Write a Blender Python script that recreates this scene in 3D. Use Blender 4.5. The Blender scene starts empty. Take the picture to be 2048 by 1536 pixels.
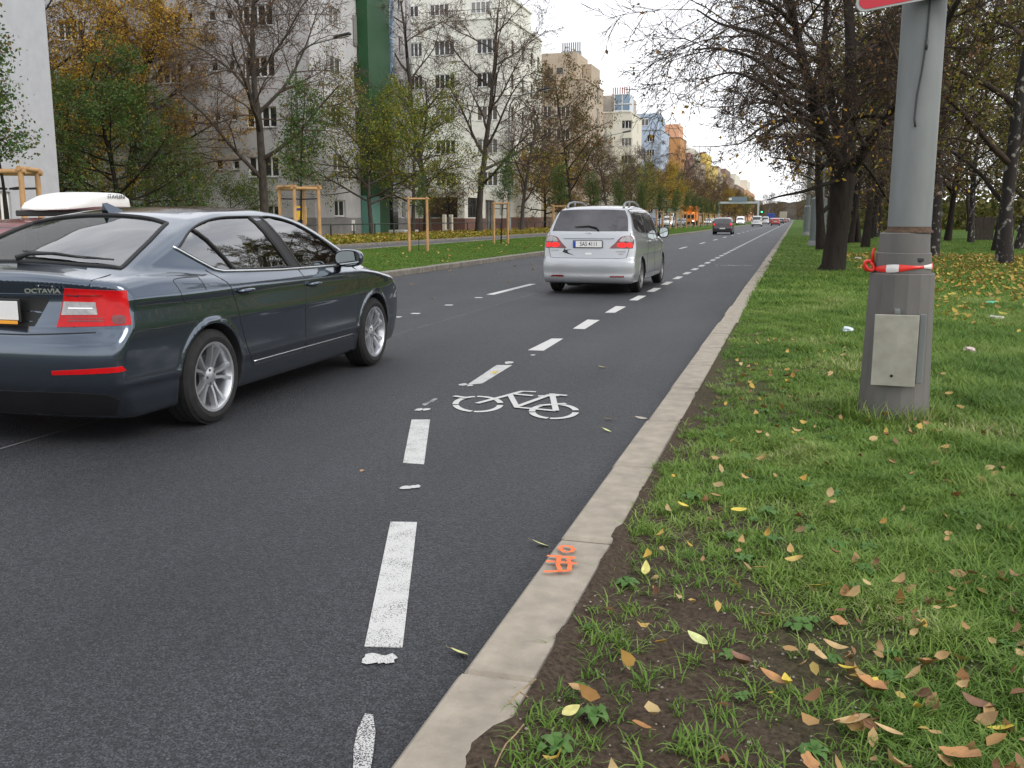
import bpy, bmesh, math, random
import numpy as np
from mathutils import Vector, Matrix
from mathutils.geometry import delaunay_2d_cdt
sc = bpy.context.scene
COL = sc.collection
R = math.radians
# ---------------------------------------------------------------- camera
FPX, CH = 1920.0, 1.36                       # focal length in photo pixels, eye height
TH = math.atan(331/FPX); PS = math.atan(566/math.hypot(FPX, 331))
cd = bpy.data.cameras.new('camera'); cam = bpy.data.objects.new('camera', cd); COL.objects.link(cam)
cam.location = (0, 0, CH); cam.rotation_euler = (math.pi/2-TH, 0, PS)
cd.sensor_width = 36; cd.lens = FPX/2048*36; cd.clip_start = 0.05; cd.clip_end = 4000
sc.camera = cam
# ---------------------------------------------------------------- sky, sun, exposure
SUN_EL, SUN_AZ = R(38), R(112)               # sun direction: behind thin cloud, right of the road and a little behind
w = bpy.data.worlds.new('World'); sc.world = w; w.use_nodes = True
nt = w.node_tree; nt.nodes.clear(); L = nt.links.new
N = nt.nodes.new
out = N('ShaderNodeOutputWorld'); bg = N('ShaderNodeBackground'); sky = N('ShaderNodeTexSky')
sky.sky_type = 'NISHITA'; sky.sun_disc = False; sky.sun_elevation = SUN_EL; sky.sun_rotation = SUN_AZ
sky.dust_density = 4; sky.air_density = 1.2
tc = N('ShaderNodeTexCoord'); mp = N('ShaderNodeMapping'); mp.inputs['Scale'].default_value = (1, 1, 2.6)
n1 = N('ShaderNodeTexNoise'); n1.inputs['Scale'].default_value = 2.3; n1.inputs['Detail'].default_value = 7; n1.inputs['Roughness'].default_value = .52
cr = N('ShaderNodeValToRGB')
cr.color_ramp.elements[0].position = .36; cr.color_ramp.elements[0].color = (6.0, 6.25, 6.9, 1)
cr.color_ramp.elements[1].position = .64; cr.color_ramp.elements[1].color = (11.0, 11.1, 11.4, 1)
# cloud cover thins and brightens toward the horizon
sx = N('ShaderNodeSeparateXYZ'); mr = N('ShaderNodeMapRange')
mr.inputs['From Min'].default_value = 0.0; mr.inputs['From Max'].default_value = .24
mr.inputs['To Min'].default_value = 1.0; mr.inputs['To Max'].default_value = 0.0
mx2 = N('ShaderNodeMix'); mx2.data_type = 'RGBA'
mx2.inputs['B'].default_value = (12.0, 12.1, 12.3, 1)
mx = N('ShaderNodeMix'); mx.data_type = 'RGBA'; mx.inputs['Factor'].default_value = .93
L(tc.outputs['Generated'], mp.inputs['Vector']); L(mp.outputs[0], n1.inputs['Vector']); L(n1.outputs['Fac'], cr.inputs[0])
L(tc.outputs['Generated'], sx.inputs[0]); L(sx.outputs['Z'], mr.inputs['Value']); L(mr.outputs[0], mx2.inputs['Factor'])
L(cr.outputs[0], mx2.inputs['A']); L(sky.outputs[0], mx.inputs['A']); L(mx2.outputs['Result'], mx.inputs['B'])
L(mx.outputs['Result'], bg.inputs['Color']); bg.inputs['Strength'].default_value = .085; L(bg.outputs[0], out.inputs[0])
sl = bpy.data.lights.new('sun', 'SUN'); sl.energy = 1.0; sl.angle = R(28); sl.color = (1, .96, .9)
so = bpy.data.objects.new('sun', sl); COL.objects.link(so)
sd = Vector((math.sin(SUN_AZ)*math.cos(SUN_EL), math.cos(SUN_AZ)*math.cos(SUN_EL), math.sin(SUN_EL)))
so.rotation_euler = sd.to_track_quat('Z', 'Y').to_euler(); so.location = (30, 0, 60)
vs = sc.view_settings; vs.view_transform = 'Standard'; vs.look = 'None'; vs.exposure = 0.84; vs.gamma = 1
sc.cycles.max_bounces = 8; sc.cycles.transparent_max_bounces = 16; sc.cycles.glossy_bounces = 4; sc.cycles.diffuse_bounces = 3
# ---------------------------------------------------------------- pixel of the photo -> point of the place
_f = np.array([-math.sin(PS)*math.cos(TH), math.cos(PS)*math.cos(TH), -math.sin(TH)])
_r = np.array([math.cos(PS), math.sin(PS), 0]); _u = np.cross(_r, _f)
def _ray(x, y): return _f+_r*(x-1024)/FPX-_u*(y-768)/FPX
def G(x, y, z=0.):
    d = _ray(x, y); t = (z-CH)/d[2]; return Vector((d[0]*t, d[1]*t, z))
def PX(x, y, X):
    d = _ray(x, y); t = X/d[0]; return Vector((X, d[1]*t, CH+d[2]*t))
def PY(x, y, Y):
    d = _ray(x, y); t = Y/d[1]; return Vector((d[0]*t, Y, CH+d[2]*t))
# ---------------------------------------------------------------- objects
def tag(o, label=None, cat=None, group=None, kind=None):
    if label: o['label'] = label
    if cat: o['category'] = cat
    if group: o['group'] = group
    if kind: o['kind'] = kind
    return o
def empty(name, loc=(0, 0, 0), rz=0, label=None, cat=None, group=None):
    o = bpy.data.objects.new(name, None); COL.objects.link(o); o.location = loc; o.rotation_euler = (0, 0, rz)
    o.empty_display_size = .1
    return tag(o, label, cat, group)
def kids(o): return [c for c in bpy.data.objects if c.parent == o]
_kid = {}
def link(name, me, m=None, parent=None):
    o = bpy.data.objects.new(name, me); COL.objects.link(o)
    if m is not None:
        for q in (m if isinstance(m, (list, tuple)) else [m]): me.materials.append(q)
    if parent is not None:
        o.parent = parent; _kid.setdefault(parent.name, []).append(o)
    return o
def copy_tree(o, parent=None):
    c = o.copy(); COL.objects.link(c); c.parent = parent
    if parent is not None: _kid.setdefault(parent.name, []).append(c)
    for k in list(_kid.get(o.name, [])): copy_tree(k, c)
    return c
def mesh_np(name, v, f, mi=None, smooth=False):
    """v (n,3), f (m,k) array or list of tuples"""
    me = bpy.data.meshes.new(name)
    v = np.asarray(v, np.float32)
    if isinstance(f, np.ndarray):
        k = f.shape[1]; m = len(f)
        me.vertices.add(len(v)); me.vertices.foreach_set('co', v.ravel())
        me.loops.add(m*k); me.loops.foreach_set('vertex_index', f.astype(np.int32).ravel())
        me.polygons.add(m); me.polygons.foreach_set('loop_start', np.arange(m, dtype=np.int32)*k)
        me.polygons.foreach_set('loop_total', np.full(m, k, np.int32))
        if mi is not None: me.polygons.foreach_set('material_index', np.asarray(mi, np.int32))
        me.update(calc_edges=True)
    else:
        me.from_pydata([tuple(map(float, p)) for p in v], [], [tuple(map(int, q)) for q in f])
        if mi is not None:
            for p, i in zip(me.polygons, mi): p.material_index = i
    if smooth: me.polygons.foreach_set('use_smooth', np.ones(len(me.polygons), bool))
    me.update()
    return me
class MB:
    """collects boxes, tubes, prisms, lathes and becomes one mesh object"""
    def __init__(s): s.v = []; s.f = []; s.m = []
    def add(s, vs, fs, mi=0):
        b = len(s.v); s.v += [tuple(p) for p in vs]; s.f += [tuple(b+i for i in q) for q in fs]; s.m += [mi]*len(fs); return s
    def box(s, x0, x1, y0, y1, z0, z1, mi=0, bev=0, T=None):
        if bev > 0:
            b = bev; X = [x0, x1]; Y = [y0, y1]; Z = [z0, z1]; vs = []; idx = {}
            sg = (1, -1)
            for i in (0, 1):
                for j in (0, 1):
                    for k in (0, 1):
                        c = (X[i], Y[j], Z[k]); d = (sg[i]*b, sg[j]*b, sg[k]*b)
                        for a in range(3):
                            p = [c[q]+(0 if q == a else d[q]) for q in range(3)]
                            idx[(i, j, k, a)] = len(vs); vs.append(p)
            F = []
            I = idx
            for a in range(3):                      # big faces
                o1, o2 = [q for q in range(3) if q != a]
                for s_ in (0, 1):
                    q = []
                    for (u, v) in ((0, 0), (1, 0), (1, 1), (0, 1)):
                        t = [0, 0, 0]; t[a] = s_; t[o1] = u; t[o2] = v; q.append(I[(*t, a)])
                    F.append(q)
                for (u, v) in ((0, 0), (1, 0), (1, 1), (0, 1)):   # edge along a
                    t0 = [0, 0, 0]; t0[o1] = u; t0[o2] = v; t1 = list(t0); t1[a] = 1
                    F.append([I[(*t0, o1)], I[(*t0, o2)], I[(*t1, o2)], I[(*t1, o1)]])
            for i in (0, 1):
                for j in (0, 1):
                    for k in (0, 1): F.append([I[(i, j, k, 0)], I[(i, j, k, 1)], I[(i, j, k, 2)]])
            cx = np.array([(x0+x1)/2, (y0+y1)/2, (z0+z1)/2]); G_ = []
            for q in F:
                P = np.array([vs[t] for t in q]); n = np.cross(P[1]-P[0], P[2]-P[0])
                G_.append(q if n @ (P.mean(0)-cx) > 0 else q[::-1])
            F = G_
        else:
            vs = [(x0, y0, z0), (x1, y0, z0), (x1, y1, z0), (x0, y1, z0), (x0, y0, z1), (x1, y0, z1), (x1, y1, z1), (x0, y1, z1)]
            F = [(0, 3, 2, 1), (4, 5, 6, 7), (0, 1, 5, 4), (1, 2, 6, 5), (2, 3, 7, 6), (3, 0, 4, 7)]
        if T is not None: vs = [T @ Vector(p) for p in vs]
        return s.add(vs, F, mi)
    def prism(s, poly, a, b, axis=2, mi=0, T=None):
        """poly 2D (ccw), extruded from a to b along axis"""
        n = len(poly)
        def P(p, h):
            if axis == 2: return (p[0], p[1], h)
            if axis == 1: return (p[0], h, p[1])
            return (h, p[0], p[1])
        vs = [P(p, a) for p in poly]+[P(p, b) for p in poly]
        F = [tuple(range(n))[::-1], tuple(range(n, 2*n))]+[(i, (i+1) % n, n+(i+1) % n, n+i) for i in range(n)]
        if T is not None: vs = [T @ Vector(p) for p in vs]
        return s.add(vs, F, mi)
    def tube(s, pts, rad, n=8, mi=0, cap=True):
        pts = [Vector(p) for p in pts]
        if not hasattr(rad, '__len__'): rad = [rad]*len(pts)
        rings = []; ref = None
        b = len(s.v)
        for i, p in enumerate(pts):
            t = (pts[min(i+1, len(pts)-1)]-pts[max(i-1, 0)])
            if t.length < 1e-9: t = Vector((0, 0, 1))
            t.normalize()
            if ref is None: ref = Vector((1, 0, 0)) if abs(t.x) < .8 else Vector((0, 1, 0))
            u = (ref-t*ref.dot(t)).normalized(); v = t.cross(u); ref = u
            for k in range(n):
                a = 2*math.pi*k/n; s.v.append(tuple(p+(u*math.cos(a)+v*math.sin(a))*rad[i]))
        for i in range(len(pts)-1):
            for k in range(n):
                k2 = (k+1) % n
                s.f.append((b+i*n+k, b+i*n+k2, b+(i+1)*n+k2, b+(i+1)*n+k)); s.m.append(mi)
        if cap:
            s.f.append(tuple(b+k for k in range(n))[::-1]); s.m.append(mi)
            s.f.append(tuple(b+(len(pts)-1)*n+k for k in range(n))); s.m.append(mi)
        return s
    def lathe(s, prof, n=24, mi=0, T=None, cap=True):
        """prof: list of (radius, h), axis z"""
        b = len(s.v)
        for (r, h) in prof:
            for k in range(n):
                a = 2*math.pi*k/n; p = Vector((r*math.cos(a), r*math.sin(a), h)); s.v.append(tuple(T @ p if T is not None else p))
        m = len(prof)
        for i in range(m-1):
            for k in range(n):
                k2 = (k+1) % n
                s.f.append((b+i*n+k, b+i*n+k2, b+(i+1)*n+k2, b+(i+1)*n+k)); s.m.append(mi)
        if cap:
            s.f.append(tuple(b+k for k in range(n))[::-1]); s.m.append(mi)
            s.f.append(tuple(b+(m-1)*n+k for k in range(n))); s.m.append(mi)
        return s
    def build(s, name, m=None, parent=None, smooth=False, ang=None):
        me = bpy.data.meshes.new(name); me.from_pydata(s.v, [], s.f)
        for p, i in zip(me.polygons, s.m): p.material_index = i
        if smooth or ang:
            me.polygons.foreach_set('use_smooth', np.ones(len(me.polygons), bool))
            if ang: me.set_sharp_from_angle(angle=R(ang))
        return link(name, me, m, parent)
# ---------------------------------------------------------------- materials
def srgb(*c):
    c = [q/255 for q in c]
    return tuple(q/12.92 if q <= .04045 else ((q+.055)/1.055)**2.4 for q in c)+(1,)
def newmat(name):
    m = bpy.data.materials.new(name); m.use_nodes = True
    return m, m.node_tree.nodes, m.node_tree.links.new, m.node_tree.nodes['Principled BSDF']
def mat(name, col, rough=.6, metal=0, spec=.5, var=.12, vscale=6, bump=0, bscale=60, emit=None, coat=0, vz=1, col2=None, detail=5, thresh=None, bdist=.01):
    """procedural principled material; the base colour wanders between col*(1-var) and col*(1+var), or col and col2"""
    m, n, l, p = newmat(name)
    col = tuple(col[:3])
    p.inputs['Roughness'].default_value = rough; p.inputs['Metallic'].default_value = metal
    p.inputs['Specular IOR Level'].default_value = spec
    if coat: p.inputs['Coat Weight'].default_value = coat; p.inputs['Coat Roughness'].default_value = .03
    t = n.new('ShaderNodeTexCoord'); mpn = n.new('ShaderNodeMapping'); mpn.inputs['Scale'].default_value = (1, 1, vz)
    l(t.outputs['Object'], mpn.inputs[0])
    a = n.new('ShaderNodeTexNoise'); a.inputs['Scale'].default_value = vscale; a.inputs['Detail'].default_value = detail; a.inputs['Roughness'].default_value = .6
    l(mpn.outputs[0], a.inputs['Vector'])
    r = n.new('ShaderNodeValToRGB'); lo, hi = thresh or (.32, .68)
    r.color_ramp.elements[0].position = lo; r.color_ramp.elements[1].position = hi
    c2 = tuple(col2[:3]) if col2 else tuple(min(1, q*(1+var)) for q in col)
    c1 = col if col2 else tuple(q*(1-var) for q in col)
    r.color_ramp.elements[0].color = c1+(1,); r.color_ramp.elements[1].color = c2+(1,)
    l(a.outputs['Fac'], r.inputs[0]); l(r.outputs[0], p.inputs['Base Color'])
    if bump:
        b = n.new('ShaderNodeTexNoise'); b.inputs['Scale'].default_value = bscale; b.inputs['Detail'].default_value = 4
        l(mpn.outputs[0], b.inputs['Vector'])
        bn = n.new('ShaderNodeBump'); bn.inputs['Strength'].default_value = bump; bn.inputs['Distance'].default_value = bdist
        l(b.outputs['Fac'], bn.inputs['Height']); l(bn.outputs[0], p.inputs['Normal'])
    if emit:
        p.inputs['Emission Color'].default_value = tuple(emit[0][:3])+(1,); p.inputs['Emission Strength'].default_value = emit[1]
    return m
def leafmat(name, cols, rough=.55, trans=.25):
    """foliage: colour picked per leaf-sized cell among cols, with some light passing through"""
    m, n, l, p = newmat(name)
    g = n.new('ShaderNodeNewGeometry')
    r = n.new('ShaderNodeValToRGB'); r.color_ramp.interpolation = 'LINEAR'
    while len(r.color_ramp.elements) < len(cols): r.color_ramp.elements.new(.5)
    for i, c in enumerate(cols):
        r.color_ramp.elements[i].position = i/(max(1, len(cols)-1)); r.color_ramp.elements[i].color = tuple(c[:3])+(1,)
    l(g.outputs['Random Per Island'], r.inputs[0])
    l(r.outputs[0], p.inputs['Base Color']); p.inputs['Roughness'].default_value = rough
    p.inputs['Specular IOR Level'].default_value = .25
    tr = n.new('ShaderNodeBsdfTranslucent'); l(r.outputs[0], tr.inputs['Color'])
    ms = n.new('ShaderNodeMixShader'); ms.inputs[0].default_value = trans
    l(p.outputs[0], ms.inputs[1]); l(tr.outputs[0], ms.inputs[2]); l(ms.outputs[0], n['Material Output'].inputs[0])
    return m
# ================================================================ road, kerbs, markings, lawns
def asphalt_mat(name, base, grain=150., far=.0):
    m, n, l, p = newmat(name)
    t = n.new('ShaderNodeTexCoord')
    v = n.new('ShaderNodeTexVoronoi'); v.inputs['Scale'].default_value = grain; v.feature = 'F1'
    a = n.new('ShaderNodeTexNoise'); a.inputs['Scale'].default_value = grain*1.6; a.inputs['Detail'].default_value = 3
    b = n.new('ShaderNodeTexNoise'); b.inputs['Scale'].default_value = .55; b.inputs['Detail'].default_value = 5
    mpn = n.new('ShaderNodeMapping'); mpn.inputs['Scale'].default_value = (1.4, .12, 1)      # long streaks worn by wheels
    c = n.new('ShaderNodeTexNoise'); c.inputs['Scale'].default_value = 1.1; c.inputs['Detail'].default_value = 3
    for q in (v, a, b): l(t.outputs['Object'], q.inputs['Vector'])
    l(t.outputs['Object'], mpn.inputs[0]); l(mpn.outputs[0], c.inputs['Vector'])
    r = n.new('ShaderNodeValToRGB'); r.color_ramp.elements[0].position = .36; r.color_ramp.elements[1].position = .7
    r.color_ramp.elements[0].color = tuple(q*.15 for q in base)+(1,)
    r.color_ramp.elements[1].color = tuple(q*3.6 for q in base)+(1,)
    l(a.outputs['Fac'], r.inputs[0])
    ml = n.new('ShaderNodeMix'); ml.data_type = 'RGBA'; ml.blend_type = 'MULTIPLY'; ml.inputs['Factor'].default_value = 1
    rr = n.new('ShaderNodeMapRange'); rr.inputs['From Min'].default_value = .3; rr.inputs['From Max'].default_value = .7
    rr.inputs['To Min'].default_value = .66; rr.inputs['To Max'].default_value = 1.38
    ad = n.new('ShaderNodeMath'); ad.operation = 'ADD'; hv = n.new('ShaderNodeMath'); hv.operation = 'MULTIPLY'; hv.inputs[1].default_value = .5
    l(b.outputs['Fac'], ad.inputs[0]); l(c.outputs['Fac'], ad.inputs[1]); l(ad.outputs[0], hv.inputs[0]); l(hv.outputs[0], rr.inputs['Value'])
    vc = n.new('ShaderNodeSeparateColor'); l(v.outputs['Color'], vc.inputs[0]); vr = n.new('ShaderNodeValToRGB'); e_ = vr.color_ramp.elements
    e_[0].position = .15; e_[0].color = (.55, .55, .55, 1); e_[1].position = .95; e_[1].color = (1.7, 1.7, 1.75, 1); l(vc.outputs[0], vr.inputs[0])
    m3 = n.new('ShaderNodeMix'); m3.data_type = 'RGBA'; m3.blend_type = 'MULTIPLY'; m3.inputs['Factor'].default_value = 1; l(r.outputs[0], m3.inputs['A']); l(vr.outputs[0], m3.inputs['B'])
    l(m3.outputs['Result'], ml.inputs['A']); l(rr.outputs[0], ml.inputs['B']); l(ml.outputs['Result'], p.inputs['Base Color'])
    p.inputs['Roughness'].default_value = .62; p.inputs['Specular IOR Level'].default_value = .45
    bp = n.new('ShaderNodeBump'); bp.inputs['Strength'].default_value = .8; bp.inputs['Distance'].default_value = .008
    inv = n.new('ShaderNodeMath'); inv.operation = 'SUBTRACT'; inv.inputs[0].default_value = 1; l(v.outputs['Distance'], inv.inputs[1])
    l(inv.outputs[0], bp.inputs['Height']); l(bp.outputs[0], p.inputs['Normal'])
    return m
M = {}
M['asphalt'] = asphalt_mat('asphalt', (.0165, .0175, .0195), 105.)
M['asphalt_old'] = asphalt_mat('asphalt_old', (.05, .05, .052))
def paint_mat(name, wear, col=(.50, .50, .485), far=.0):
    """road paint broken up by the pores of the asphalt under it"""
    m, n, l, p = newmat(name)
    t = n.new('ShaderNodeTexCoord')
    a = n.new('ShaderNodeTexNoise'); a.inputs['Scale'].default_value = 190; a.inputs['Detail'].default_value = 2
    b = n.new('ShaderNodeTexNoise'); b.inputs['Scale'].default_value = 9; b.inputs['Detail'].default_value = 4
    l(t.outputs['Object'], a.inputs['Vector']); l(t.outputs['Object'], b.inputs['Vector'])
    s = n.new('ShaderNodeMath'); s.operation = 'MULTIPLY_ADD'; s.inputs[1].default_value = .35; l(b.outputs['Fac'], s.inputs[0]); l(a.outputs['Fac'], s.inputs[2])
    r = n.new('ShaderNodeValToRGB'); r.color_ramp.elements[0].position = wear; r.color_ramp.elements[1].position = wear+.07
    r.color_ramp.elements[0].color = (.05, .05, .055, 1); r.color_ramp.elements[1].color = tuple(col)+(1,)
    l(s.outputs[0], r.inputs[0]); l(r.outputs[0], p.inputs['Base Color']); p.inputs['Roughness'].default_value = .7
    return m
M['paint'] = paint_mat('road_paint', .53)
M['paint_far'] = paint_mat('road_paint_clean', .44)
M['paint_faint'] = paint_mat('road_paint_faint', .70, (.55, .55, .54))
M['orange_paint'] = paint_mat('orange_spray', .50, (.85, .16, .035))
M['kerb'] = mat('kerb_concrete', (.285, .25, .20), .88, var=.2, vscale=9, bump=.5, bscale=120, detail=9, bdist=.004)
M['kerb_old'] = mat('kerb_weathered', (.20, .18, .15), .88, var=.28, vscale=4, bump=.4, bscale=80)
def soil_mat():
    m, n, l, p = newmat('soil_and_turf')
    t = n.new('ShaderNodeTexCoord')
    g = n.new('ShaderNodeTexNoise'); g.inputs['Scale'].default_value = 60; g.inputs['Detail'].default_value = 8; g.inputs['Roughness'].default_value = .7
    f = n.new('ShaderNodeTexNoise'); f.inputs['Scale'].default_value = .5; f.inputs['Detail'].default_value = 6
    l(t.outputs['Object'], g.inputs['Vector']); l(t.outputs['Object'], f.inputs['Vector'])
    r = n.new('ShaderNodeValToRGB'); e = r.color_ramp.elements
    e[0].position = .3; e[0].color = (.018, .012, .008, 1); e[1].position = .72; e[1].color = (.115, .085, .06, 1)
    l(g.outputs['Fac'], r.inputs[0])
    r2 = n.new('ShaderNodeValToRGB'); e = r2.color_ramp.elements
    e[0].position = .33; e[0].color = (.03, .045, .010, 1); e[1].position = .66; e[1].color = (.065, .10, .02, 1)
    l(g.outputs['Fac'], r2.inputs[0])
    # soil near the kerb and near the camera, turf beyond
    sp = n.new('ShaderNodeSeparateXYZ'); l(t.outputs['Object'], sp.inputs[0])
    a = n.new('ShaderNodeMath'); a.operation = 'MULTIPLY_ADD'; a.inputs[1].default_value = .14; l(sp.outputs['Y'], a.inputs[0]); l(sp.outputs['X'], a.inputs[2])
    b = n.new('ShaderNodeMath'); b.operation = 'ADD'; l(a.outputs[0], b.inputs[0]); l(f.outputs['Fac'], b.inputs[1])
    mr_ = n.new('ShaderNodeMapRange'); mr_.inputs['From Min'].default_value = .8; mr_.inputs['From Max'].default_value = 1.9; l(b.outputs[0], mr_.inputs['Value'])
    mm = n.new('ShaderNodeMix'); mm.data_type = 'RGBA'
    l(mr_.outputs[0], mm.inputs['Factor']); l(r.outputs[0], mm.inputs['A']); l(r2.outputs[0], mm.inputs['B'])
    l(mm.outputs['Result'], p.inputs['Base Color']); p.inputs['Roughness'].default_value = .95; p.inputs['Specular IOR Level'].default_value = .15
    bp = n.new('ShaderNodeBump'); bp.inputs['Strength'].default_value = .9; bp.inputs['Distance'].default_value = .012
    l(g.outputs['Fac'], bp.inputs['Height']); l(bp.outputs[0], p.inputs['Normal'])
    return m
M['soil'] = soil_mat()
M['turf'] = mat('turf', (.04, .085, .012), .95, var=.3, vscale=1.2, spec=.1, bump=.8, bscale=40, col2=(.075, .125, .02), bdist=.02)
M['litter'] = mat('leaf_litter', (.075, .09, .02), .95, spec=.1, vscale=9, col2=(.33, .17, .045), thresh=(.42, .58), bump=.6, bscale=50)
def sheet(name, x0, x1, y0, y1, z, m, nx=1, ny=1, fz=None, kind='structure'):
    xs = np.linspace(x0, x1, nx+1); ys = np.linspace(y0, y1, ny+1)
    X, Y = np.meshgrid(xs, ys); Z = np.full_like(X, z) if fz is None else z+fz(X, Y)
    v = np.stack([X, Y, Z], -1).reshape(-1, 3); i = np.arange(ny)[:, None]*(nx+1)+np.arange(nx)[None]
    f = np.stack([i, i+1, i+nx+2, i+nx+1], -1).reshape(-1, 4)
    o = link(name, mesh_np(name, v, f, smooth=fz is not None), m); tag(o, kind=kind); return o
KR0, KR1 = -.85, -.63           # right kerb: road edge, verge edge
KL0, KL1 = -9.05, -9.30          # median kerb
def bumpy(X, Y):
    return .012*np.sin(X*5.1+np.sin(Y*2.3))*np.sin(Y*3.7+1)+.008*np.sin(X*11+Y*7)+.006*np.sin(Y*17-X*13)
sheet('terrain', -900, 900, -150, 2500, -.02, M['turf'])
ROADY0 = -14
sheet('road', KL0-.02, KR0+.02, ROADY0, 1100, 0.0, M['asphalt'], 4, 60)
sheet('service_road', -20.6, -17.2, ROADY0, 1100, .02, M['asphalt_old'], 2, 40)
v_near = sheet('verge', KR1-.01, 26, ROADY0, 60, .078, M['soil'], 220, 520, bumpy)
sheet('park_lawn', KR1-.01, 60, 60, 900, .085, M['turf'], 1, 1)
sheet('park_side', 26, 400, ROADY0, 60, .08, M['turf'], 1, 1)
sheet('median', KL1-.12, -17.05, ROADY0, 1100, .10, M['turf'], 1, 4)
sheet('footway_verge', -20.75, -33, ROADY0, 1100, .09, M['litter'], 1, 1)
sheet('courtyard_ground', -33, -110, ROADY0, 500, .085, M['turf'], 1, 1)
# kerb stones: each stone a bevelled slab, all of one run one kerb
def kerb(name, xa, xb, y0, y1, top, m, lens, seed=1, jit=.006):
    rnd = random.Random(seed); b = MB(); y = y0; i = 0
    while y < y1:
        ln = lens if not callable(lens) else lens(y)
        dx = rnd.uniform(-jit, jit); dz = rnd.uniform(-jit*.5, jit*.5)
        b.box(min(xa, xb)+dx, max(xa, xb)+dx, y+.010, y+ln-.010, -.06, top+dz, bev=.014)
        y += ln
    o = b.build(name, m); tag(o, kind='structure'); return o
kerb('kerb', KR0, KR1, 3.60-1.2*11, 42, .10, M['kerb'], 1.2, 3, .011)
kerb('kerb', KR0, KR1, 42.05, 700, .10, M['kerb_old'], 6, 3)
kerb('median_kerb', KL0, KL1, -10, 120, .13, M['kerb_old'], 1.0, 5)
kerb('median_kerb', KL0, KL1, 120.05, 900, .13, M['kerb_old'], 8, 5)
kerb('service_kerb', -17.2, -17.05, -10, 500, .14, M['kerb_old'], 4, 6)
kerb('service_kerb', -20.6, -20.75, -10, 500, .14, M['kerb_old'], 4, 7)
# soil spilling over the kerb stones near the camera: an irregular low sheet
def spill():
    rnd = np.random.RandomState(4); ys = np.arange(1.2, 12, .03)
    w_ = -.012+.010*np.sin(ys*2.1)+.012*np.sin(ys*7.3+1)+.012*np.sin(ys*19)+.012*rnd.rand(len(ys))
    w_ += .075*np.exp(-((ys-2.0)/.25)**2)+.03*np.exp(-((ys-3.75)/.10)**2)+.02*np.exp(-((ys-5.6)/.3)**2)
    w_ = np.where(ys < 2.8, np.clip(w_, .0, .12), np.clip(w_-.012, 0, .02)); v = []; f = []
    for y, q in zip(ys, w_):
        v += [(KR1+.14, y, .05), (KR1+.01, y, .106), (KR1-q, y, .1025)]
    for i in range(len(ys)-1):
        a = i*3; f += [(a+1, a, a+3, a+4), (a+2, a+1, a+4, a+5)]
    me = mesh_np('soil', v, f, smooth=True); o = link('soil', me, M['soil']); tag(o, 'dark loose soil spilling from the verge over the kerb stones', 'soil', kind='stuff')
spill()
# markings
def quad(name, pts, m, z=.004, label=None, cat='road marking', group=None):
    b = MB(); p = [(q[0], q[1], z) for q in pts]
    b.add(p+[(q[0], q[1], z-.003) for q in p], [(0, 1, 2, 3), (0, 4, 5, 1), (1, 5, 6, 2), (2, 6, 7, 3), (3, 7, 4, 0)])
    o = b.build(name, m); tag(o, kind='structure'); return o
def pq(*px): return [G(x, y, .004) for x, y in px]
quad('road_marking', pq((729, 1292), (805, 1294), (834, 1044), (781, 1043)), M['paint'])
quad('road_marking', pq((806, 925), (848, 928), (860, 839), (823, 839)), M['paint'])
quad('road_marking', pq((935, 769), (965, 766), (1024, 730), (993, 730)), M['paint'])
for k, (pa) in enumerate([((1056, 700), (1087, 701), (1126, 677), (1103, 677)), ((1146, 657), (1169, 658), (1199, 640), (1175, 639)), ((1210, 625), (1230, 625), (1252, 613), (1232, 612))]):
    quad('road_marking', pq(*pa), M['paint_far'])
y = 16.1
while y < 330:
    quad('road_marking', [(-2.62, y), (-2.48, y), (-2.48, y+1.0), (-2.62, y+1.0)], M['paint_far']); y += 2.0 if y < 90 else 2.0
# lane line between the two traffic lanes
y = 16.6
while y < 500:
    xx = -5.24+.35*min(1, (y-16)/40); quad('road_marking', [(xx-.07, y), (xx+.07, y), (xx+.07, y+3), (xx-.07, y+3)], M['paint_far']); y += 9 if y > 30 else 9.5
for (x, y_) in [(790, 635), (828, 628), (895, 611), (955, 596)]:
    p = G(x, y_); quad('road_marking', [(p.x-.06, p.y), (p.x+.06, p.y), (p.x+.06, p.y+.12), (p.x-.06, p.y+.12)], M['paint_far'])
quad('road_marking', pq((843, 809), (850, 811), (876, 797), (870, 796)), M['paint_faint'])
def blob(cx, cy, r, m, seed, sy=1.):
    rnd = random.Random(seed); p = G(cx, cy, .004); pts = []
    b = MB(); n = 12
    vs = [(p.x+r*rnd.uniform(.6, 1.1)*math.cos(2*math.pi*k/n), p.y+sy*r*rnd.uniform(.6, 1.1)*math.sin(2*math.pi*k/n), .0045+.0006*(seed % 2)) for k in range(n)]
    b.add(vs, [tuple(range(n))]); o = b.build('road_marking', m); tag(o, kind='structure')
for i, (x, y_, r) in enumerate([(745, 1316, .035), (774, 1318, .035), (812, 975, .035), (832, 973, .03), (838, 819, .035), (852, 819, .03), (926, 769, .04), (940, 771, .03), (1018, 725, .06), (1066, 710, .03)]):
    blob(x, y_, r, M['paint'], i, 1.2 if y_ > 900 else 1.6)
# fading spray stroke at the bottom
b = MB(); P0 = [(722, 1552), (727, 1500), (733, 1460), (738, 1428)]; W = [.022, .028, .026, .012]
vs = []
for (x, y_), q in zip(P0, W):
    p = G(x, y_, .0045); vs += [(p.x-q, p.y, .0045), (p.x+q, p.y, .0045)]
b.add(vs, [(0, 1, 3, 2), (2, 3, 5, 4), (4, 5, 7, 6)]); M['paint_spray'] = paint_mat('spray_paint', .60); tag(b.build('road_marking', M['paint_spray']), kind='structure')
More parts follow.
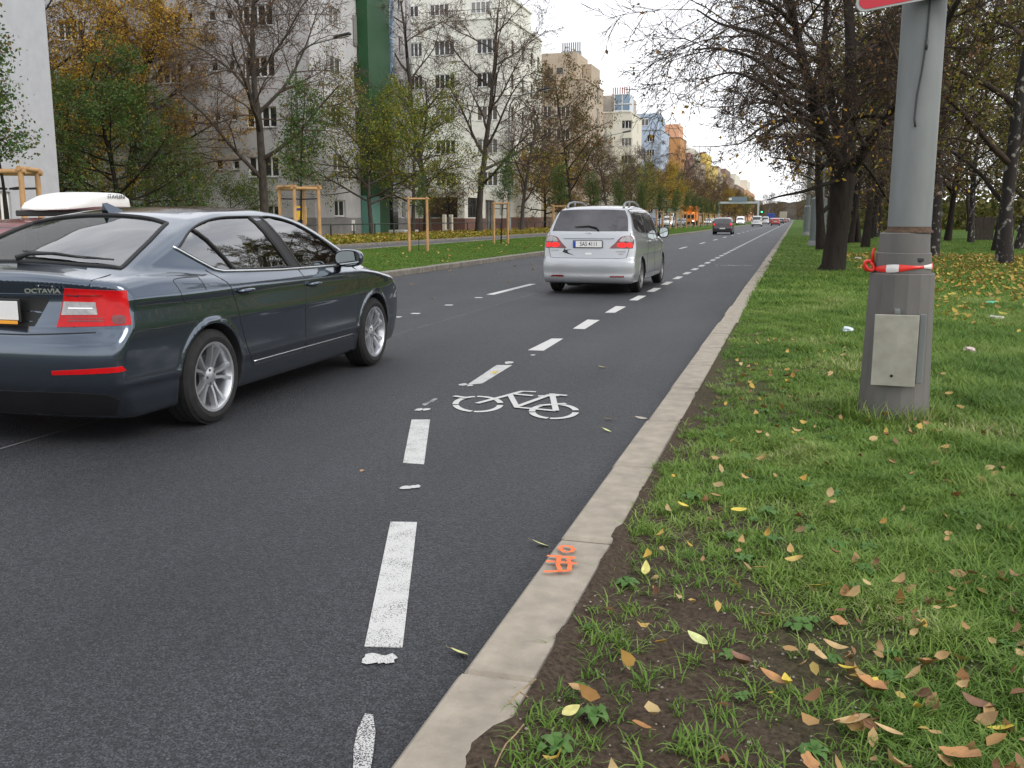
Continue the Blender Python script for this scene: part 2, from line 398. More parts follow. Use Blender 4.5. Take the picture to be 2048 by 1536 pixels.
# long joint between two asphalt lanes
M['joint'] = mat('asphalt_joint', (.10, .10, .105), .8, var=.4, vscale=3)
b = MB(); ys = list(np.arange(-2, 260, 1.2)); rnd = random.Random(8)
vs = []; fs = []
for i, q in enumerate(ys):
    jx = -4.50+.02*math.sin(q*.7)+rnd.uniform(-.006, .006); vs += [(jx-.011, q, .0035), (jx+.011, q, .0035)]
    if i: fs.append((2*i-2, 2*i-1, 2*i+1, 2*i))
b.add(vs, fs); tag(b.build('asphalt_joint', M['joint']), kind='structure')
# bicycle symbol: strokes traced on the road plane, wheels as broken rings
def stroke(b, pts, wd):
    """pts are road points; flat ribbon of width wd"""
    b.zk = getattr(b, 'zk', 0)+1; P = [Vector((p[0], p[1], .004+.00035*b.zk)) for p in pts]; vs = []; fs = []
    for i, p in enumerate(P):
        t = (P[min(i+1, len(P)-1)]-P[max(i-1, 0)]).normalized(); nrm = Vector((-t.y, t.x, 0))
        vs += [p+nrm*wd/2, p-nrm*wd/2]
        if i: fs.append((2*i-2, 2*i-1, 2*i+1, 2*i))
    b.add(vs, fs)
def bicycle(px, wd=.046, m=None, rings=(((956, 808), 45, 15), ((1108, 823), 44, 14))):
    b = MB()
    for (c, rx, ry) in rings:
        for (a0, a1) in ((8, 100), (106, 172), (178, 262), (268, 352)):
            stroke(b, [G(c[0]+rx*math.cos(R(a)), c[1]+ry*math.sin(R(a)), .0045) for a in np.linspace(a0, a1, 12)], wd)
    for s in px: stroke(b, [G(x, y_, .0045) for x, y_ in s], wd)
    o = b.build('road_marking', m or M['paint_far']); tag(o, kind='structure')
bicycle([[(954, 807), (1000, 795), (1044, 783), (1072, 784)], [(1020, 790), (1034, 815), (1112, 822)], [(1024, 788), (1066, 792)], [(1036, 813), (1100, 790)], [(1112, 822), (1104, 788)], [(1076, 793), (1118, 792)], [(1100, 789), (1134, 792)], [(1078, 812), (1132, 808)], [(908, 793), (936, 797)]])
for yy in (29.0, 60.0):
    b = MB(); rr_ = random.Random(int(yy))
    for x in np.linspace(-2.15, -1.2, 9): b.box(x-.05, x+.045, yy+rr_.uniform(-.25, .1), yy+rr_.uniform(.15, .4), .0015, .0045)
    tag(b.build('road_marking', M['paint_faint']), kind='structure')
# orange sprayed number on the kerb (the digits 9, 4 and 4 read from the road)
b = MB(); z = .1075
def kst(pts, wd=.017):
    b.zk = getattr(b, 'zk', 0)+1; P = [G(x, y_, .107+.0004*b.zk) for x, y_ in pts]; vs = []; fs = []
    for i, p in enumerate(P):
        t = (P[min(i+1, len(P)-1)]-P[max(i-1, 0)]); t.z = 0; t.normalize(); nn = Vector((-t.y, t.x, 0))
        vs += [p+nn*wd/2, p-nn*wd/2]
        if i: fs.append((2*i-2, 2*i-1, 2*i+1, 2*i))
    b.add(vs, fs)
kst([(1122, 1099), (1120, 1094), (1128, 1091), (1142, 1093), (1147, 1098), (1143, 1103), (1130, 1104), (1122, 1099)])
kst([(1094, 1111), (1150, 1115)]); kst([(1148, 1115), (1136, 1119), (1142, 1127)]); kst([(1092, 1122), (1146, 1126)])
kst([(1088, 1143), (1138, 1141)]); kst([(1138, 1141), (1140, 1128), (1154, 1126)]); kst([(1118, 1110), (1117, 1127)]); kst([(1115, 1127), (1121, 1142)])
tag(b.build('kerb_marking', M['orange_paint']), kind='structure')
# ================================================================ apartment slabs
M['win_white'] = mat('white_window_frame', (.72, .72, .70), .45, var=.05)
M['glass_dark'] = mat('window_glass', (.018, .02, .022), .06, spec=.8, var=.7, vscale=.35, col2=(.10, .10, .095))
M['glass_blue'] = mat('stair_glass', (.16, .24, .33), .08, spec=.9, var=.3, vscale=.3)
def panemat():
    m, n, l, p = newmat('window_pane'); oi = n.new('ShaderNodeObjectInfo'); r = n.new('ShaderNodeValToRGB'); r.color_ramp.interpolation = 'CONSTANT'; e = r.color_ramp.elements
    e[0].position = 0; e[0].color = (.02, .022, .025, 1); e[1].position = .45; e[1].color = (.05, .05, .05, 1)
    for ps, c in ((.62, (.11, .10, .09)), (.75, (.03, .035, .04)), (.85, (.26, .25, .23)), (.94, (.16, .13, .10))): q = e.new(ps); q.color = c+(1,)
    t = n.new('ShaderNodeTexCoord'); w_ = n.new('ShaderNodeTexWave'); w_.inputs['Scale'].default_value = 5; w_.inputs['Distortion'].default_value = 2; l(t.outputs['Object'], w_.inputs['Vector'])
    mm = n.new('ShaderNodeMix'); mm.data_type = 'RGBA'; mm.blend_type = 'MULTIPLY'; mm.inputs['Factor'].default_value = .5
    l(oi.outputs['Random'], r.inputs[0]); l(r.outputs[0], mm.inputs['A']); l(w_.outputs['Color'], mm.inputs['B']); l(mm.outputs['Result'], p.inputs['Base Color'])
    p.inputs['Roughness'].default_value = .07; p.inputs['Specular IOR Level'].default_value = .7; return m
M['glass_dark'] = panemat()
M['sill'] = mat('sill_metal', (.45, .45, .44), .5, var=.1)
M['dark'] = mat('dark_metal', (.03, .03, .032), .5, var=.2)
M['grey_zinc'] = mat('zinc', (.25, .26, .27), .5, metal=.4)
M['brown'] = mat('brown_plaster', (.10, .07, .055), .85)
_wt = {}
def window(parent, x, y, z, w_, h, n, rz, fm='win_white', gm='glass_dark', inset=.15):
    key = (round(w_, 2), round(h, 2), n, fm, gm)
    if key not in _wt:
        f = MB(); t = .075; d0, d1 = -.03, .04
        f.box(-w_/2, w_/2, d0, d1, 0, t); f.box(-w_/2, w_/2, d0, d1, h-t, h)
        xs = np.linspace(-w_/2, w_/2, n+1)
        for i, q in enumerate(xs):
            e = .11 if 0 < i < n else t
            a = q-(0 if i == 0 else e/2 if i < n else e); f.box(a, a+e, d0, d1, t, h-t)
        g = MB(); g.box(-w_/2+.02, w_/2-.02, 0, .02, .02, h-.02)
        s = MB(); s.box(-w_/2-.06, w_/2+.06, -inset-.07, -.035, -.05, -.005)
        fr = f.build('window', M[fm]); gl = g.build('pane', M[gm], fr); sl_ = s.build('sill', M['sill'], fr)
        fr.parent = parent; _kid.setdefault(parent.name, []).append(fr); _wt[key] = fr; o = fr
    else: o = copy_tree(_wt[key], parent)
    o.location = (x, y, z); o.rotation_euler = (0, 0, rz)
    return o
def facade(b, O, u, W, H, rects, n, mi=0, depth=.15, z0=0):
    """plastered wall on a rectangle with real openings: O corner, u horizontal direction, n outward normal"""
    O = Vector(O); u = Vector(u); n = Vector(n); up = Vector((0, 0, 1))
    us = sorted({0, W, *[q for r in rects for q in (r[0], r[0]+r[2])]}); zs = sorted({z0, H, *[q for r in rects for q in (r[1], r[1]+r[3])]})
    flip = u.cross(up).dot(n) < 0
    def P(a, z, d=0): return O+u*a+up*z-n*d
    def q4(p): b.add([p[0], p[1], p[2], p[3]], [(3, 2, 1, 0) if flip else (0, 1, 2, 3)], mi)
    for i in range(len(us)-1):
        for j in range(len(zs)-1):
            cu, cz = (us[i]+us[i+1])/2, (zs[j]+zs[j+1])/2
            if any(r[0] < cu < r[0]+r[2] and r[1] < cz < r[1]+r[3] for r in rects): continue
            q4([P(us[i], zs[j]), P(us[i+1], zs[j]), P(us[i+1], zs[j+1]), P(us[i], zs[j+1])])
    for (a, z, w_, h) in rects:
        c = [(a, z), (a+w_, z), (a+w_, z+h), (a, z+h)]
        for k in range(4):
            p, q = c[k], c[(k+1) % 4]
            q4([P(*p), P(*p, depth), P(*q, depth), P(*q)])
        q4([P(*c[0], depth+.06), P(*c[1], depth+.06), P(*c[2], depth+.06), P(*c[3], depth+.06)])
def slab(label, y0, y1, H, wall, front=(), gable=(), xg=-30., xb=-74., base=None, extras=None, name='apartment_building', group='apartment blocks standing end on to the avenue'):
    """front/gable: (u, z, w, h, casements, frame) with u = x for the front face, y for the gable"""
    root = empty(name, (xg, y0, 0), 0, label, 'apartment block', group)
    b = MB(); D = y1-y0
    fr = [(r[0]-xb, r[1], r[2], r[3]) for r in front]; gr = [(r[0]-y0, r[1], r[2], r[3]) for r in gable]
    facade(b, (xb-xg, 0, 0), (1, 0, 0), xg-xb, H, fr, (0, -1, 0))
    facade(b, (0, 0, 0), (0, 1, 0), D, H, gr, (1, 0, 0))
    W = xb-xg
    b.add([(0, D, 0), (W, D, 0), (W, D, H), (0, D, H)], [(0, 1, 2, 3)]); b.add([(W, 0, 0), (W, D, 0), (W, D, H), (W, 0, H)], [(3, 2, 1, 0)])
    b.add([(0, 0, H-.01), (0, D, H-.01), (W, D, H-.01), (W, 0, H-.01)], [(0, 1, 2, 3)])
    b.build('wall', M[wall], root)
    c = MB(); e = .12
    c.box(W-e, e, -e, D+e, H+.002, H+.22, bev=.02); c.build('cornice', M[(extras or {}).get('cornice', wall)], root)
    for r in front: window(root, r[0]+r[2]/2-xg, .15, r[1], r[2], r[3], r[4], 0, r[5] if len(r) > 5 else 'win_white')
    for r in gable: window(root, -.15, r[0]+r[2]/2-y0, r[1], r[2], r[3], r[4], R(90), r[5] if len(r) > 5 else 'win_white')
    if base:
        q = MB(); q.box(-.02, .035, .0, D, 0, base[1]); q.box(W, -.021, -.035, .02, 0, base[1]); q.build('base_band', M[base[0]], root)
    return root
def grid(us, z0, dz, n, w_, h, cas, fr='win_white', skip=()):
    return [(u, z0+dz*k, w_, h, cas, fr) for u in us for k in range(n) if (round(u), k) not in skip]
M['pl_lightgrey'] = mat('pale_grey_plaster', (.42, .43, .455), .9, var=.06, vscale=2.2, bump=.15, bscale=120, detail=8)
M['pl_grey'] = mat('grey_plaster', (.47, .46, .46), .9, var=.09, vscale=1.5, bump=.15, bscale=120, detail=8)
M['pl_base'] = mat('dark_grey_base', (.23, .225, .22), .9, var=.15, vscale=1.3)
M['pl_white'] = mat('cream_white_plaster', (.70, .69, .62), .88, var=.06, vscale=1.5)
M['pl_tan'] = mat('tan_plaster', (.43, .35, .265), .88, var=.08, vscale=1)
M['pl_cream'] = mat('cream_plaster', (.66, .62, .52), .88, var=.06)
M['pl_taupe'] = mat('taupe_plaster', (.43, .37, .30), .88, var=.06)
M['pl_blue'] = mat('pale_blue_plaster', (.40, .47, .58), .88, var=.06)
M['pl_orange'] = mat('ochre_orange_plaster', (.50, .25, .10), .88, var=.07)
M['pl_peach'] = mat('peach_plaster', (.66, .36, .22), .88, var=.06)
M['pl_yellow'] = mat('yellow_plaster', (.58, .43, .12), .88, var=.08)
M['pl_brown'] = mat('umber_plaster', (.22, .15, .115), .88, var=.08)
M['pl_pink'] = mat('dusty_pink_plaster', (.45, .26, .22), .88, var=.06)
M['red_base'] = mat('oxide_red_base', (.16, .085, .07), .85, var=.15, vscale=1.2)
M['green_panel'] = mat('dark_green_panel', (.008, .060, .014), .5, var=.12, vscale=.8)
M['teal_panel'] = mat('teal_panel', (.10, .24, .20), .4, var=.1)
M['chimney_red'] = mat('chimney_pot', (.28, .07, .05), .8)
def box_part(root, name, m, x0, x1, y0, y1, z0, z1, bev=.02):
    """world extents"""
    L0 = root.location; b = MB(); b.box(x0-L0.x, x1-L0.x, y0-L0.y, y1-L0.y, z0, z1, bev=bev); return b.build(name, M[m], root)
def pots(root, m, x0, x1, y, z, n, h=1.0):
    b = MB(); L0 = root.location
    b.box(x0-.2-L0.x, x1+.2-L0.x, y-.35-L0.y, y+.35-L0.y, z, z+.7, bev=.02)
    for q in np.linspace(x0, x1, n): b.lathe([(.11, z+.7), (.11, z+.7+h)], 8, T=Matrix.Translation((q-L0.x, y-L0.y, 0)))
    b.build('chimney', M[m], root)
# 1 pale grey block at the left edge
pl = PX(26, 447, -30); pu = PX(-6, 404, -30)
slab('pale grey windowless end wall of the apartment block at the left edge', 19.5, 34.5, 21.5, 'pl_lightgrey', gable=[(pu.y, pl.z, pl.y-pu.y, 1.25, 2)], front=[])
# 2 grey block with the green stair tower
YG = 57.3
fr = []
for k in range(6):
    zt = 2.15+3.15*k; fr += [(-34.7, zt-1.25, 2.2, 1.3, 4), (-41.4, zt-1.4, 2.1, 1.3, 4), (-44.3, zt-1.3, 1.0, 1.1, 2), (-49, zt-1.4, 2.1, 1.3, 4), (-56, zt-1.4, 2.1, 1.3, 4)]
    fr += [(-37.2, zt-.75, .55, .6, 1), (-38.85, zt-.75, .5, .6, 1), (-35.9, zt-.75, .5, .6, 1)]
ga = [(60.2, z, 1.65, 1.1, 2) for z in (1.5, 4.55, 7.7, 10.85, 14.0, 17.2)]+[(71.9, z, .8, 1.25, 1) for z in (1.4, 4.4, 7.6, 10.8, 14.0, 17.2)]
g2 = slab('grey apartment block with a dark green stair tower on its end wall', YG, 74.5, 21.5, 'pl_grey', fr, ga, base=('pl_base', 1.42))
box_part(g2, 'stair_tower', 'green_panel', -29.95, -29.1, 64.3, 68.1, 3.0, 21.4)
for k in range(6):
    q = box_part(g2, 'stair_window', 'glass_dark', -29.96, -29.9, 63.75, 64.25, 3.9+k*3.1, 5.9+k*3.1, 0)
box_part(g2, 'stair_glazing', 'glass_blue', -29.97, -29.6, 68.15, 70.1, 3.0, 21.4)
for k in range(7): box_part(g2, 'glazing_bar', 'win_white', -29.6, -29.57, 68.15, 70.1, 3.0+k*2.9, 3.06+k*2.9, 0)
box_part(g2, 'entrance_panel', 'teal_panel', -29.95, -29.2, 64.3, 65.9, .09, 2.98)
box_part(g2, 'entrance_panel', 'green_panel', -29.95, -29.3, 65.95, 67.9, .09, 2.98)
box_part(g2, 'entrance_door', 'glass_dark', -29.95, -29.5, 67.95, 70.0, .5, 2.98)
box_part(g2, 'entrance_step', 'win_white', -29.5, -28.0, 67.6, 70.4, .09, .5)
box_part(g2, 'meter_cabinet', 'win_white', -29.96, -29.9, 62.6, 63.1, .5, 1.25, 0)
# 3 cream white block
fr = []
for k in range(6):
    z = 1.4+3.45*k
    fr += [(-41.5, z, 1.9, 1.45, 4), (-38.2, z, 2.3, 1.5, 4), (-33.4, z, 2.3, 1.5, 4), (-47, z, 2.2, 1.45, 4)]
fr = [q for q in fr if q[1] > 4.5]
ga = [(u, 1.4+3.45*k, 1.1, 1.5, 1, 'brown_frame') for u in (103, 107.2, 111.0, 113.9) for k in range(1, 6)]
M['brown_frame'] = mat('brown_window_frame', (.16, .10, .07), .6)
g3 = slab('cream white apartment block with bare trees and a shop wing at its foot', 101.4, 116, 22.1, 'pl_white', fr, ga, base=('red_base', 1.5))
b = MB(); b.box(-15, -1.2, 1.3, 14, 22.4-0, 25.2, bev=.02); b.build('penthouse', M['pl_white'], g3)
b = MB(); b.box(-15.2, -1.0, 1.1, 14.2, 25.2, 25.4, bev=.02); b.build('cornice', M['pl_white'], g3)
for u in (-3.3, -8, -11.5): window(g3, u, 1.28, 23.0, 2.2, 1.2, 4, 0, inset=.02)
b = MB()
for q in np.linspace(-11.5, -1, 26): b.box(q, q+.03, .02, .05, 22.34, 23.1)
b.box(-11.5, -1, .02, .05, 23.1, 23.15); b.build('balcony_railing', M['dark'], g3)
pots(g3, 'pl_white', -34, -32.5, 110, 25.4, 6, 1.2)
# shop wing: one storey in front of the white block
wing = empty('shop_wing', (-30, 87.2, 0), 0, 'one storey cream shop wing with an oxide red base below the white block', 'shop')
b = MB(); facade(b, (-9, 0, 0), (1, 0, 0), 9, 4.1, [(5.2, 1.45, 3.1, 1.9)], (0, -1, 0)); facade(b, (0, 0, 0), (0, 1, 0), 14.1, 4.1, [(1.0, 1.45, 3.4, 1.9), (6.5, .2, 3.2, 3.0), (11.5, 1.6, 1.5, 1.5)], (1, 0, 0))
b.add([(0, 0, 4.1), (0, 14.1, 4.1), (-9, 14.1, 4.1), (-9, 0, 4.1)], [(0, 1, 2, 3)]); b.build('wall', M['pl_white'], wing)
window(wing, -2.25, .15, 1.45, 3.1, 1.9, 4, 0, 'dark', inset=.02); window(wing, -.15, 2.7, 1.45, 3.4, 1.9, 4, R(90), 'dark', inset=.02)
window(wing, -.15, 8.1, .2, 3.2, 3.0, 3, R(90), 'dark', inset=.02); window(wing, -.15, 12.25, 1.6, 1.5, 1.5, 2, R(90), inset=.02)
b = MB(); b.box(-9, -.022, -.035, .03, .02, 1.38); b.box(-.02, .035, -.03, 6.4, .02, 1.38); b.box(-.02, .035, 9.8, 14, .02, 1.38); b.build('base_band', M['red_base'], wing)
# 4 tan block
fr = grid((-31.1-3.1, ), 3.0, 3.25, 5, 2.0, 1.5, 3)+grid((-36.2, -41), 3.0, 3.25, 6, 1.2, 1.6, 2)
g4 = slab('tan plastered block with tall windows and grey flues on the roof', 141, 155, 21.1, 'pl_tan', fr, grid((149.5, ), 2.5, 3.3, 6, 2.0, 2.3, 2), base=('pl_brown', 1.6))
box_part(g4, 'penthouse', 'pl_tan', -44, -31.5, 142.5, 150, 21.35, 25.2); box_part(g4, 'penthouse', 'pl_tan', -31.4, -30.1, 146, 152.5, 21.35, 24.0)
for u in (-35.6, -34.1): window(g4, u+30, 1.48, 22.2, .9, .9, 1, 0, 'dark', inset=.02)
pots(g4, 'grey_zinc', -34.5, -31.9, 146, 25.2, 9, 1.3)
# 5 cream block with glazed penthouse corners
fr = grid((-31.6, ), 2.0, 3.15, 6, 1.9, 1.45, 3)+grid((-37, -41), 2.0, 3.15, 6, 1.9, 1.45, 3)
g5 = slab('cream block with taupe bands and glazed penthouse corners under red flues', 181.4, 195.5, 20.6, 'pl_cream', fr, grid((183.4, ), 2.0, 3.15, 6, .9, 1.6, 1)+grid((190, ), 2.0, 3.15, 6, .9, 1.6, 1))
box_part(g5, 'penthouse', 'pl_taupe', -46, -30.9, 183.2, 194, 20.85, 24.0)
for x0, x1 in ((-33.1, -30.2), (-39, -35.6)): box_part(g5, 'glazed_balcony', 'glass_blue', x0, x1, 181.8, 186, 20.85, 23.9)
for x0 in (-33.15, -31.7, -30.25, -39.05, -37.4, -35.65): box_part(g5, 'glazing_bar', 'win_white', x0, x0+.14, 181.7, 181.79, 20.85, 24.0, 0)
for z in (20.9, 22.1, 23.85): box_part(g5, 'glazing_bar', 'win_white', -33.15, -30.1, 181.62, 181.69, z, z+.14, 0)
for k in range(2): box_part(g5, 'plaster_band', 'pl_taupe', -44, -33.2, 181.36, 181.395, 13.6+k*4.6-k*.2, 16.2+k*4.6-k*.2, 0)
pots(g5, 'chimney_red', -34.5, -31.4, 188, 24.0, 8, 1.3)
# 6 pale blue
g6 = slab('pale blue block with a darker roof ledge and one red curtained window', 224.5, 238.5, 21.0, 'pl_blue', grid((-33.2, -38), 2.6, 3.2, 6, 1.7, 1.5, 3), grid((229, 235), 2.6, 3.2, 6, 1.0, 1.6, 1), extras={'cornice': 'grey_zinc'})
box_part(g6, 'penthouse', 'pl_blue', -46, -31.0, 226, 236, 21.25, 25.0); box_part(g6, 'penthouse', 'pl_blue', -32.6, -30.5, 228, 234.5, 21.25, 24.4)
window(g6, -4.0, 1.48, 22.3, 1.7, 1.5, 2, 0, inset=.02)
b = MB(); b.box(-3.1, -1.6, .19, .2, 18.7, 20.0); M['red_cloth'] = mat('red_curtain', (.45, .03, .03), .8); b.build('curtain', M['red_cloth'], g6)
# 7 orange
g7 = slab('ochre orange block with a peach coloured penthouse', 262.4, 277.3, 22.3, 'pl_orange', grid((-36, ), 3, 3.2, 5, 1.7, 1.5, 3), grid((268, 273), 3, 3.2, 6, 1.0, 1.5, 1), extras={'cornice': 'pl_brown'})
box_part(g7, 'penthouse', 'pl_peach', -46, -30.6, 264, 274, 22.55, 26.0); pots(g7, 'chimney_red', -38, -35, 268, 26, 4)
# 8.. further blocks
slab('narrow dusty pink block beyond the orange one', 292, 300, 20.2, 'pl_pink', xg=-30.5)
g8 = slab('beige block with a square penthouse beyond the pink one', 303, 338, 18.9, 'pl_taupe', gable=grid((310, 318, 326, 333), 2, 3.1, 5, 1.4, 1.5, 2), front=grid((-33, -37), 2, 3.1, 5, 1.6, 1.5, 3)); g8.location.z = 0
for c in kids(g8):
    if c.name.startswith('wall'): c.data.materials[0] = mat('oatmeal_plaster', (.50, .40, .30), .88)
box_part(g8, 'penthouse', 'pl_cream', -44, -31, 306, 330, 19.15, 22.6)
g9 = slab('bright yellow block far down the avenue', 352, 394, 20.2, 'pl_yellow', gable=grid((358, 366, 374, 382), 2, 3.1, 5, 1.4, 1.5, 2), front=grid((-33, -37), 2, 3.1, 5, 1.6, 1.5, 3))
box_part(g9, 'penthouse', 'pl_yellow', -44, -31, 354, 376, 20.45, 24.0); pots(g9, 'chimney_red', -36, -32, 358, 24, 3, 2.0)
ga_ = slab('small buff block just beyond the yellow one', 405, 424, 19.6, 'pl_tan', gable=grid((408, 416), 2, 3.1, 5, 1.4, 1.5, 2)); box_part(ga_, 'penthouse', 'pl_tan', -44, -31, 408, 420, 19.85, 22.5)
gb = slab('dark umber block in the distance with a flat roof', 445, 500, 20.0, 'pl_brown', gable=grid((455, 468, 480), 2, 3.1, 5, 1.6, 1.5, 2)); box_part(gb, 'penthouse', 'pl_brown', -44, -31, 450, 486, 20.25, 23.5)
gc = slab('umber block with a white penthouse in the distance', 520, 600, 18.5, 'pl_brown', gable=grid((535, 550, 570), 2, 3.1, 5, 1.6, 1.5, 2)); box_part(gc, 'penthouse', 'pl_cream', -46, -31, 525, 575, 18.75, 24.5)
gd = slab('pale peach block, the farthest one in the row', 640, 760, 19, 'pl_peach', gable=grid((650, 680, 700, 720), 2, 3.1, 5, 1.6, 1.5, 2)); box_part(gd, 'penthouse', 'pl_cream', -44, -31, 650, 700, 19.25, 26)
# wooded hill closing the avenue
def hill():
    rnd = np.random.RandomState(2); X = np.linspace(-420, 500, 120); Y = np.linspace(1150, 2100, 16); XX, YY = np.meshgrid(X, Y)
    Z = 30*np.exp(-((YY-1750)/330)**2)*(.75+.25*np.sin(XX/110.+1))*(1-.3*np.exp(-((XX+120)/150)**2))+3; Z[0] = -4
    Z += rnd.rand(*Z.shape)*5
    v = np.stack([XX, YY, Z], -1).reshape(-1, 3); nx = len(X); i = np.arange(len(Y)-1)[:, None]*nx+np.arange(nx-1)[None]
    f = np.stack([i, i+1, i+nx+1, i+nx], -1).reshape(-1, 4)
    o = link('hill', mesh_np('hill', v, f), mat('wooded_hill', (.055, .045, .036), .95, vscale=.02, var=.35, spec=.05)); tag(o, kind='structure')
hill()
# ================================================================ vehicles
def smax(a, b, k): h = np.clip(.5+.5*(a-b)/k, 0, 1); return b*(1-h)+a*h+k*h*(1-h)
def smin(a, b, k): return -smax(-a, -b, k)
def tab(t, sm=.03):
    t = sorted(t); xs = np.array([q[0] for q in t]); ys = np.array([q[1] for q in t])
    g = np.linspace(xs[0]-.5, xs[-1]+.5, 1200); v = np.interp(g, xs, ys); h = g[1]-g[0]
    s = max(sm, h)/h; k = np.exp(-.5*(np.arange(-int(3*s), int(3*s)+1)/s)**2); k /= k.sum()
    pad = len(k)//2; v = np.convolve(np.pad(v, pad, mode='edge'), k, 'valid')
    return lambda q: np.interp(q, g, v)
class Shape:
    """smooth solid of a car body; x sideways, y forward, z up"""
    def __init__(s, **k):
        s.__dict__.update(k)
        s.W = tab(k['plan'], .12); s.S = tab(k['section'], .012); s.YR = tab(k['rear'], k.get('rsm', .012)); s.YF = tab(k['front'], .02)
        s.ZD = tab(k['deck'], .05); s.ZG = tab(k['green'], .06); s.GW = tab(k['gside'], .03); s.GP = tab(k['gplan'], .15)
        s.arch = k.get('arch', []); s.kr = k.get('kr', .05)
    def F(s, p):
        x, y, z = np.abs(p[..., 0]), p[..., 1], p[..., 2]
        fl = 0
        for (ay, az, ar) in s.arch:
            d = np.hypot(y-ay, z-az); fl = fl+.009*np.exp(-((d-ar-.005)/.022)**2)
        wd = s.W(y)*s.S(z)+fl
        a = x-wd
        xr = x/s.hw
        re_ = s.YR(z)+s.cr*xr**2+s.cr2*xr**6-y; fe_ = y-(s.YF(z)-s.cf*xr**2-.18*xr**6)
        a = smax(a, re_, s.kr)
        a = smax(a, fe_, .07)
        a = smax(a, z-(s.ZD(y)-s.crown*xr**2), s.kd)
        a = smax(a, s.zb-z, .04)
        yy = y+np.where(y > 0, s.cwf, -s.cwr)*x**2
        g = smax(x-s.GW(z)*s.GP(y), (z-(s.ZG(yy)-s.rc*(x/.6)**2))*.8, s.kg)
        g = smax(smax(smax(g, .7-z, .02), re_+.012, .02), fe_+.03, .02)
        return smin(a, g, s.kb)
    def grad(s, p, e=.002):
        g = np.stack([s.F(p+np.eye(3)[i]*e)-s.F(p-np.eye(3)[i]*e) for i in range(3)], -1)
        return g/(np.linalg.norm(g, axis=-1, keepdims=True)+1e-9)
def solve(F, o, d, rmax=2.6):
    lo = np.zeros(o.shape[:-1]); hi = np.full(o.shape[:-1], rmax)
    for _ in range(34):
        m = (lo+hi)/2; ins = F(o+d*m[..., None]) < 0
        lo = np.where(ins, m, lo); hi = np.where(ins, hi, m)
    return o+d*((lo+hi)/2)[..., None]
def skin(F, ya, yb, zc, ny, nphi, nend, name='body'):
    """closed quad skin found by casting rays from the axis out to F = 0"""
    ph = np.linspace(0, 2*np.pi, nphi, endpoint=False)
    rad = np.stack([np.cos(ph), np.zeros_like(ph), np.sin(ph)], -1)
    os_, ds = [], []
    th = np.linspace(0, np.pi/2, nend+1)[1:]
    for t in th[::-1][0:]:
        os_.append(np.tile([0, ya, zc], (nphi, 1))); ds.append(rad*np.cos(t)+np.array([0, -1, 0])*np.sin(t)) if t < np.pi/2-1e-6 else ds.append(rad*.0+np.array([0, -1, 0]))
    os_.pop(0); ds.pop(0)
    for y in np.linspace(ya, yb, ny): os_.append(np.tile([0, y, zc], (nphi, 1))); ds.append(rad)
    for t in th[:-1]: os_.append(np.tile([0, yb, zc], (nphi, 1))); ds.append(rad*np.cos(t)+np.array([0, 1, 0])*np.sin(t))
    o = np.array(os_, float); d = np.array(ds, float); d /= np.linalg.norm(d, axis=-1, keepdims=True)
    P = solve(F, o, d); nr = len(P); V = P.reshape(-1, 3)
    a = solve(F, np.array([[0, ya, zc]]), np.array([[0, -1., 0]])); b_ = solve(F, np.array([[0, yb, zc]]), np.array([[0, 1., 0]]))
    V = np.vstack([V, a, b_]); i = np.arange(nr-1)[:, None]*nphi+np.arange(nphi)[None]; j = np.arange(nr-1)[:, None]*nphi+(np.arange(nphi)[None]+1) % nphi
    q = np.stack([i, i+nphi, j+nphi, j], -1).reshape(-1, 4)
    faces = [tuple(t) for t in q]; n0 = nr*nphi
    for k in range(nphi):
        k2 = (k+1) % nphi; faces.append((n0, k, k2)); faces.append((n0+1, (nr-1)*nphi+k2, (nr-1)*nphi+k))
    me = mesh_np(name, V, faces, smooth=True)
    bm = bmesh.new(); bm.from_mesh(me); bmesh.ops.recalc_face_normals(bm, faces=bm.faces); bm.to_mesh(me); bm.free()
    return me
def boolean(me, cutters, op='DIFFERENCE'):
    """exact difference of one mesh with several; returns a new mesh"""
    o = bpy.data.objects.new('tmp', me); COL.objects.link(o); tmp = [o]
    for c in cutters:
        co = bpy.data.objects.new('tmpc', c); COL.objects.link(co); tmp.append(co); co.hide_render = True
        m = o.modifiers.new('b', 'BOOLEAN'); m.operation = op; m.object = co; m.solver = 'EXACT'; m.material_mode = 'INDEX'
    bpy.context.view_layer.update()
    dg = bpy.context.evaluated_depsgraph_get(); r = bpy.data.meshes.new_from_object(o.evaluated_get(dg))
    for t in tmp: bpy.data.objects.remove(t)
    return r
def shade(me, S, tol=.006, ang=40):
    """smooth normals taken from the analytic shape wherever a face lies on it"""
    n = len(me.vertices); co = np.zeros(n*3); me.vertices.foreach_get('co', co); co = co.reshape(-1, 3)
    g = S.grad(co); on = np.abs(S.F(co)) < tol
    pn = np.zeros(len(me.polygons)*3); me.polygons.foreach_get('normal', pn); pn = pn.reshape(-1, 3)
    lt = np.zeros(len(me.polygons), int); me.polygons.foreach_get('loop_total', lt); vi = np.zeros(len(me.loops), int); me.loops.foreach_get('vertex_index', vi)
    fp = np.repeat(np.arange(len(lt)), lt); N_ = pn[fp].copy(); ok = on[vi] & ((g[vi]*pn[fp]).sum(-1) > .6); N_[ok] = g[vi][ok]
    me.polygons.foreach_set('use_smooth', np.ones(len(me.polygons), bool))
    me.normals_split_custom_set([tuple(q) for q in N_])
def dens(poly, step):
    out_ = []
    for i in range(len(poly)):
        a = np.array(poly[i], float); b_ = np.array(poly[(i+1) % len(poly)], float); k = max(1, int(np.ceil(np.linalg.norm(b_-a)/step)))
        for t in range(k): out_.append(tuple(a+(b_-a)*t/k))
    return out_
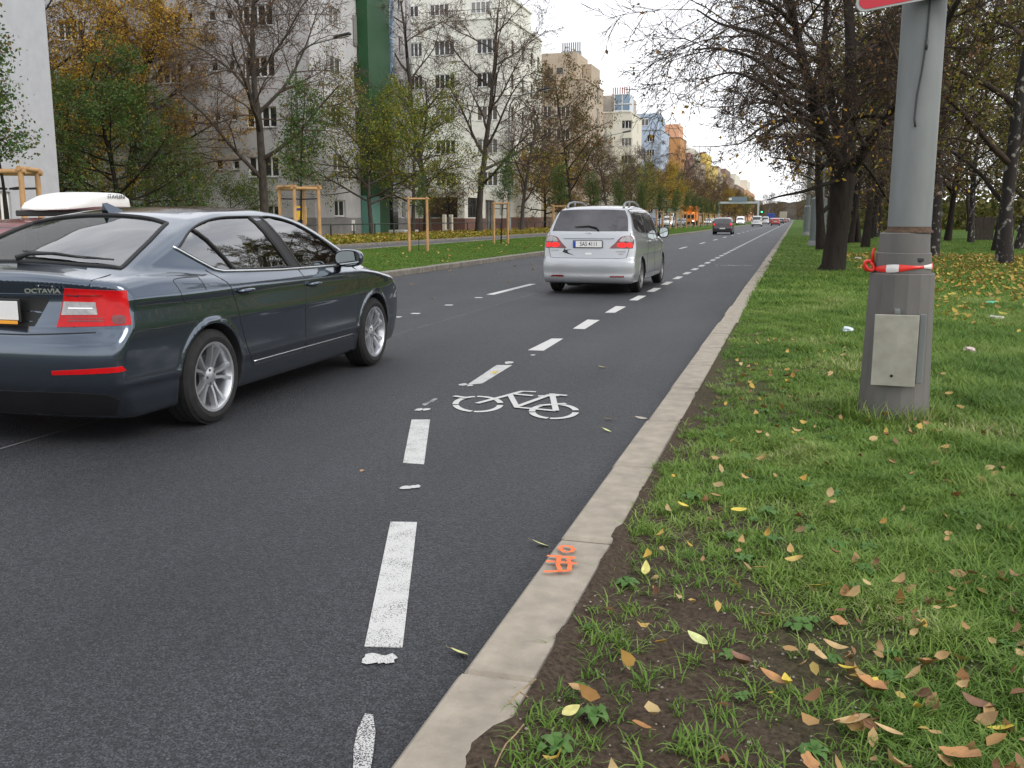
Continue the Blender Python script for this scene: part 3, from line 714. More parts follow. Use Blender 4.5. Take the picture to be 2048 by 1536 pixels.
def project(S, P, view, sg=1):
    """project 2D points on the body: 'side' (y,z), 'rear'/'front' (x,z), 'top' (x,y)"""
    P = np.asarray(P, float)
    if view == 'side':
        o = np.stack([np.zeros(len(P)), P[:, 0], P[:, 1]], -1); d = np.tile([sg*1., 0, 0], (len(P), 1))
    elif view == 'rear':
        o = np.stack([P[:, 0], np.full(len(P), S.ya), P[:, 1]], -1); d = np.tile([0, -1., 0], (len(P), 1))
    elif view == 'front':
        o = np.stack([P[:, 0], np.full(len(P), S.yb), P[:, 1]], -1); d = np.tile([0, 1., 0], (len(P), 1))
    else:
        o = np.stack([P[:, 0], P[:, 1], np.full(len(P), .75)], -1); d = np.tile([0, 0, 1.], (len(P), 1))
    return solve(S.F, o, d, 2.0)
def patch(S, poly, view, off, sg=1, step=.05, rim=.012, name='patch', m=None, parent=None, warp=None):
    """thin curved plate lying on the body inside a 2D outline"""
    bd = dens(poly, step); pts = [Vector(p) for p in bd]; nb = len(pts)
    A = np.array(bd); x0, y0 = A.min(0); x1, y1 = A.max(0)
    def inside(px, py):
        c = False; j = nb-1
        for i in range(nb):
            if (A[i, 1] > py) != (A[j, 1] > py) and px < (A[j, 0]-A[i, 0])*(py-A[i, 1])/(A[j, 1]-A[i, 1])+A[i, 0]: c = not c
            j = i
        return c
    for gx in np.arange(x0+step/2, x1, step):
        for gy in np.arange(y0+step/2, y1, step):
            if inside(gx, gy) and np.min((A[:, 0]-gx)**2+(A[:, 1]-gy)**2) > (step*.45)**2: pts.append(Vector((gx, gy)))
    V2, E2, F2, *_ = delaunay_2d_cdt(pts, [(i, (i+1) % nb) for i in range(nb)], [], 1, 1e-6)
    P2 = np.array([tuple(v) for v in V2]); P3 = project(S, P2, view, sg) if warp is None else warp(P2)
    g = S.grad(P3); top = P3+g*off; bot = P3+g*(off-rim); n = len(P3)
    faces = []
    bmt = [tuple(f) for f in F2]; ctr = P3.mean(0)
    for f in bmt:
        a, b_, c = top[f[0]], top[f[1]], top[f[2]]; nn = np.cross(b_-a, c-a)
        faces.append(f if nn @ g[f[0]] > 0 else f[::-1])
    ec = {}
    for f in faces:
        for i in range(len(f)): ec[(f[i], f[(i+1) % len(f)])] = 1
    rimf = [(b_, a, a+n, b_+n) for (a, b_) in ec if (b_, a) not in ec]
    me = mesh_np(name, np.vstack([top, bot]), faces+rimf, smooth=True)
    N_ = []
    for pl_ in me.polygons:
        for vi in pl_.vertices: N_.append(tuple(g[vi % n]) if pl_.index < len(faces) else tuple(pl_.normal))
    me.normals_split_custom_set(N_)
    return link(name, me, m, parent)
def line_on(S, pts, view, sg=1, off=0., r=.003, step=.04, n=5, b=None, closed=False):
    P = []
    for i in range(len(pts)-(0 if closed else 1)):
        a = np.array(pts[i], float); c = np.array(pts[(i+1) % len(pts)], float); k = max(1, int(np.ceil(np.linalg.norm(c-a)/step)))
        P += [a+(c-a)*t/k for t in range(k)]
    P.append(np.array(pts[0] if closed else pts[-1], float))
    Q = project(S, P, view, sg); g = S.grad(Q); Q = Q+g*off
    b = b or MB(); b.tube([tuple(q) for q in Q], r, n); return b
def smooth_poly(pts, k=4):
    """closed Catmull-Rom through points; a third coordinate of 1 marks a sharp corner"""
    out_ = []; n = len(pts)
    for i in range(n):
        p0, p1, p2, p3 = [np.array(pts[(i+j) % n][:2], float) for j in (-1, 0, 1, 2)]
        if len(pts[i]) > 2: p0 = p1-(p2-p1)
        if len(pts[(i+1) % n]) > 2: p3 = p2+(p2-p1)
        for t in np.arange(k)/k:
            out_.append(tuple(.5*((2*p1)+(-p0+p2)*t+(2*p0-5*p1+4*p2-p3)*t*t+(-p0+3*p1-3*p2+p3)*t**3)))
    return out_
# materials
def carpaint(name, col, flake=.35, rough=.28, metal=.35, ior=1.5):
    m, n, l, p = newmat(name); p.inputs['Base Color'].default_value = tuple(col[:3])+(1,)
    p.inputs['Metallic'].default_value = metal; p.inputs['Roughness'].default_value = rough
    p.inputs['Coat Weight'].default_value = 1; p.inputs['Coat Roughness'].default_value = .025; p.inputs['Coat IOR'].default_value = ior
    t = n.new('ShaderNodeTexCoord'); a = n.new('ShaderNodeTexNoise'); a.inputs['Scale'].default_value = 2.2; a.inputs['Detail'].default_value = 8
    l(t.outputs['Object'], a.inputs['Vector'])
    sp = n.new('ShaderNodeSeparateXYZ'); l(t.outputs['Object'], sp.inputs[0])
    # road film: rougher and greyer low down, broken up by noise
    mr_ = n.new('ShaderNodeMapRange'); mr_.inputs['From Min'].default_value = .75; mr_.inputs['From Max'].default_value = .15; l(sp.outputs['Z'], mr_.inputs['Value'])
    mu = n.new('ShaderNodeMath'); mu.operation = 'MULTIPLY'; l(mr_.outputs[0], mu.inputs[0]); l(a.outputs['Fac'], mu.inputs[1])
    mixc = n.new('ShaderNodeMix'); mixc.data_type = 'RGBA'; mixc.inputs['A'].default_value = tuple(col[:3])+(1,); mixc.inputs['B'].default_value = (.16, .14, .12, 1)
    s2 = n.new('ShaderNodeMath'); s2.operation = 'MULTIPLY'; s2.inputs[1].default_value = .35; l(mu.outputs[0], s2.inputs[0]); l(s2.outputs[0], mixc.inputs['Factor']); l(mixc.outputs['Result'], p.inputs['Base Color'])
    r2 = n.new('ShaderNodeMapRange'); r2.inputs['To Min'].default_value = .025; r2.inputs['To Max'].default_value = .4; l(mu.outputs[0], r2.inputs['Value']); l(r2.outputs[0], p.inputs['Coat Roughness'])
    return m
M['tyre'] = mat('tyre_rubber', (.018, .018, .018), .85, var=.25, vscale=20, spec=.3)
M['rim'] = mat('alloy', (.55, .56, .58), .28, metal=.85, var=.08)
M['rimdark'] = mat('brake_dark', (.05, .05, .05), .6, var=.3)
M['steelrim'] = mat('grey_wheel', (.17, .17, .17), .5, metal=.5, var=.2)
M['blackplastic'] = mat('black_plastic', (.012, .012, .013), .45, var=.2)
M['rubber'] = mat('window_seal', (.008, .008, .008), .55)
M['chrome'] = mat('chrome', (.8, .8, .8), .12, metal=1, var=.03)
M['interior'] = mat('dark_cabin_cloth', (.02, .02, .022), .9, var=.3, vscale=10)
M['well'] = mat('wheel_well', (.01, .01, .01), .95)
M['redlens'] = mat('red_lens', (.45, .003, .005), .28, spec=.25, coat=.25, var=.15, vscale=30, emit=((1, .02, .02), .03))
M['redlamp'] = mat('lit_brake_lamp', (.55, .004, .004), .45, emit=((1, .015, .01), .40))
M['darkred'] = mat('dark_red_lens', (.14, .004, .006), .1, coat=1)
M['clearlens'] = mat('clear_lens', (.30, .29, .29), .15, coat=1, var=.3, vscale=25)
M['plate'] = mat('plate_white', (.72, .72, .70), .4, var=.04)
M['plateblue'] = mat('plate_blue', (.01, .05, .35), .4)
M['letter'] = mat('letter_black', (.01, .01, .01), .5)
M['letter_orange'] = mat('plate_orange', (.8, .35, .03), .5)
M['mirrorglass'] = mat('mirror_glass', (.5, .55, .55), .03, metal=1, var=.02)
def glassmat(name, tint, refl_rough=.01, alpha=.75):
    """thin car glass: tinted see-through plus a Fresnel reflection"""
    m, n, l, p = newmat(name); n.remove(p)
    tr = n.new('ShaderNodeBsdfTransparent'); tr.inputs['Color'].default_value = tuple(tint)+(1,)
    gl = n.new('ShaderNodeBsdfGlossy'); gl.inputs['Roughness'].default_value = refl_rough; gl.inputs['Color'].default_value = (1, 1, 1, 1)
    fr_ = n.new('ShaderNodeFresnel'); fr_.inputs['IOR'].default_value = 3.4
    ms = n.new('ShaderNodeMixShader'); l(fr_.outputs[0], ms.inputs[0]); l(tr.outputs[0], ms.inputs[1]); l(gl.outputs[0], ms.inputs[2])
    l(ms.outputs[0], n['Material Output'].inputs[0]); return m
M['carglass'] = glassmat('car_glass', (.66, .76, .72))
M['privacy'] = mat('privacy_glass', (.03, .028, .033), .05, spec=.9, var=.25, vscale=4)
M['farglass'] = mat('vehicle_glass', (.03, .033, .036), .06, spec=.9, var=.4, vscale=5)
def text_mesh(s, size, ext=.002, m=None, name='lettering', parent=None, T=None, sx=1., align='CENTER', bold=0):
    c = bpy.data.curves.new('t', 'FONT'); c.body = s; c.size = size; c.extrude = ext; c.align_x = align; c.align_y = 'CENTER'; c.offset = bold; c.resolution_u = 3
    o = bpy.data.objects.new('t', c); COL.objects.link(o); bpy.context.view_layer.update()
    me = bpy.data.meshes.new_from_object(o.evaluated_get(bpy.context.evaluated_depsgraph_get())); bpy.data.objects.remove(o); bpy.data.curves.remove(c)
    me.transform(Matrix.Diagonal((sx, 1, 1, 1)))
    if T is not None: me.transform(T)
    me.materials.clear()
    return link(name, me, m, parent)
FACE_BACK = Matrix.Rotation(R(90), 4, 'X')            # text upright, read from behind (looking along +y)
def make_wheel(parent, x, y, z, r, wd, sg, style='twin', name='wheel', seg=40, ph=0.):
    """sg: +1 outer face toward +x"""
    T = Matrix.Translation((x, y, z)) @ Matrix.Rotation(R(90)*sg, 4, 'Y')
    root = MB(); rr = r*.70
    prof = [(rr-.012, -wd/2+.02), (rr+.02, -wd/2), (r-.05, -wd/2-.004), (r-.018, -wd/2+.012), (r, -wd/2+.04)]
    for g_ in np.linspace(-.6, .6, 4): prof += [(r, g_*wd*.55-.006), (r-.009, g_*wd*.55-.004), (r-.009, g_*wd*.55+.004), (r, g_*wd*.55+.006)]
    prof += [(r, wd/2-.04), (r-.018, wd/2-.012), (r-.05, wd/2+.004), (rr+.02, wd/2), (rr-.012, wd/2-.02)]
    root.lathe(prof, seg, cap=False); tyre = root.build('tyre', M['tyre'], None, ang=30)
    wobj = tyre; wobj.name = name; wobj.matrix_world = T
    wobj.parent = parent; _kid.setdefault(parent.name, []).append(wobj)
    b = MB(); h = wd/2
    b.lathe([(rr+.012, -h+.01), (rr-.02, -h+.02), (rr-.03, 0), (rr-.022, h-.03), (rr-.004, h-.006), (rr+.012, h-.004)], seg, cap=False)
    if style == 'twin':
        for k in range(5):
            a0 = ph+2*math.pi*k/5
            for s_ in (-1, 1):
                a1 = a0+s_*.20; vs = []
                n1_, n2_ = .028, .022
                for (rad, ang_, hw_, top, bot) in ((.055, a0+s_*.30, .014, h-.035, h-.075), (rr*.55, a0+s_*.19, .013, h-.026, h-.06), (rr-.012, a1+s_*.04, .016, h-.012, h-.045)):
                    c = Vector((rad*math.cos(ang_), rad*math.sin(ang_), 0)); t = Vector((-math.sin(ang_), math.cos(ang_), 0))
                    vs += [c-t*hw_+Vector((0, 0, bot)), c-t*hw_*.7+Vector((0, 0, top)), c+t*hw_*.7+Vector((0, 0, top)), c+t*hw_+Vector((0, 0, bot))]
                F_ = []
                for q in (0, 4):
                    for e in range(4): F_.append((q+e, q+(e+1) % 4, q+4+(e+1) % 4, q+4+e))
                b.add(vs, F_)
        b.lathe([(.001, h-.025), (.03, h-.026), (.062, h-.034), (.068, h-.05), (.068, h-.08)], 20, cap=False)
    else:
        ns = 7 if style == 'seven' else 5
        for k in range(ns):
            a0 = ph+2*math.pi*k/ns; vs = []
            for (rad, hw_, top, bot) in ((.05, .04, h-.03, h-.07), (rr-.012, .032, h-.02, h-.05)):
                c = Vector((rad*math.cos(a0), rad*math.sin(a0), 0)); t = Vector((-math.sin(a0), math.cos(a0), 0))
                vs += [c-t*hw_+Vector((0, 0, bot)), c-t*hw_*.7+Vector((0, 0, top)), c+t*hw_*.7+Vector((0, 0, top)), c+t*hw_+Vector((0, 0, bot))]
            b.add(vs, [(e, (e+1) % 4, 4+(e+1) % 4, 4+e) for e in range(4)])
        b.lathe([(.001, h-.02), (.05, h-.024), (.08, h-.05)], 16, cap=False)
    rim = b.build('rim', M['rim'] if style == 'twin' else M['steelrim'], wobj, ang=35)
    d = MB(); d.lathe([(.001, h-.10), (.14, h-.10), (.145, h-.115), (rr-.03, h-.13)], seg, cap=False); d.build('brake_disc', M['rimdark'], wobj, ang=30)
    if style == 'twin':
        nb = MB()
        for k in range(5):
            a = ph+.6+2*math.pi*k/5; nb.lathe([(.011, h-.05), (.011, h-.028), (.001, h-.027)], 8, T=Matrix.Translation((.045*math.cos(a), .045*math.sin(a), 0)))
        nb.build('wheel_bolts', M['rimdark'], wobj, ang=30)
    return wobj
def cyl(y, z, r, x0, x1, n=64):
    b = MB(); T = Matrix.Translation((0, y, z)) @ Matrix.Rotation(R(90), 4, 'Y'); b.lathe([(r, x0), (r, x1)], n, T=T)
    me = bpy.data.meshes.new('c'); me.from_pydata(b.v, [], b.f); bm = bmesh.new(); bm.from_mesh(me); bmesh.ops.recalc_face_normals(bm, faces=bm.faces)
    for f in bm.faces: f.material_index = 1
    bm.to_mesh(me); bm.free(); return me
def prism_cut(poly, a, b_, axis, mi=1):
    b = MB(); b.prism(poly, a, b_, axis); me = bpy.data.meshes.new('c'); me.from_pydata(b.v, [], b.f)
    bm = bmesh.new(); bm.from_mesh(me); bmesh.ops.recalc_face_normals(bm, faces=bm.faces)
    for f in bm.faces: f.material_index = mi
    bm.to_mesh(me); bm.free(); return me
def plate_obj(root, x, y, z, w_, txt, tilt=0, side=-1):
    """registration plate facing -y (side=-1) or +y"""
    T = Matrix.Translation((x, y, z)) @ Matrix.Rotation(R(180) if side > 0 else 0, 4, 'Z') @ Matrix.Rotation(tilt, 4, 'X')
    b = MB(); b.box(-w_/2-.012, w_/2+.012, 0, .012, -.068, .068, bev=.003, T=T); pf = b.build('plate_holder', M['blackplastic'], root)
    b = MB(); b.box(-w_/2, w_/2, -.004, 0, -.055, .055, bev=.0015, T=T); pl_ = b.build('licence_plate', M['plate'], root)
    b = MB(); b.box(-w_/2+.002, -w_/2+.042, -.0055, -.004, -.053, .053, T=T); b.build('plate_band', M['plateblue'], pl_)
    if txt: text_mesh(txt, .105, .0008, M['letter'], 'lettering', pl_, T @ Matrix.Translation((.02, -.005, 0)) @ FACE_BACK, sx=.80, bold=.0004)
    return pl_
# ================================================================ big lamp post with its sign
M['galv'] = mat('galvanised_steel', (.18, .19, .188), .55, metal=.2, var=.16, vscale=3.5, vz=.35, bump=.25, bscale=140, detail=10, bdist=.003)
M['postpaint'] = mat('dark_grey_paint', (.12, .112, .105), .6, var=.2, vscale=4, vz=.3, bump=.25, bscale=90, bdist=.003)
M['hatch'] = mat('bare_metal_hatch', (.36, .34, .29), .55, metal=.3, var=.18, vscale=7, detail=10)
M['rust'] = mat('rust_and_dirt', (.075, .045, .028), .95, var=.4, vscale=40)
M['tape_red'] = mat('red_tape', (.70, .03, .02), .35); M['tape_white'] = mat('white_tape', (.70, .68, .66), .35)
M['sign_red'] = mat('sign_red', (.50, .012, .03), .35, var=.06); M['sign_grey'] = mat('sign_edge', (.35, .36, .35), .45, metal=.3)
M['sign_white'] = mat('sign_white', (.75, .75, .73), .4)
LX, LY = .675, 6.62            # axis of the post
post = empty('lamp_post', (LX, LY, 0), 0, 'big galvanised lamp post with a dark flared base beside the kerb', 'lamp post')
tilt = Matrix.Identity(4)
def ring_prism(r0, r1, z0, z1, n=12, ph=0, bev=.006):
    b = MB(); b.lathe([(r0*.99, z0), (r0, z0+.001), (r0+(r1-r0)*.98, z1-bev), (r1-bev, z1)], n, T=tilt @ Matrix.Rotation(ph, 4, 'Z')); return b
ring_prism(.226, .196, -.15, 1.02, 16, .1).build('base', M['postpaint'], post)
ring_prism(.172, .166, 1.02, 1.150, 32).build('collar', M['postpaint'], post, ang=40)
ring_prism(.156, .150, 1.150, 1.272, 32).build('collar', M['postpaint'], post, ang=40)
b = MB(); b.lathe([(.129, 1.26), (.128, 2.2), (.125, 4.5), (.08, 10.5)], 40, T=Matrix.Translation((.022, 0, 0))); b.build('shaft', M['galv'], post, ang=40)
b = MB(); b.lathe([(.146, 1.273), (.141, 1.285), (.132, 1.292), (.1295, 1.31)], 32, T=Matrix.Translation((.022, 0, 0)), cap=False); b.build('rust_ring', M['rust'], post, smooth=True)
b = MB(); b.lathe([(.1283, 1.9), (.1290, 1.9005), (.1288, 2.245), (.1278, 2.2455)], 40, T=Matrix.Translation((.022, 0, 0)), cap=False); worn = b
M['galv_dark'] = mat('galvanised_worn', (.15, .178, .172), .6, metal=.2, var=.2, vscale=6, vz=.5, bump=.2, bscale=140, bdist=.003)
# hatch cover faces the camera
va = math.atan2(-LY, -LX)+R(2)
Th = tilt @ Matrix.Rotation(va+R(90), 4, 'Z')
b = MB(); b.box(-.150, .108, -.232, -.217, .325, .775, bev=.003, T=Th @ Matrix.Rotation(R(1.2), 4, 'X')); hd = b.build('hatch_cover', M['hatch'], post)
b = MB(); b.box(.113, .150, -.205, -.190, .345, .78, bev=.003, T=Th @ Matrix.Rotation(R(1.2), 4, 'X')); b.build('hinge_strip', M['galv'], post)
b = MB(); b.box(-.040, -.002, -.254, -.228, .71, .795, bev=.004, T=Th @ Matrix.Rotation(R(-4), 4, 'X')); b.box(-.036, -.004, -.240, -.208, .775, .80, bev=.003, T=Th); b.build('lock_tab', M['galv'], hd)
b = MB(); b.lathe([(.011, 0), (.009, .018)], 14, T=Th @ Matrix.Translation((-.03, -.225, .385)) @ Matrix.Rotation(R(90), 4, 'X')); b.lathe([(.004, 0), (.004, .014)], 8, T=Th @ Matrix.Translation((.032, -.225, .38)) @ Matrix.Rotation(R(90), 4, 'X')); b.build('key_hole', M['well'] if 'well' in M else M['dark'], hd)
b = MB(); b.tube([Th @ Vector(p) for p in [(.05, -.131, 2.85), (.045, -.131, 2.5), (.042, -.132, 2.40), (.028, -.131, 2.24), (.01, -.131, 2.10), (.004, -.131, 1.96), (.012, -.138, 1.91)]], .0055, 6); b.tube([Th @ Vector(p) for p in [(.043, -.131, 2.42), (.042, -.131, 2.36)]], .009, 6); b.build('loose_cable', M['dark'], post, smooth=True)
b = MB(); b.box(.075, .115, -.150, -.138, 1.095, 1.118, bev=.004, T=Th); b.build('vent_slot', M['dark'], post)
b = MB(); b.tube([tilt @ Vector(p) for p in [(0, 0, 10.4), (-.6, 0, 11.0), (-2.0, 0, 11.2)]], [.07, .06, .05], 10); b.build('arm', M['galv'], post, smooth=True)
b = MB(); b.box(-2.9, -1.9, -.16, .16, 11.12, 11.3, bev=.05, T=tilt); b.build('lamp_head', M['dark'], post)
# barrier tape tied round the collar
tape = empty('barrier_tape', (LX, LY, 0), 0, 'red and white barrier tape tied in a knot round the dark collar of the post', 'tape')
rnd = random.Random(3)
for k in range(14):
    a0, a1 = k/14*2*math.pi, (k+1)/14*2*math.pi; b = MB(); vs = []
    m_ = 'tape_white' if k % 3 == 0 else 'tape_red'
    for a in np.linspace(a0, a1, 5):
        q = .006*math.sin(a*9); zc = 1.052+.012*math.sin(a+2); hh = .017+.008*math.sin(a*3.1+1)
        for (dr, dz) in ((.0, -hh), (.006, -hh*.3), (.002, hh*.4), (.0, hh)): vs.append(tilt @ Vector(((.176+dr+q*.3)*math.cos(a), (.176+dr+q*.3)*math.sin(a), zc+dz)))
    b.add(vs, [(i*4+j, i*4+4+j, i*4+5+j, i*4+1+j) for i in range(4) for j in range(3)]); b.build('tape_band', M[m_], tape, smooth=True)
b = MB(); kc = Th @ Vector((-.182, -.04, 1.062))
for k in range(3):
    pts = []
    for a in np.linspace(0, 2*math.pi*.9, 12): pts.append(kc+Vector((-.02+.028*math.cos(a+k), -.02*k+.01, .03*math.sin(a+k*.7))))
    b.tube(pts, [.011]*12, 5)
b.tube([kc+Vector((0, 0, .02)), kc+Vector((-.004, -.01, .075)), kc+Vector((.004, -.012, .115))], [.012, .011, .006], 5); b.build('knot', M['tape_red'], tape, smooth=True)
# warning sign clamped above, only its lower edge enters the picture
sg_ = empty('warning_sign', (LX, LY, 0), 0, 'triangular red bordered road sign clamped to the big lamp post', 'road sign')
def rounded_tri(s, r, n=6):
    c = [(-s/2, 0), (s/2, 0), (0, s*.866)]; out_ = []
    cx, cy = 0, s*.2887
    for i, p in enumerate(c):
        d = Vector((cx-p[0], cy-p[1])).normalized()*(2*r); q = (p[0]+d.x, p[1]+d.y); a0 = math.atan2(-d.y, -d.x)
        for t in np.linspace(-math.pi/3, math.pi/3, n): out_.append((q[0]+r*math.cos(a0+t), q[1]+r*math.sin(a0+t)))
    return out_
pL = G(1696, 22, 0); Ts = Matrix.Translation((.10-.0, -.20, 0)) @ Matrix.Rotation(R(14), 4, 'Z')
zs = PY(1790, 18, LY-.2).z
Ts = Matrix.Translation((PY(1890, 0, LY-.22).x-LX-.03, -.22, zs+.05)) @ Matrix.Rotation(R(8), 4, 'Z') @ Matrix.Rotation(R(-9.5), 4, 'Y')
b = MB(); b.prism(rounded_tri(1.0, .045), 0, .022, 1, T=Ts); pl_ = b.build('sign_plate', M['sign_grey'], sg_)
tri = [(x*.965, y*.965+.012) for x, y in rounded_tri(1.0, .045)]
b = MB(); b.prism(tri, -.003, 0, 1, T=Ts); b.build('sign_border', M['sign_red'], pl_)
tri = [(x*.66, y*.66+.098) for x, y in rounded_tri(1.0, .04)]
b = MB(); b.prism(tri, -.006, -.003, 1, T=Ts); b.build('sign_face', M['sign_white'], pl_)
b = MB()
for zz in (.15, .5): b.lathe([(.152, zs+zz-.02), (.152, zs+zz+.02)], 24, T=Matrix.Translation((.035, 0, 0)), cap=False); b.box(-.05, .12, -.2, -.14, zs+zz-.02, zs+zz+.02)
b.build('clamp', M['galv'], sg_)
# ================================================================ young trees between stakes on the median
M['stake'] = mat('peeled_wood', (.47, .27, .12), .7, var=.25, vscale=5, vz=.5, bump=.2, bscale=60)
M['strap'] = mat('black_strap', (.02, .02, .02), .7)
def make_stakes():
    r = empty('tree_stakes', (0, 0, 0))
    for k in range(4):
        a = R(45+90*k); x, y = .50*math.cos(a), .50*math.sin(a); b = MB(); b.tube([(x, y, -.2), (x*.995, y, 1.0), (x*.985, y*.985, 2.12)], [.048, .046, .044], 10); b.build('stake', M['stake'], r, ang=60)
    for k in range(4):
        a, c = R(45+90*k), R(135+90*k); p = Vector((.495*math.cos(a), .495*math.sin(a), 2.12+.05*(k % 2))); q = Vector((.495*math.cos(c), .495*math.sin(c), 2.12+.05*(k % 2))); d = (q-p).normalized()*.08
        b = MB(); b.tube([p-d, q+d], .042, 8); b.build('cross_bar', M['stake'], r, ang=60)
    b = MB()
    for k in range(4):
        a = R(45+90*k); b.tube([(.48*math.cos(a), .48*math.sin(a), 1.86), (.06*math.cos(a), .06*math.sin(a), 1.84)], .02, 5)
    b.build('strap', M['strap'], r); return r
stk0 = make_stakes(); stk_used = [False]
def place_stakes(x, y, label, s=1., rz=22):
    o = stk0 if not stk_used[0] else copy_tree(stk0); stk_used[0] = True
    o.location = (x, y, .10); o.scale = (s, s, s); tag(o, label, 'tree stakes', 'stake frames round the young trees'); o.rotation_euler = (0, 0, R(rz)); o.scale = (s, s, .945*s); return o
# ================================================================ low rail, street lamps, gantry, traffic light, poster
M['rail'] = mat('dark_green_rail', (.03, .04, .035), .5)
rail = empty('low_railing', (-25.2, 40, 0), 0, 'low dark tubular railing along the far verge in front of the grey block', 'railing')
b = MB(); b.tube([(0, -20, 1.02), (0, 130, 1.02)], .04, 6); b.build('top_rail', M['rail'], rail)
for k in range(51): b = MB(); b.box(-.035, .035, -20+k*3-.035, -20+k*3+.035, 0, 1.0); b.build('post', M['rail'], rail)
M['lamp_grey'] = mat('street_lamp_grey', (.16, .18, .175), .5, metal=.3)
M['lamp_cover'] = mat('lamp_cover', (.55, .56, .58), .3)
def street_lamp(x, y, H_, label, arm=3.0, lean=0, s=1):
    r = empty('street_lamp', (x, y, .1), 0, label, 'street lamp', 'street lamps on the far verge')
    b = MB(); b.lathe([(.15, 0), (.15, 1.3), (.10, 1.35), (.095, H_*.6), (.06, H_-1.2)], 14, T=Matrix.Identity(4)); b.build('pole', M['lamp_grey'], r, ang=50)
    b = MB(); P = [(0, 0, H_-1.2), (.12*s, 0, H_-.5), (.5*s, 0, H_-.05), (1.2*s, 0, H_+.2), (arm*s, 0, H_+.45)]; b.tube(P, [.06, .055, .05, .045, .04], 8); b.build('arm', M['lamp_grey'], r, smooth=True)
    b = MB(); T = Matrix.Translation((arm*s, 0, H_+.45)) @ Matrix.Rotation(R(-10*s), 4, 'Y'); b.box(-.1, .95*1, -.15, .15, -.04, .12, bev=.05, T=T if s > 0 else T @ Matrix.Rotation(R(180), 4, 'Z')); h = b.build('lamp_head', M['dark'], r)
    b = MB(); b.box(.15, .85, -.11, .11, -.09, -.03, bev=.025, T=T if s > 0 else T @ Matrix.Rotation(R(180), 4, 'Z')); b.build('lamp_glass', M['lamp_cover'], h); return r
p = G(604, 480, .1); street_lamp(p.x, p.y, 10.9, 'street lamp with a curved arm in front of the grey block', 2.6)
street_lamp(-22.9, 78, 11.0, 'street lamp before the right corner of the cream white block', 2.6)
street_lamp(-22.9, 118, 11.0, 'street lamp before the tan block', 2.6)
street_lamp(-22.9, 160, 11.0, 'street lamp before the cream block with glazed penthouses', 2.6)
street_lamp(-22.9, 200, 11.0, 'street lamp before the pale blue block', 2.6)
street_lamp(-22.9, 262, 11.0, 'street lamp before the dusty pink block', 2.6)
# poster on the first lamp
po = empty('election_poster', (p.x, p.y-.2, .1), R(25), 'yellow poster with two suited men tied to the street lamp', 'poster')
M['poster_yellow'] = mat('poster_yellow', (.80, .52, .03), .6); M['suit'] = mat('printed_suit', (.03, .035, .06), .7); M['skin'] = mat('printed_skin', (.55, .32, .22), .7); M['poster_blue'] = mat('poster_blue', (.03, .05, .25), .6)
z0 = PY(610, 446, p.y).z-.1; Wp, Hp = .62, .98
b = MB(); b.box(-Wp/2+.1, Wp/2+.1, -.01, .01, z0, z0+Hp, bev=.003); pp = b.build('poster_board', M['poster_yellow'], po)
b = MB(); b.prism(rounded_tri(.01, .001) and [(-.19, z0+.72), (.14, z0+.72), (.16, z0+.80), (.12, z0+.87), (-.17, z0+.86)], -.014, -.0105, 1); b.build('printed_panel', M['poster_blue'], pp)
for xx, dz in ((.0, -.02), (.24, .0)):
    b = MB(); b.prism([(xx-.14, z0+.01), (xx+.14, z0+.01), (xx+.12, z0+.16+dz), (xx+.04, z0+.22+dz), (xx-.04, z0+.22+dz), (xx-.12, z0+.16+dz)], -.014, -.0105, 1); b.build('printed_suit', M['suit'], pp)
    b = MB(); b.prism([(xx+.055*math.cos(a), z0+.31+dz+.075*math.sin(a)) for a in np.linspace(0, 2*math.pi, 14, endpoint=False)], -.017, -.0145, 1); b.build('printed_face', M['skin'], pp)
# sign gantry
gan = empty('sign_gantry', (-9.6, 186, .1), 0, 'pale grey overhead sign gantry with a blue grey board, seen from ahead', 'sign gantry')
M['gantry'] = mat('gantry_grey', (.42, .47, .47), .5); M['board_back'] = mat('board_blue_grey', (.16, .21, .24), .5)
gp = PX(1517, 441, -9.6)
xg_ = G(1517, 449).x; yg_ = 240; q1 = PY(1517, 405, yg_); q0 = PY(1455, 405, yg_); qb = PY(1460, 394, yg_); qb2 = PY(1494, 404.5, yg_)
gan.location = (q1.x, yg_, .1)
b = MB(); b.box(-.22, .22, -.22, .22, 0, q1.z+.1, bev=.03); b.build('leg', M['gantry'], gan)
b = MB(); b.box(q0.x-q1.x-2, .22, -.2, .2, q1.z-.35, q1.z+.12, bev=.03); b.build('beam', M['gantry'], gan)
b = MB(); b.box(q0.x-q1.x-2-.22, q0.x-q1.x-2+.22, -.22, .22, 0, q1.z, bev=.03); b.build('leg', M['gantry'], gan)
b = MB(); b.box(qb.x-q1.x, qb2.x-q1.x, -.35, -.25, q1.z+.12, PY(1475, 394.5, yg_).z, bev=.02); b.build('board', M['board_back'], gan)
b = MB(); b.box(-5.2+q0.x-q1.x+5.5, q0.x-q1.x+1.0, -.37, -.351, q1.z+.5, q1.z+1.0); b.build('board_mark', M['sign_white'], gan)
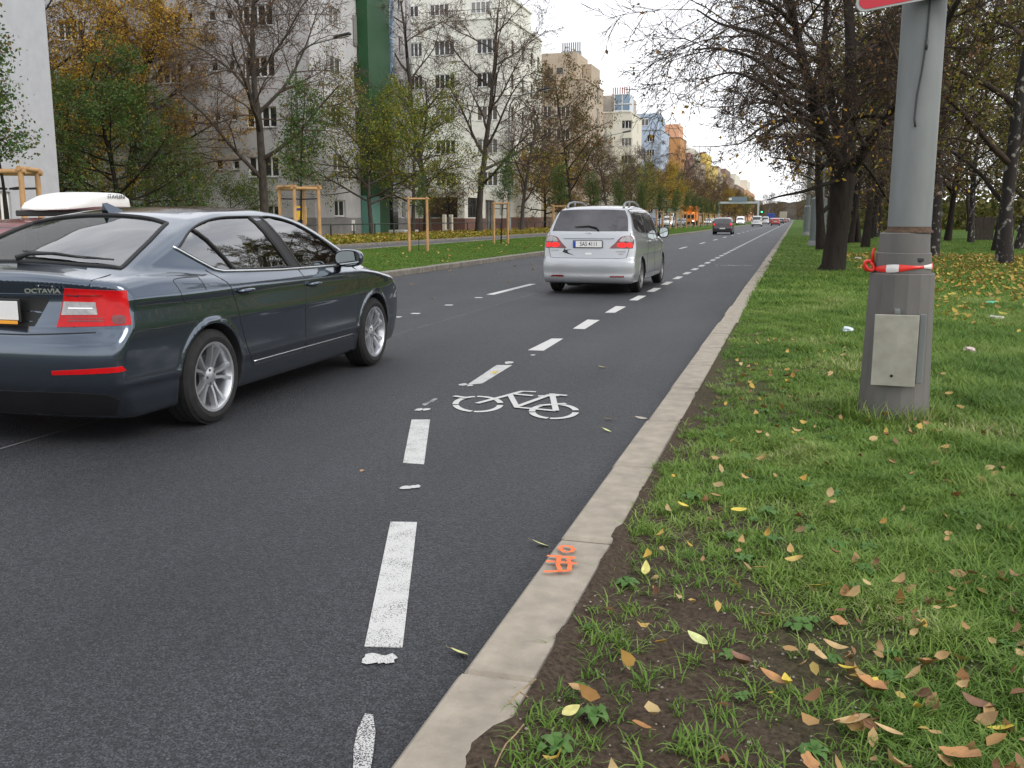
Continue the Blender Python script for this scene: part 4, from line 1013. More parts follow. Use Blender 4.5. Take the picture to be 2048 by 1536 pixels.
# traffic light
q = PY(1523.5, 423, 215); tl_ = empty('traffic_light', (q.x, 215, .1), 0, 'traffic light showing green at the end of the median', 'traffic light')
b = MB(); b.tube([(0, 0, 0), (0, 0, q.z+.9)], .07, 8); b.build('pole', M['dark'], tl_)
b = MB(); b.box(-.2, .2, -.2, .1, q.z-.45, q.z+.95, bev=.03); hs = b.build('housing', M['dark'], tl_)
M['green_lit'] = mat('green_signal', (.05, .8, .4), .3, emit=((.05, 1, .5), 3)); M['lens_off'] = mat('unlit_lens', (.05, .01, .01), .3)
for k, m_ in ((0, 'green_lit'), (1, 'lens_off'), (2, 'lens_off')): b = MB(); b.lathe([(.15, -.03), (.13, .03)], 14, T=Matrix.Translation((0, -.22, q.z-.2+k*.43)) @ Matrix.Rotation(R(90), 4, 'X')); b.build('signal_lens', M[m_], hs)
# grey poles on the right verge behind the first tree
for (x, yb, yt, w_, lab) in ((1634, 492, 380, 30, 'wide grey concrete pole behind the nearest park tree'), (1613, 470, 385, 14, 'slimmer grey pole farther along the park edge')):
    pb = G(x, yb, .1); rr_ = w_/FPX*pb.y*.5; o = empty('concrete_pole', (pb.x, pb.y, .05), 0, lab, 'pole', 'grey poles along the park edge')
    b = MB(); b.lathe([(rr_, 0), (rr_*.95, 2.2), (rr_*.55, 2.3), (rr_*.5, 9)], 16); b.build('shaft', M['lamp_grey'] , o, ang=40); b = MB(); b.lathe([(rr_*1.12, -.05), (rr_*1.1, .25), (rr_*1.0, .3)], 16); b.build('foot', M['pl_base'], o, ang=40)
# sign on a post by the first tree row, entrance kiosk sign, bin in the verge
ks = empty('garden_gate', (-29.2, 79.5, .1), 0, 'low garden wall piers with a slatted gate between the grey and cream blocks', 'gate')
for yy in (0, 1.7): b = MB(); b.box(-.15, .15, yy-.15, yy+.15, 0, 1.6, bev=.02); b.build('pier', M['pl_cream'], ks)
b = MB(); 
for q in range(7): b.box(-.02, .02, .15, 1.55, .2+q*.18, .28+q*.18)
b.build('gate_leaf', M['dark'], ks)
# dark wooden screen in the park
wp = PY(1990, 470, 62); sc_ = empty('wooden_screen', (wp.x, 62, .08), 0, 'dark plank screen standing in front of the parked cars in the park', 'screen')
M['darkwood'] = mat('dark_planks', (.055, .04, .033), .85, var=.35, vscale=8)
for xx in (-.62, .45):
    b = MB()
    for q in range(5): b.box(xx-.45+q*.2, xx-.45+q*.2+.185, -.03, .03, 0, 1.35+.03*(q % 2), bev=.005)
    b.build('plank_panel', M['darkwood'], sc_)
# ================================================================ dark blue-grey liftback in the near lane
def build_liftback():
    S = Shape(hw=.905, ya=-1.75, yb=1.6,
        plan=[(-2.4, .825), (-2.1, .86), (-1.7, .895), (-1.34, .903), (0, .905), (1.34, .905), (1.8, .885), (2.1, .85), (2.35, .78)],
        section=[(.12, .90), (.20, .935), (.30, .962), (.37, .968), (.39, .985), (.44, .982), (.60, .992), (.72, .997), (.84, .992), (.885, .998), (.90, 1.0), (.925, .982), (.97, .962), (1.02, .94), (1.1, .90)],
        rear=[(.1, -2.12), (.2, -2.20), (.30, -2.28), (.345, -2.30), (.36, -2.325), (.5, -2.345), (.60, -2.343), (.675, -2.325), (.70, -2.275), (.78, -2.258), (.9, -2.243), (.97, -2.255), (1.01, -2.285), (1.035, -2.29), (1.07, -2.2)],
        front=[(.1, 2.15), (.3, 2.26), (.5, 2.31), (.65, 2.29), (.75, 2.22), (.85, 2.08)],
        deck=[(-2.45, 1.02), (-2.3, 1.04), (-2.2, 1.06), (-1.9, 1.09), (-1.6, 1.09), (-1.1, 1.06), (-.5, 1.035), (.5, 1.02), (1.1, 1.01), (1.5, .965), (1.9, .90), (2.15, .81), (2.4, .66)],
        green=[(-2.45, .80), (-2.27, .95), (-2.1, 1.035), (-1.95, 1.10), (-1.7, 1.205), (-1.4, 1.315), (-1.1, 1.40), (-.7, 1.447), (-.15, 1.46), (.25, 1.44), (.5, 1.39), (.75, 1.30), (1.1, 1.15), (1.4, 1.02), (1.7, .90), (2.4, .4)],
        gside=[(.6, .90), (.95, .852), (1.0, .83), (1.1, .79), (1.2, .742), (1.3, .685), (1.38, .62), (1.47, .50)],
        gplan=[(-2.4, .78), (-1.95, .87), (-1.5, .935), (-1.1, .975), (-.6, 1), (.3, 1), (.9, .98), (1.4, .95), (2, .9)],
        crown=.10, kd=.05, zb=.17, cr=.075, cr2=.11, cf=.13, cwf=.17, cwr=.13, rc=.045, kg=.045, kb=.05, kr=.04, rsm=.03,
        arch=[(-1.343, .315, .365), (1.343, .315, .365)])
    Z = lambda p: S.F(p)
    body = skin(Z, -1.75, 1.6, .68, 150, 240, 64)
    def Fin(p):
        return np.maximum.reduce([S.F(p)+.035, .70-p[..., 2], p[..., 1]-1.32, -2.02-p[..., 1]])
    cav = skin(Fin, -1.0, .5, .95, 60, 72, 18)
    for me in (cav,):
        me.polygons.foreach_set('material_index', np.ones(len(me.polygons), np.int32))
    dummy = M['carblue'] = carpaint('blue_grey_paint', (.058, .083, .118), metal=.92, rough=.2, ior=1.7)
    for me in (body, cav): me.materials.append(M['carblue']); me.materials.append(M['interior'])
    fdoor = smooth_poly([(.93, .965, 1), (.02, .985, 1), (-.18, 1.37, 1), (-.05, 1.376), (.15, 1.355), (.38, 1.29), (.62, 1.18), (.80, 1.07)])
    rdoor = smooth_poly([(-.12, .988, 1), (-.86, 1.008), (-1.10, 1.02), (-1.40, 1.165, 1), (-1.19, 1.275), (-.97, 1.335), (-.7, 1.368), (-.32, 1.376, 1)])
    rscreen = smooth_poly([(-.64, -1.88, 1), (-.3, -1.965), (.3, -1.965), (.64, -1.88, 1), (.585, -1.5), (.515, -1.20, 1), (.3, -1.155), (-.3, -1.155), (-.515, -1.20, 1), (-.585, -1.5)])
    wscreen = smooth_poly([(-.70, 1.02, 1), (-.4, 1.24), (0, 1.31), (.4, 1.24), (.70, 1.02, 1), (.62, .7), (.56, .50, 1), (.3, .56), (0, .58), (-.3, .56), (-.56, .50, 1), (-.62, .7)])
    cuts = [cav]+[cyl(s, .315, .362, x0, x1) for s in (-1.343, 1.343) for x0, x1 in ((.60, 1.2), (-1.2, -.60))]
    cuts += [prism_cut(fdoor, -2, 2, 0), prism_cut(rdoor, -2, 2, 0), prism_cut(rscreen, .95, 2, 2), prism_cut(wscreen, .95, 2, 2)]
    for c in cuts[1:]: c.materials.append(M['carblue']); c.materials.append(M['interior'])
    me = boolean(body, cuts)
    shade(me, S)
    root = empty('liftback_car', (0, 0, 0))
    ob = link('body', me, None, root)
    if not me.materials: me.materials.append(M['carblue']); me.materials.append(M['interior'])
    # glass
    for sg in (1, -1):
        patch(S, fdoor, 'side', -.005, sg, .06, .003, 'side_window', M['carglass'], root)
        patch(S, rdoor, 'side', -.005, sg, .06, .003, 'side_window', M['carglass'], root)
        patch(S, smooth_poly([(.045, .983, 1), (-.145, .985, 1), (-.345, 1.38, 1), (-.155, 1.38, 1)], 2), 'side', .003, sg, .06, .012, 'door_pillar', M['rubber'], root)
        b = MB()
        line_on(S, fdoor, 'side', sg, .0, .008, .04, 5, b, True); line_on(S, rdoor, 'side', sg, .0, .008, .04, 5, b, True)
        line_on(S, [(-.90, 1.0), (-.96, 1.09), (-1.06, 1.215), (-1.15, 1.29)], 'side', sg, .0, .013, .05, 6, b)
        b.build('window_seal', M['rubber'], root, smooth=True)
        b = line_on(S, [(.98, .955), (.4, .966), (-.3, .975), (-.86, .995), (-1.05, 1.003), (-1.13, 1.018), (-1.27, 1.085), (-1.445, 1.178)], 'side', sg, .004, .0085, .03, 8)
        b.build('chrome_strip', M['chrome'], root, smooth=True)
        # shut lines
        b = MB()
        line_on(S, [(-1.23, 1.02), (-1.12, .93), (-1.05, .80), (-.985, .62), (-.93, .50), (-.86, .385), (-.80, .315)], 'side', sg, -.0005, .0035, b=b)
        line_on(S, [(-.03, .98), (-.035, .6), (-.02, .32)], 'side', sg, -.0005, .0035, b=b)
        line_on(S, [(.99, .95), (1.0, .75), (.965, .55), (.90, .32)], 'side', sg, -.0005, .0035, b=b)
        line_on(S, [(-.80, .315), (.90, .32)], 'side', sg, -.0005, .0035, b=b)
        line_on(S, [(-1.72, .705), (-1.9, .70), (-2.1, .715)], 'side', sg, -.0005, .003, b=b)
        if sg > 0: line_on(S, smooth_poly([(-1.66, .985), (-1.42, .985), (-1.40, .97), (-1.395, .845), (-1.42, .825), (-1.56, .828), (-1.64, .85), (-1.67, .93)]), 'side', sg, -.0005, .003, b=b, closed=True)
        b.build('shut_lines', M['rubber'], root, smooth=True)
        b = line_on(S, [(-.80, .345), (.92, .35)], 'side', sg, .002, .005); b.build('sill_strip', M['chrome'], root, smooth=True)
        # handles
        for hy, hz in ((-.92, .865), (.12, .845)):
            c = project(S, [(hy, hz)], 'side', sg)[0]; h = MB()
            T = Matrix.Translation(c)
            h.tube([(sg*.002, -.105, -.004), (sg*.028, -.085, 0), (sg*.036, -.02, .002), (sg*.032, .05, .0), (sg*.02, .085, -.003), (sg*.0, .10, -.004)], [.008, .013, .014, .014, .012, .008], 10)
            h.v = [tuple(T @ Vector(v)) for v in h.v]
            hd = h.build('door_handle', M['carblue'], root, smooth=True)
            patch(S, smooth_poly([(hy-.07, hz-.025), (hy+.03, hz-.03), (hy+.06, hz), (hy+.03, hz+.022), (hy-.07, hz+.018)]), 'side', .0015, sg, .02, .002, 'handle_cup', M['rubber'], hd)
        # mirror
        T = Matrix.Translation((sg*.985, .66, 1.03)) @ Matrix.Diagonal((1, 1, 1, 1))
        h = MB(); nst = 10; vs = []
        for i, (yy_, wx, hz_) in enumerate([(-.095, .112, .068), (-.08, .118, .075), (-.02, .112, .073), (.04, .092, .062), (.085, .055, .042), (.10, .015, .012)]):
            for k in range(20):
                a = 2*math.pi*k/20; cx, cz = math.cos(a), math.sin(a); e = 2.6
                vs.append(T @ Vector((math.copysign(abs(cx)**(2/e), cx)*wx, yy_, math.copysign(abs(cz)**(2/e), cz)*hz_-.02*(cx*sg > 0)*0)))
        h.add(vs, [(i*20+k, i*20+(k+1) % 20, i*20+20+(k+1) % 20, i*20+20+k) for i in range(5) for k in range(20)]+[tuple(range(100, 120))])
        mh = h.build('door_mirror', M['carblue'], root, ang=50)
        g_ = MB(); g_.add([T @ Vector((math.copysign(abs(math.cos(a))**(2/2.6), math.cos(a))*.104, -.088, math.copysign(abs(math.sin(a))**(2/2.6), math.sin(a))*.06)) for a in np.linspace(0, 2*math.pi, 24, endpoint=False)], [tuple(range(24))])
        g_.build('mirror_glass', M['mirrorglass'], mh)
        s_ = MB(); s_.tube([(sg*.80, .78, .975), (sg*.90, .735, .985), (sg*.97, .72, 1.0)], [.035, .028, .03], 10); s_.build('mirror_arm', M['blackplastic'], mh, smooth=True)
        # lamps wrap round the corner: coordinates are arc length and height
        o0 = np.array([sg*.45, -1.85])
        def corner(P2, sg=sg, o0=o0):
            a = P2[:, 0]/.45; o = np.stack([np.full(len(a), o0[0]), np.full(len(a), o0[1]), P2[:, 1]], -1)
            return solve(S.F, o, np.stack([sg*np.cos(a), -np.sin(a), 0*a], -1), 1.5)
        A = lambda d: R(d)*.45
        tl = patch(S, smooth_poly([(A(87), .735, 1), (A(79), .962, 1), (A(34), .945, 1), (A(33), .745, 1)], 3), 'x', .006, sg, .03, .014, 'tail_light', M['redlens'], root, warp=corner)
        patch(S, [(A(83), .805), (A(80.5), .885), (A(55), .88), (A(54), .808)], 'x', .010, sg, .03, .006, 'reversing_lens', M['clearlens'], tl, warp=corner)
        for z0_, z1_ in ((.768, .776), (.785, .79), (.915, .921)): patch(S, [(A(78), z0_), (A(77), z1_), (A(50), z1_), (A(50), z0_)], 'x', .0085, sg, .03, .003, 'lamp_strip', M['darkred'], tl, warp=corner)
        patch(S, [(A(77), .842), (A(76.5), .849), (A(57), .848), (A(57), .841)], 'x', .0125, sg, .03, .003, 'lamp_strip', M['chrome'], tl, warp=corner)
        patch(S, smooth_poly([(A(44), .757), (A(44), .80), (A(37), .80), (A(37), .757)]), 'x', .0085, sg, .03, .003, 'lamp_strip', M['darkred'], tl, warp=corner)
        patch(S, smooth_poly([(A(88), .462, 1), (A(88), .487, 1), (A(42), .512, 1), (A(40), .49, 1), (A(44), .478)], 2), 'x', .004, sg, .03, .008, 'reflector', M['redlens'], root, warp=corner)
        patch(S, smooth_poly([(.52, .56, 1), (.62, .735), (.74, .745, 1), (.86, .66, 1), (.84, .58)], 3), 'front', .004, sg, .05, .01, 'headlight', M['clearlens'], root) if sg > 0 else patch(S, smooth_poly([(-.52, .56, 1), (-.62, .735), (-.74, .745, 1), (-.86, .66, 1), (-.84, .58)], 3), 'front', .004, 1, .05, .01, 'headlight', M['clearlens'], root)
        for yy_ in (-1.343, 1.343): make_wheel(root, sg*.79, yy_, .318, .318, .215, sg, 'twin', ph=.35 if yy_ < 0 else .9)
    patch(S, rscreen, 'top', -.004, 1, .06, .003, 'rear_window', M['carglass'], root)
    patch(S, wscreen, 'top', -.004, 1, .06, .003, 'windscreen', M['carglass'], root)
    b = line_on(S, rscreen, 'top', 1, .0, .014, .04, 6, None, True); line_on(S, wscreen, 'top', 1, .0, .014, .04, 6, b, True); b.build('screen_seal', M['rubber'], root, smooth=True)
    # tailgate lines, plate recess
    b = MB()
    line_on(S, [(.66, 1.03), (.665, .98), (.64, .955), (.575, .735)], 'rear', 1, -.0005, .0035, b=b); line_on(S, [(-.66, 1.03), (-.665, .98), (-.64, .955), (-.575, .735)], 'rear', 1, -.0005, .0035, b=b)
    line_on(S, [(-.70, .708), (-.3, .69), (.3, .69), (.70, .708)], 'rear', 1, -.0005, .0045, b=b)
    line_on(S, [(.54, .93), (.60, .925)], 'rear', 1, -.0005, .0035, b=b); b.build('shut_lines', M['rubber'], root, smooth=True)
    patch(S, smooth_poly([(-.43, .905, 1), (.43, .905, 1), (.33, .735, 1), (-.33, .735, 1)], 2), 'rear', -.0, 1, .06, .004, 'plate_recess', M['rubber'], root)
    patch(S, smooth_poly([(-.60, .925, 1), (.60, .925, 1), (.595, .908, 1), (-.595, .908, 1)], 2), 'rear', .006, 1, .06, .012, 'lid_ledge', M['carblue'], root)
    plate_obj(root, 0, -2.30, .83, .52, '', 0)
    q = MB(); q.box(-.26, .26, -2.316, -2.309, .752, .772, bev=.001); q.build('plate_strip', M['letter_orange'], root)
    T = Matrix.Translation((.41, -2.274, .945)) @ Matrix.Rotation(R(10), 4, 'Z') @ FACE_BACK
    text_mesh('OCTAVIA', .036, .002, M['chrome'], 'badge', root, T, sx=1.35, bold=.0012)
    text_mesh('SKODA', .042, .002, M['chrome'], 'badge', root, Matrix.Translation((-.45, -2.272, .945)) @ Matrix.Rotation(R(-10), 4, 'Z') @ FACE_BACK, sx=1.35, bold=.0012)
    # lower bumper insert
    patch(S, smooth_poly([(-.72, .20, 1), (-.74, .345), (0, .35), (.74, .345), (.72, .20, 1)], 3), 'rear', .004, 1, .07, .012, 'bumper_insert', M['blackplastic'], root)
    # wiper, fin, interior
    w_ = MB(); P = project(S, [(.0, -1.98), (.06, -1.93), (.22, -1.90), (.42, -1.90)], 'top'); G_ = S.grad(P)
    w_.tube([tuple(P[i]+G_[i]*o) for i, o in enumerate((.02, .035, .035, .03))], [.02, .013, .009, .006], 8)
    P = project(S, [(-.05, -1.85), (.15, -1.87), (.35, -1.875), (.56, -1.83)], 'top'); G_ = S.grad(P); w_.tube([tuple(P[i]+G_[i]*.018) for i in range(4)], [.007, .010, .010, .006], 6)
    w_.build('rear_wiper', M['blackplastic'], root, smooth=True)
    f = MB(); zt = float(project(S, [(0, -1.02)], 'top')[0][2])
    vs = [(.03, -1.12, zt-.02), (-.03, -1.12, zt-.02), (0, -1.15, zt+.055), (0, -1.10, zt+.06), (.03, -.95, zt), (-.03, -.95, zt), (0, -.93, zt+.002)]
    f.add(vs, [(0, 2, 1), (0, 4, 3, 2), (1, 2, 3, 5), (3, 4, 6), (3, 6, 5), (0, 1, 5, 6, 4)]); f.build('antenna_fin', M['carblue'], root)
    I = MB()
    for sx_ in (-.37, .37):
        I.box(sx_-.25, sx_+.25, -.30, -.16, .68, 1.12, bev=.05, T=Matrix.Rotation(R(-4), 4, 'X')); I.box(sx_-.12, sx_+.12, -.30, -.22, 1.13, 1.28, bev=.03)
        I.box(sx_-.10, sx_+.10, -1.17, -1.11, 1.04, 1.17, bev=.025)
    I.box(-.66, .66, -1.25, -1.08, .68, 1.02, bev=.05); I.box(-.75, .75, .85, 1.25, .70, .98, bev=.06); I.box(-.70, .70, -1.95, -1.25, .70, .97, bev=.02)
    I.build('seats', M['interior'], root, ang=40)
    sw = MB(); T = Matrix.Translation((-.37, .62, 1.0)) @ Matrix.Rotation(R(65), 4, 'X')
    ring = [T @ Vector((.18*math.cos(a), .18*math.sin(a), 0)) for a in np.linspace(0, 2*math.pi, 25)]; sw.tube(ring, .014, 6); sw.build('steering_wheel', M['interior'], root, smooth=True)
    rm = MB(); rm.box(-.11, .11, .48, .51, 1.27, 1.33, bev=.01); rm.build('rear_view_mirror', M['rubber'], root)
    return root
oct_ = build_liftback()
tag(oct_, 'dark blue grey liftback with alloy wheels passing close by in the near lane', 'car', 'cars driving away along the avenue')
oct_.scale = (1.05, 1, 1); oct_.location = (-4.635, 6.86, 0); oct_.rotation_euler = (0, 0, R(.9))
# ================================================================ silver people carrier
def build_mpv():
    S = Shape(hw=.875, ya=-1.85, yb=1.7,
        plan=[(-2.45, .83), (-2.2, .855), (-1.6, .875), (0, .88), (1.4, .875), (1.9, .84), (2.3, .72)],
        section=[(.12, .93), (.22, .96), (.30, .985), (.34, .985), (.36, 1.0), (.5, 1.0), (.60, .995), (.64, .98), (.8, .99), (.95, .975), (1.05, .955), (1.15, .92)],
        rear=[(.1, -2.15), (.2, -2.27), (.24, -2.31), (.33, -2.335), (.35, -2.32), (.5, -2.33), (.62, -2.32), (.65, -2.255), (.8, -2.235), (.98, -2.205), (1.1, -2.16), (1.35, -2.0), (1.55, -1.86), (1.62, -1.8)],
        front=[(.1, 2.1), (.3, 2.25), (.5, 2.28), (.65, 2.24), (.8, 2.1), (.9, 1.9)],
        deck=[(-2.4, 1.12), (-1.8, 1.14), (-1, 1.11), (0, 1.07), (1.0, 1.04), (1.5, .98), (1.9, .88), (2.3, .68)],
        green=[(-2.6, .9), (-2.3, 1.02), (-2.12, 1.16), (-1.9, 1.41), (-1.80, 1.52), (-1.68, 1.575), (-1.3, 1.60), (-.5, 1.62), (.3, 1.59), (.7, 1.50), (1.1, 1.32), (1.5, 1.12), (1.9, .9), (2.5, .4)],
        gside=[(.7, .86), (1.0, .84), (1.1, .82), (1.2, .79), (1.35, .74), (1.48, .685), (1.56, .61), (1.64, .5)],
        gplan=[(-2.4, .93), (-2.0, .965), (-1.4, .99), (-.6, 1), (.5, 1), (1.0, .97), (1.6, .92)],
        crown=.08, kd=.05, zb=.20, cr=.05, cr2=.10, cf=.14, cwf=.15, cwr=.07, rc=.03, kg=.05, kb=.045, kr=.03, rsm=.028, arch=[(-1.41, .32, .345), (1.41, .32, .345)])
    silver = M['silver'] = carpaint('silver_paint', (.42, .435, .45), metal=.55, rough=.36)
    body = skin(S.F, -1.85, 1.7, .72, 110, 150, 28); body.materials.append(silver); body.materials.append(M['well'])
    cuts = [cyl(s, .32, .35, x0, x1) for s in (-1.41, 1.41) for x0, x1 in ((.58, 1.2), (-1.2, -.58))]
    for c in cuts: c.materials.append(silver); c.materials.append(M['well'])
    me = boolean(body, cuts); shade(me, S)
    root = empty('people_carrier', (0, 0, 0)); link('body', me, None, root)
    patch(S, smooth_poly([(-.70, 1.135, 1), (0, 1.13), (.70, 1.135, 1), (.66, 1.35), (.60, 1.505, 1), (.3, 1.52), (-.3, 1.52), (-.60, 1.505, 1), (-.66, 1.35)]), 'rear', .002, 1, .05, .008, 'rear_window', M['privacy'], root)
    for sg in (1, -1):
        for nm, pg in (('side_window', [(-.78, 1.09, 1), (-1.55, 1.13, 1), (-1.78, 1.22), (-1.70, 1.42), (-1.52, 1.505, 1), (-.80, 1.515, 1)]), ('side_window', [(.10, 1.06, 1), (-.74, 1.09, 1), (-.76, 1.515, 1), (.02, 1.52, 1)]), ('side_window', [(1.15, 1.03, 1), (.14, 1.06, 1), (.06, 1.52, 1), (.45, 1.46), (.85, 1.27)])):
            patch(S, smooth_poly(pg), 'side', .002, sg, .06, .008, nm, M['privacy'], root)
        b = MB(); line_on(S, smooth_poly([(1.2, 1.02, 1), (-1.55, 1.12, 1), (-1.81, 1.21), (-1.73, 1.44), (-1.52, 1.525), (.1, 1.54), (.5, 1.475), (.9, 1.27)]), 'side', sg, .0, .008, .05, 5, b, True); b.build('window_seal', M['rubber'], root, smooth=True)
        b = MB()
        for pts in ([(-.76, 1.08), (-.78, .7), (-.9, .45), (-.98, .33)], [(.12, 1.05), (.12, .33)], [(1.12, 1.0), (1.12, .6), (1.0, .33)], [(-.98, .33), (1.0, .33)]): line_on(S, pts, 'side', sg, -.0005, .0035, b=b)
        b.build('shut_lines', M['rubber'], root, smooth=True)
        for hy in (-.62, .28):
            c = project(S, [(hy, .93)], 'side', sg)[0]; h = MB(); h.tube([c+np.array([0, -.09, 0]), c+np.array([sg*.03, -.06, 0]), c+np.array([sg*.033, .05, 0]), c+np.array([0, .09, 0])], [.01, .015, .015, .01], 8); h.build('door_handle', silver, root, smooth=True)
        def corner(P2, sg=sg):
            a = P2[:, 0]/.45; o = np.stack([np.full(len(a), sg*.40), np.full(len(a), -1.82), P2[:, 1]], -1)
            return solve(S.F, o, np.stack([sg*np.cos(a), -np.sin(a), 0*a], -1), 1.5)
        A = lambda d: R(d)*.45
        tl = patch(S, smooth_poly([(A(88), .855), (A(90), .83, 1), (A(38), .83, 1), (A(34), .98), (A(38), 1.045), (A(50), 1.05), (A(63), 1.02), (A(76), .93)], 3), 'x', .008, sg, .03, .014, 'tail_light', M['darkred'], root, warp=corner)
        patch(S, smooth_poly([(A(66), .955), (A(58), 1.02), (A(52.5), 1.035), (A(52.5), .955)], 3), 'x', .012, sg, .03, .006, 'clear_lens', M['clearlens'], tl, warp=corner)
        patch(S, smooth_poly([(A(51), .955), (A(51), 1.035), (A(40), 1.035), (A(37), .955)], 3), 'x', .012, sg, .03, .006, 'clear_lens', M['clearlens'], tl, warp=corner)
        for (a0, a1) in ((70, 53.5), (50, 40)): patch(S, smooth_poly([(A(a0), .86), (A(a0), .915), (A(a1), .93), (A(a1), .85)], 3), 'x', .012, sg, .03, .006, 'brake_lamp', M['redlamp'], tl, warp=corner)
        patch(S, smooth_poly([(sg*.42, .318, 1), (sg*.43, .35, 1), (sg*.67, .35, 1), (sg*.68, .318, 1)], 2), 'rear', .004, 1, .05, .008, 'reflector', M['darkred'], root)
        # roof rail with two feet
        b = MB(); xs_ = .53
        P = [project(S, [(sg*xs_, q)], 'top')[0] for q in (-1.62, -1.55, -1.42, -1.0, -.4, 0., .12)]
        hh = [.0, .05, .078, .09, .078, .04, 0]; b.tube([tuple(p+np.array([0, 0, h])) for p, h in zip(P, hh)], [.024, .022, .018, .016, .018, .022, .024], 8)
        b.tube([tuple(P[3]), tuple(P[3]+np.array([0, 0, .09]))], .018, 8)
        b.build('roof_rail', M['grey_zinc'], root, smooth=True)
        T = Matrix.Translation((sg*.945, .92, 1.08)); h = MB(); vs = []
        for (yy_, wx, hz_) in [(-.07, .095, .105), (-.05, .105, .115), (.02, .095, .10), (.07, .06, .07), (.085, .01, .01)]:
            for k in range(16):
                a = 2*math.pi*k/16; cx, cz = math.cos(a), math.sin(a); vs.append(T @ Vector((math.copysign(abs(cx)**.7, cx)*wx, yy_, math.copysign(abs(cz)**.7, cz)*hz_)))
        h.add(vs, [(i*16+k, i*16+(k+1) % 16, i*16+16+(k+1) % 16, i*16+16+k) for i in range(4) for k in range(16)]); mh = h.build('door_mirror', M['blackplastic'], root, ang=50)
        g_ = MB(); g_.add([T @ Vector((math.copysign(abs(math.cos(a))**.7, math.cos(a))*.085, -.066, math.copysign(abs(math.sin(a))**.7, math.sin(a))*.095)) for a in np.linspace(0, 2*math.pi, 20, endpoint=False)], [tuple(range(20))]); g_.build('mirror_glass', M['mirrorglass'], mh)
        s_ = MB(); s_.tube([(sg*.78, .99, 1.02), (sg*.90, .95, 1.04)], .03, 8); s_.build('mirror_arm', M['blackplastic'], mh, smooth=True)
        for yy_ in (-1.41, 1.41): make_wheel(root, sg*.755, yy_, .318, .318, .20, sg, 'seven')
    patch(S, smooth_poly([(-.72, 1.3, 1), (0, 1.5), (.72, 1.3, 1), (.62, .75, 1), (0, .82), (-.62, .75, 1)]), 'top', .002, 1, .08, .008, 'windscreen', M['privacy'], root)
    b = MB()
    line_on(S, [(-.745, 1.10), (-.74, .98), (-.735, .80), (-.70, .665), (-.60, .655), (.60, .655), (.70, .665), (.735, .80), (.74, .98), (.745, 1.10)], 'rear', 1, -.0005, .005, b=b)
    b.build('shut_lines', M['rubber'], root, smooth=True)
    patch(S, smooth_poly([(-.47, 1.005, 1), (-.38, 1.025), (.38, 1.025), (.47, 1.005, 1), (.36, 1.0), (-.36, 1.0)]), 'rear', .022, 1, .05, .03, 'plate_lamp_bar', silver, root)
    plate_obj(root, 0, -2.262, .905, .52, '5AS 4111', 0)
    P = project(S, [(.17, 1.14), (.13, 1.185), (-.02, 1.215), (-.28, 1.20)], 'rear'); Gd = S.grad(P)
    w_ = MB(); w_.tube([tuple(P[i]+Gd[i]*.02) for i in range(4)], [.018, .014, .011, .007], 8); w_.build('rear_wiper', M['blackplastic'], root, smooth=True)
    P = project(S, [(0, 1.085)], 'rear')[0]; e = MB(); T = Matrix.Translation(P+np.array([0, -.006, 0]))
    for (rx, rz_, cz) in ((.062, .043, 0), (.022, .043, 0), (.043, .017, .024)):
        e.tube([T @ Vector((rx*math.cos(a), 0, cz+rz_*math.sin(a))) for a in np.linspace(0, 2*math.pi, 25)], .0045, 5)
    e.build('emblem', M['chrome'], root, smooth=True)
    # dark swallow-like sticker and small model lettering
    def sticker(name, pts, m): patch(S, pts, 'rear', .002, 1, .03, .002, name, m, root)
    sticker('sticker', [(-.47, .76), (-.43, .83), (-.42, .80), (-.30, .81), (-.38, .785), (-.36, .75), (-.24, .70), (-.37, .73), (-.41, .74)], M['letter'])
    sticker('sticker', [(-.04, .72), (-.04, .75), (.07, .75), (.07, .72)], M['plate'])
    text_mesh('CZ', .03, .001, M['letter'], 'lettering', root, Matrix.Translation((.015, float(P[1])-.048, .735)) @ FACE_BACK)
    text_mesh('TOYOTA', .032, .001, M['grey_zinc'], 'badge', root, Matrix.Translation((-.62, -2.222, .79)) @ Matrix.Rotation(R(-7), 4, 'Z') @ FACE_BACK, sx=1.2)
    text_mesh('AVENSIS', .034, .001, M['grey_zinc'], 'badge', root, Matrix.Translation((.60, -2.222, .775)) @ Matrix.Rotation(R(7), 4, 'Z') @ FACE_BACK, sx=1.4)
    text_mesh('VERSO', .022, .001, M['chimney_red'], 'badge', root, Matrix.Translation((.60, -2.226, .73)) @ Matrix.Rotation(R(7), 4, 'Z') @ FACE_BACK, sx=1.3)
    ub = MB(); ub.box(-.55, .55, -1.9, 1.9, .16, .26, bev=.03); ub.box(-.45, -.15, -2.1, -1.7, .14, .30, bev=.05); ub.build('underbody', M['well'], root)
    return root
mpv = build_mpv()
tag(mpv, 'silver people carrier with roof rails and lit brake lamps ahead in the lane', 'car', 'cars driving away along the avenue')
mpv.location = (-3.555, 19.42, 0); mpv.rotation_euler = (0, 0, R(-.3))
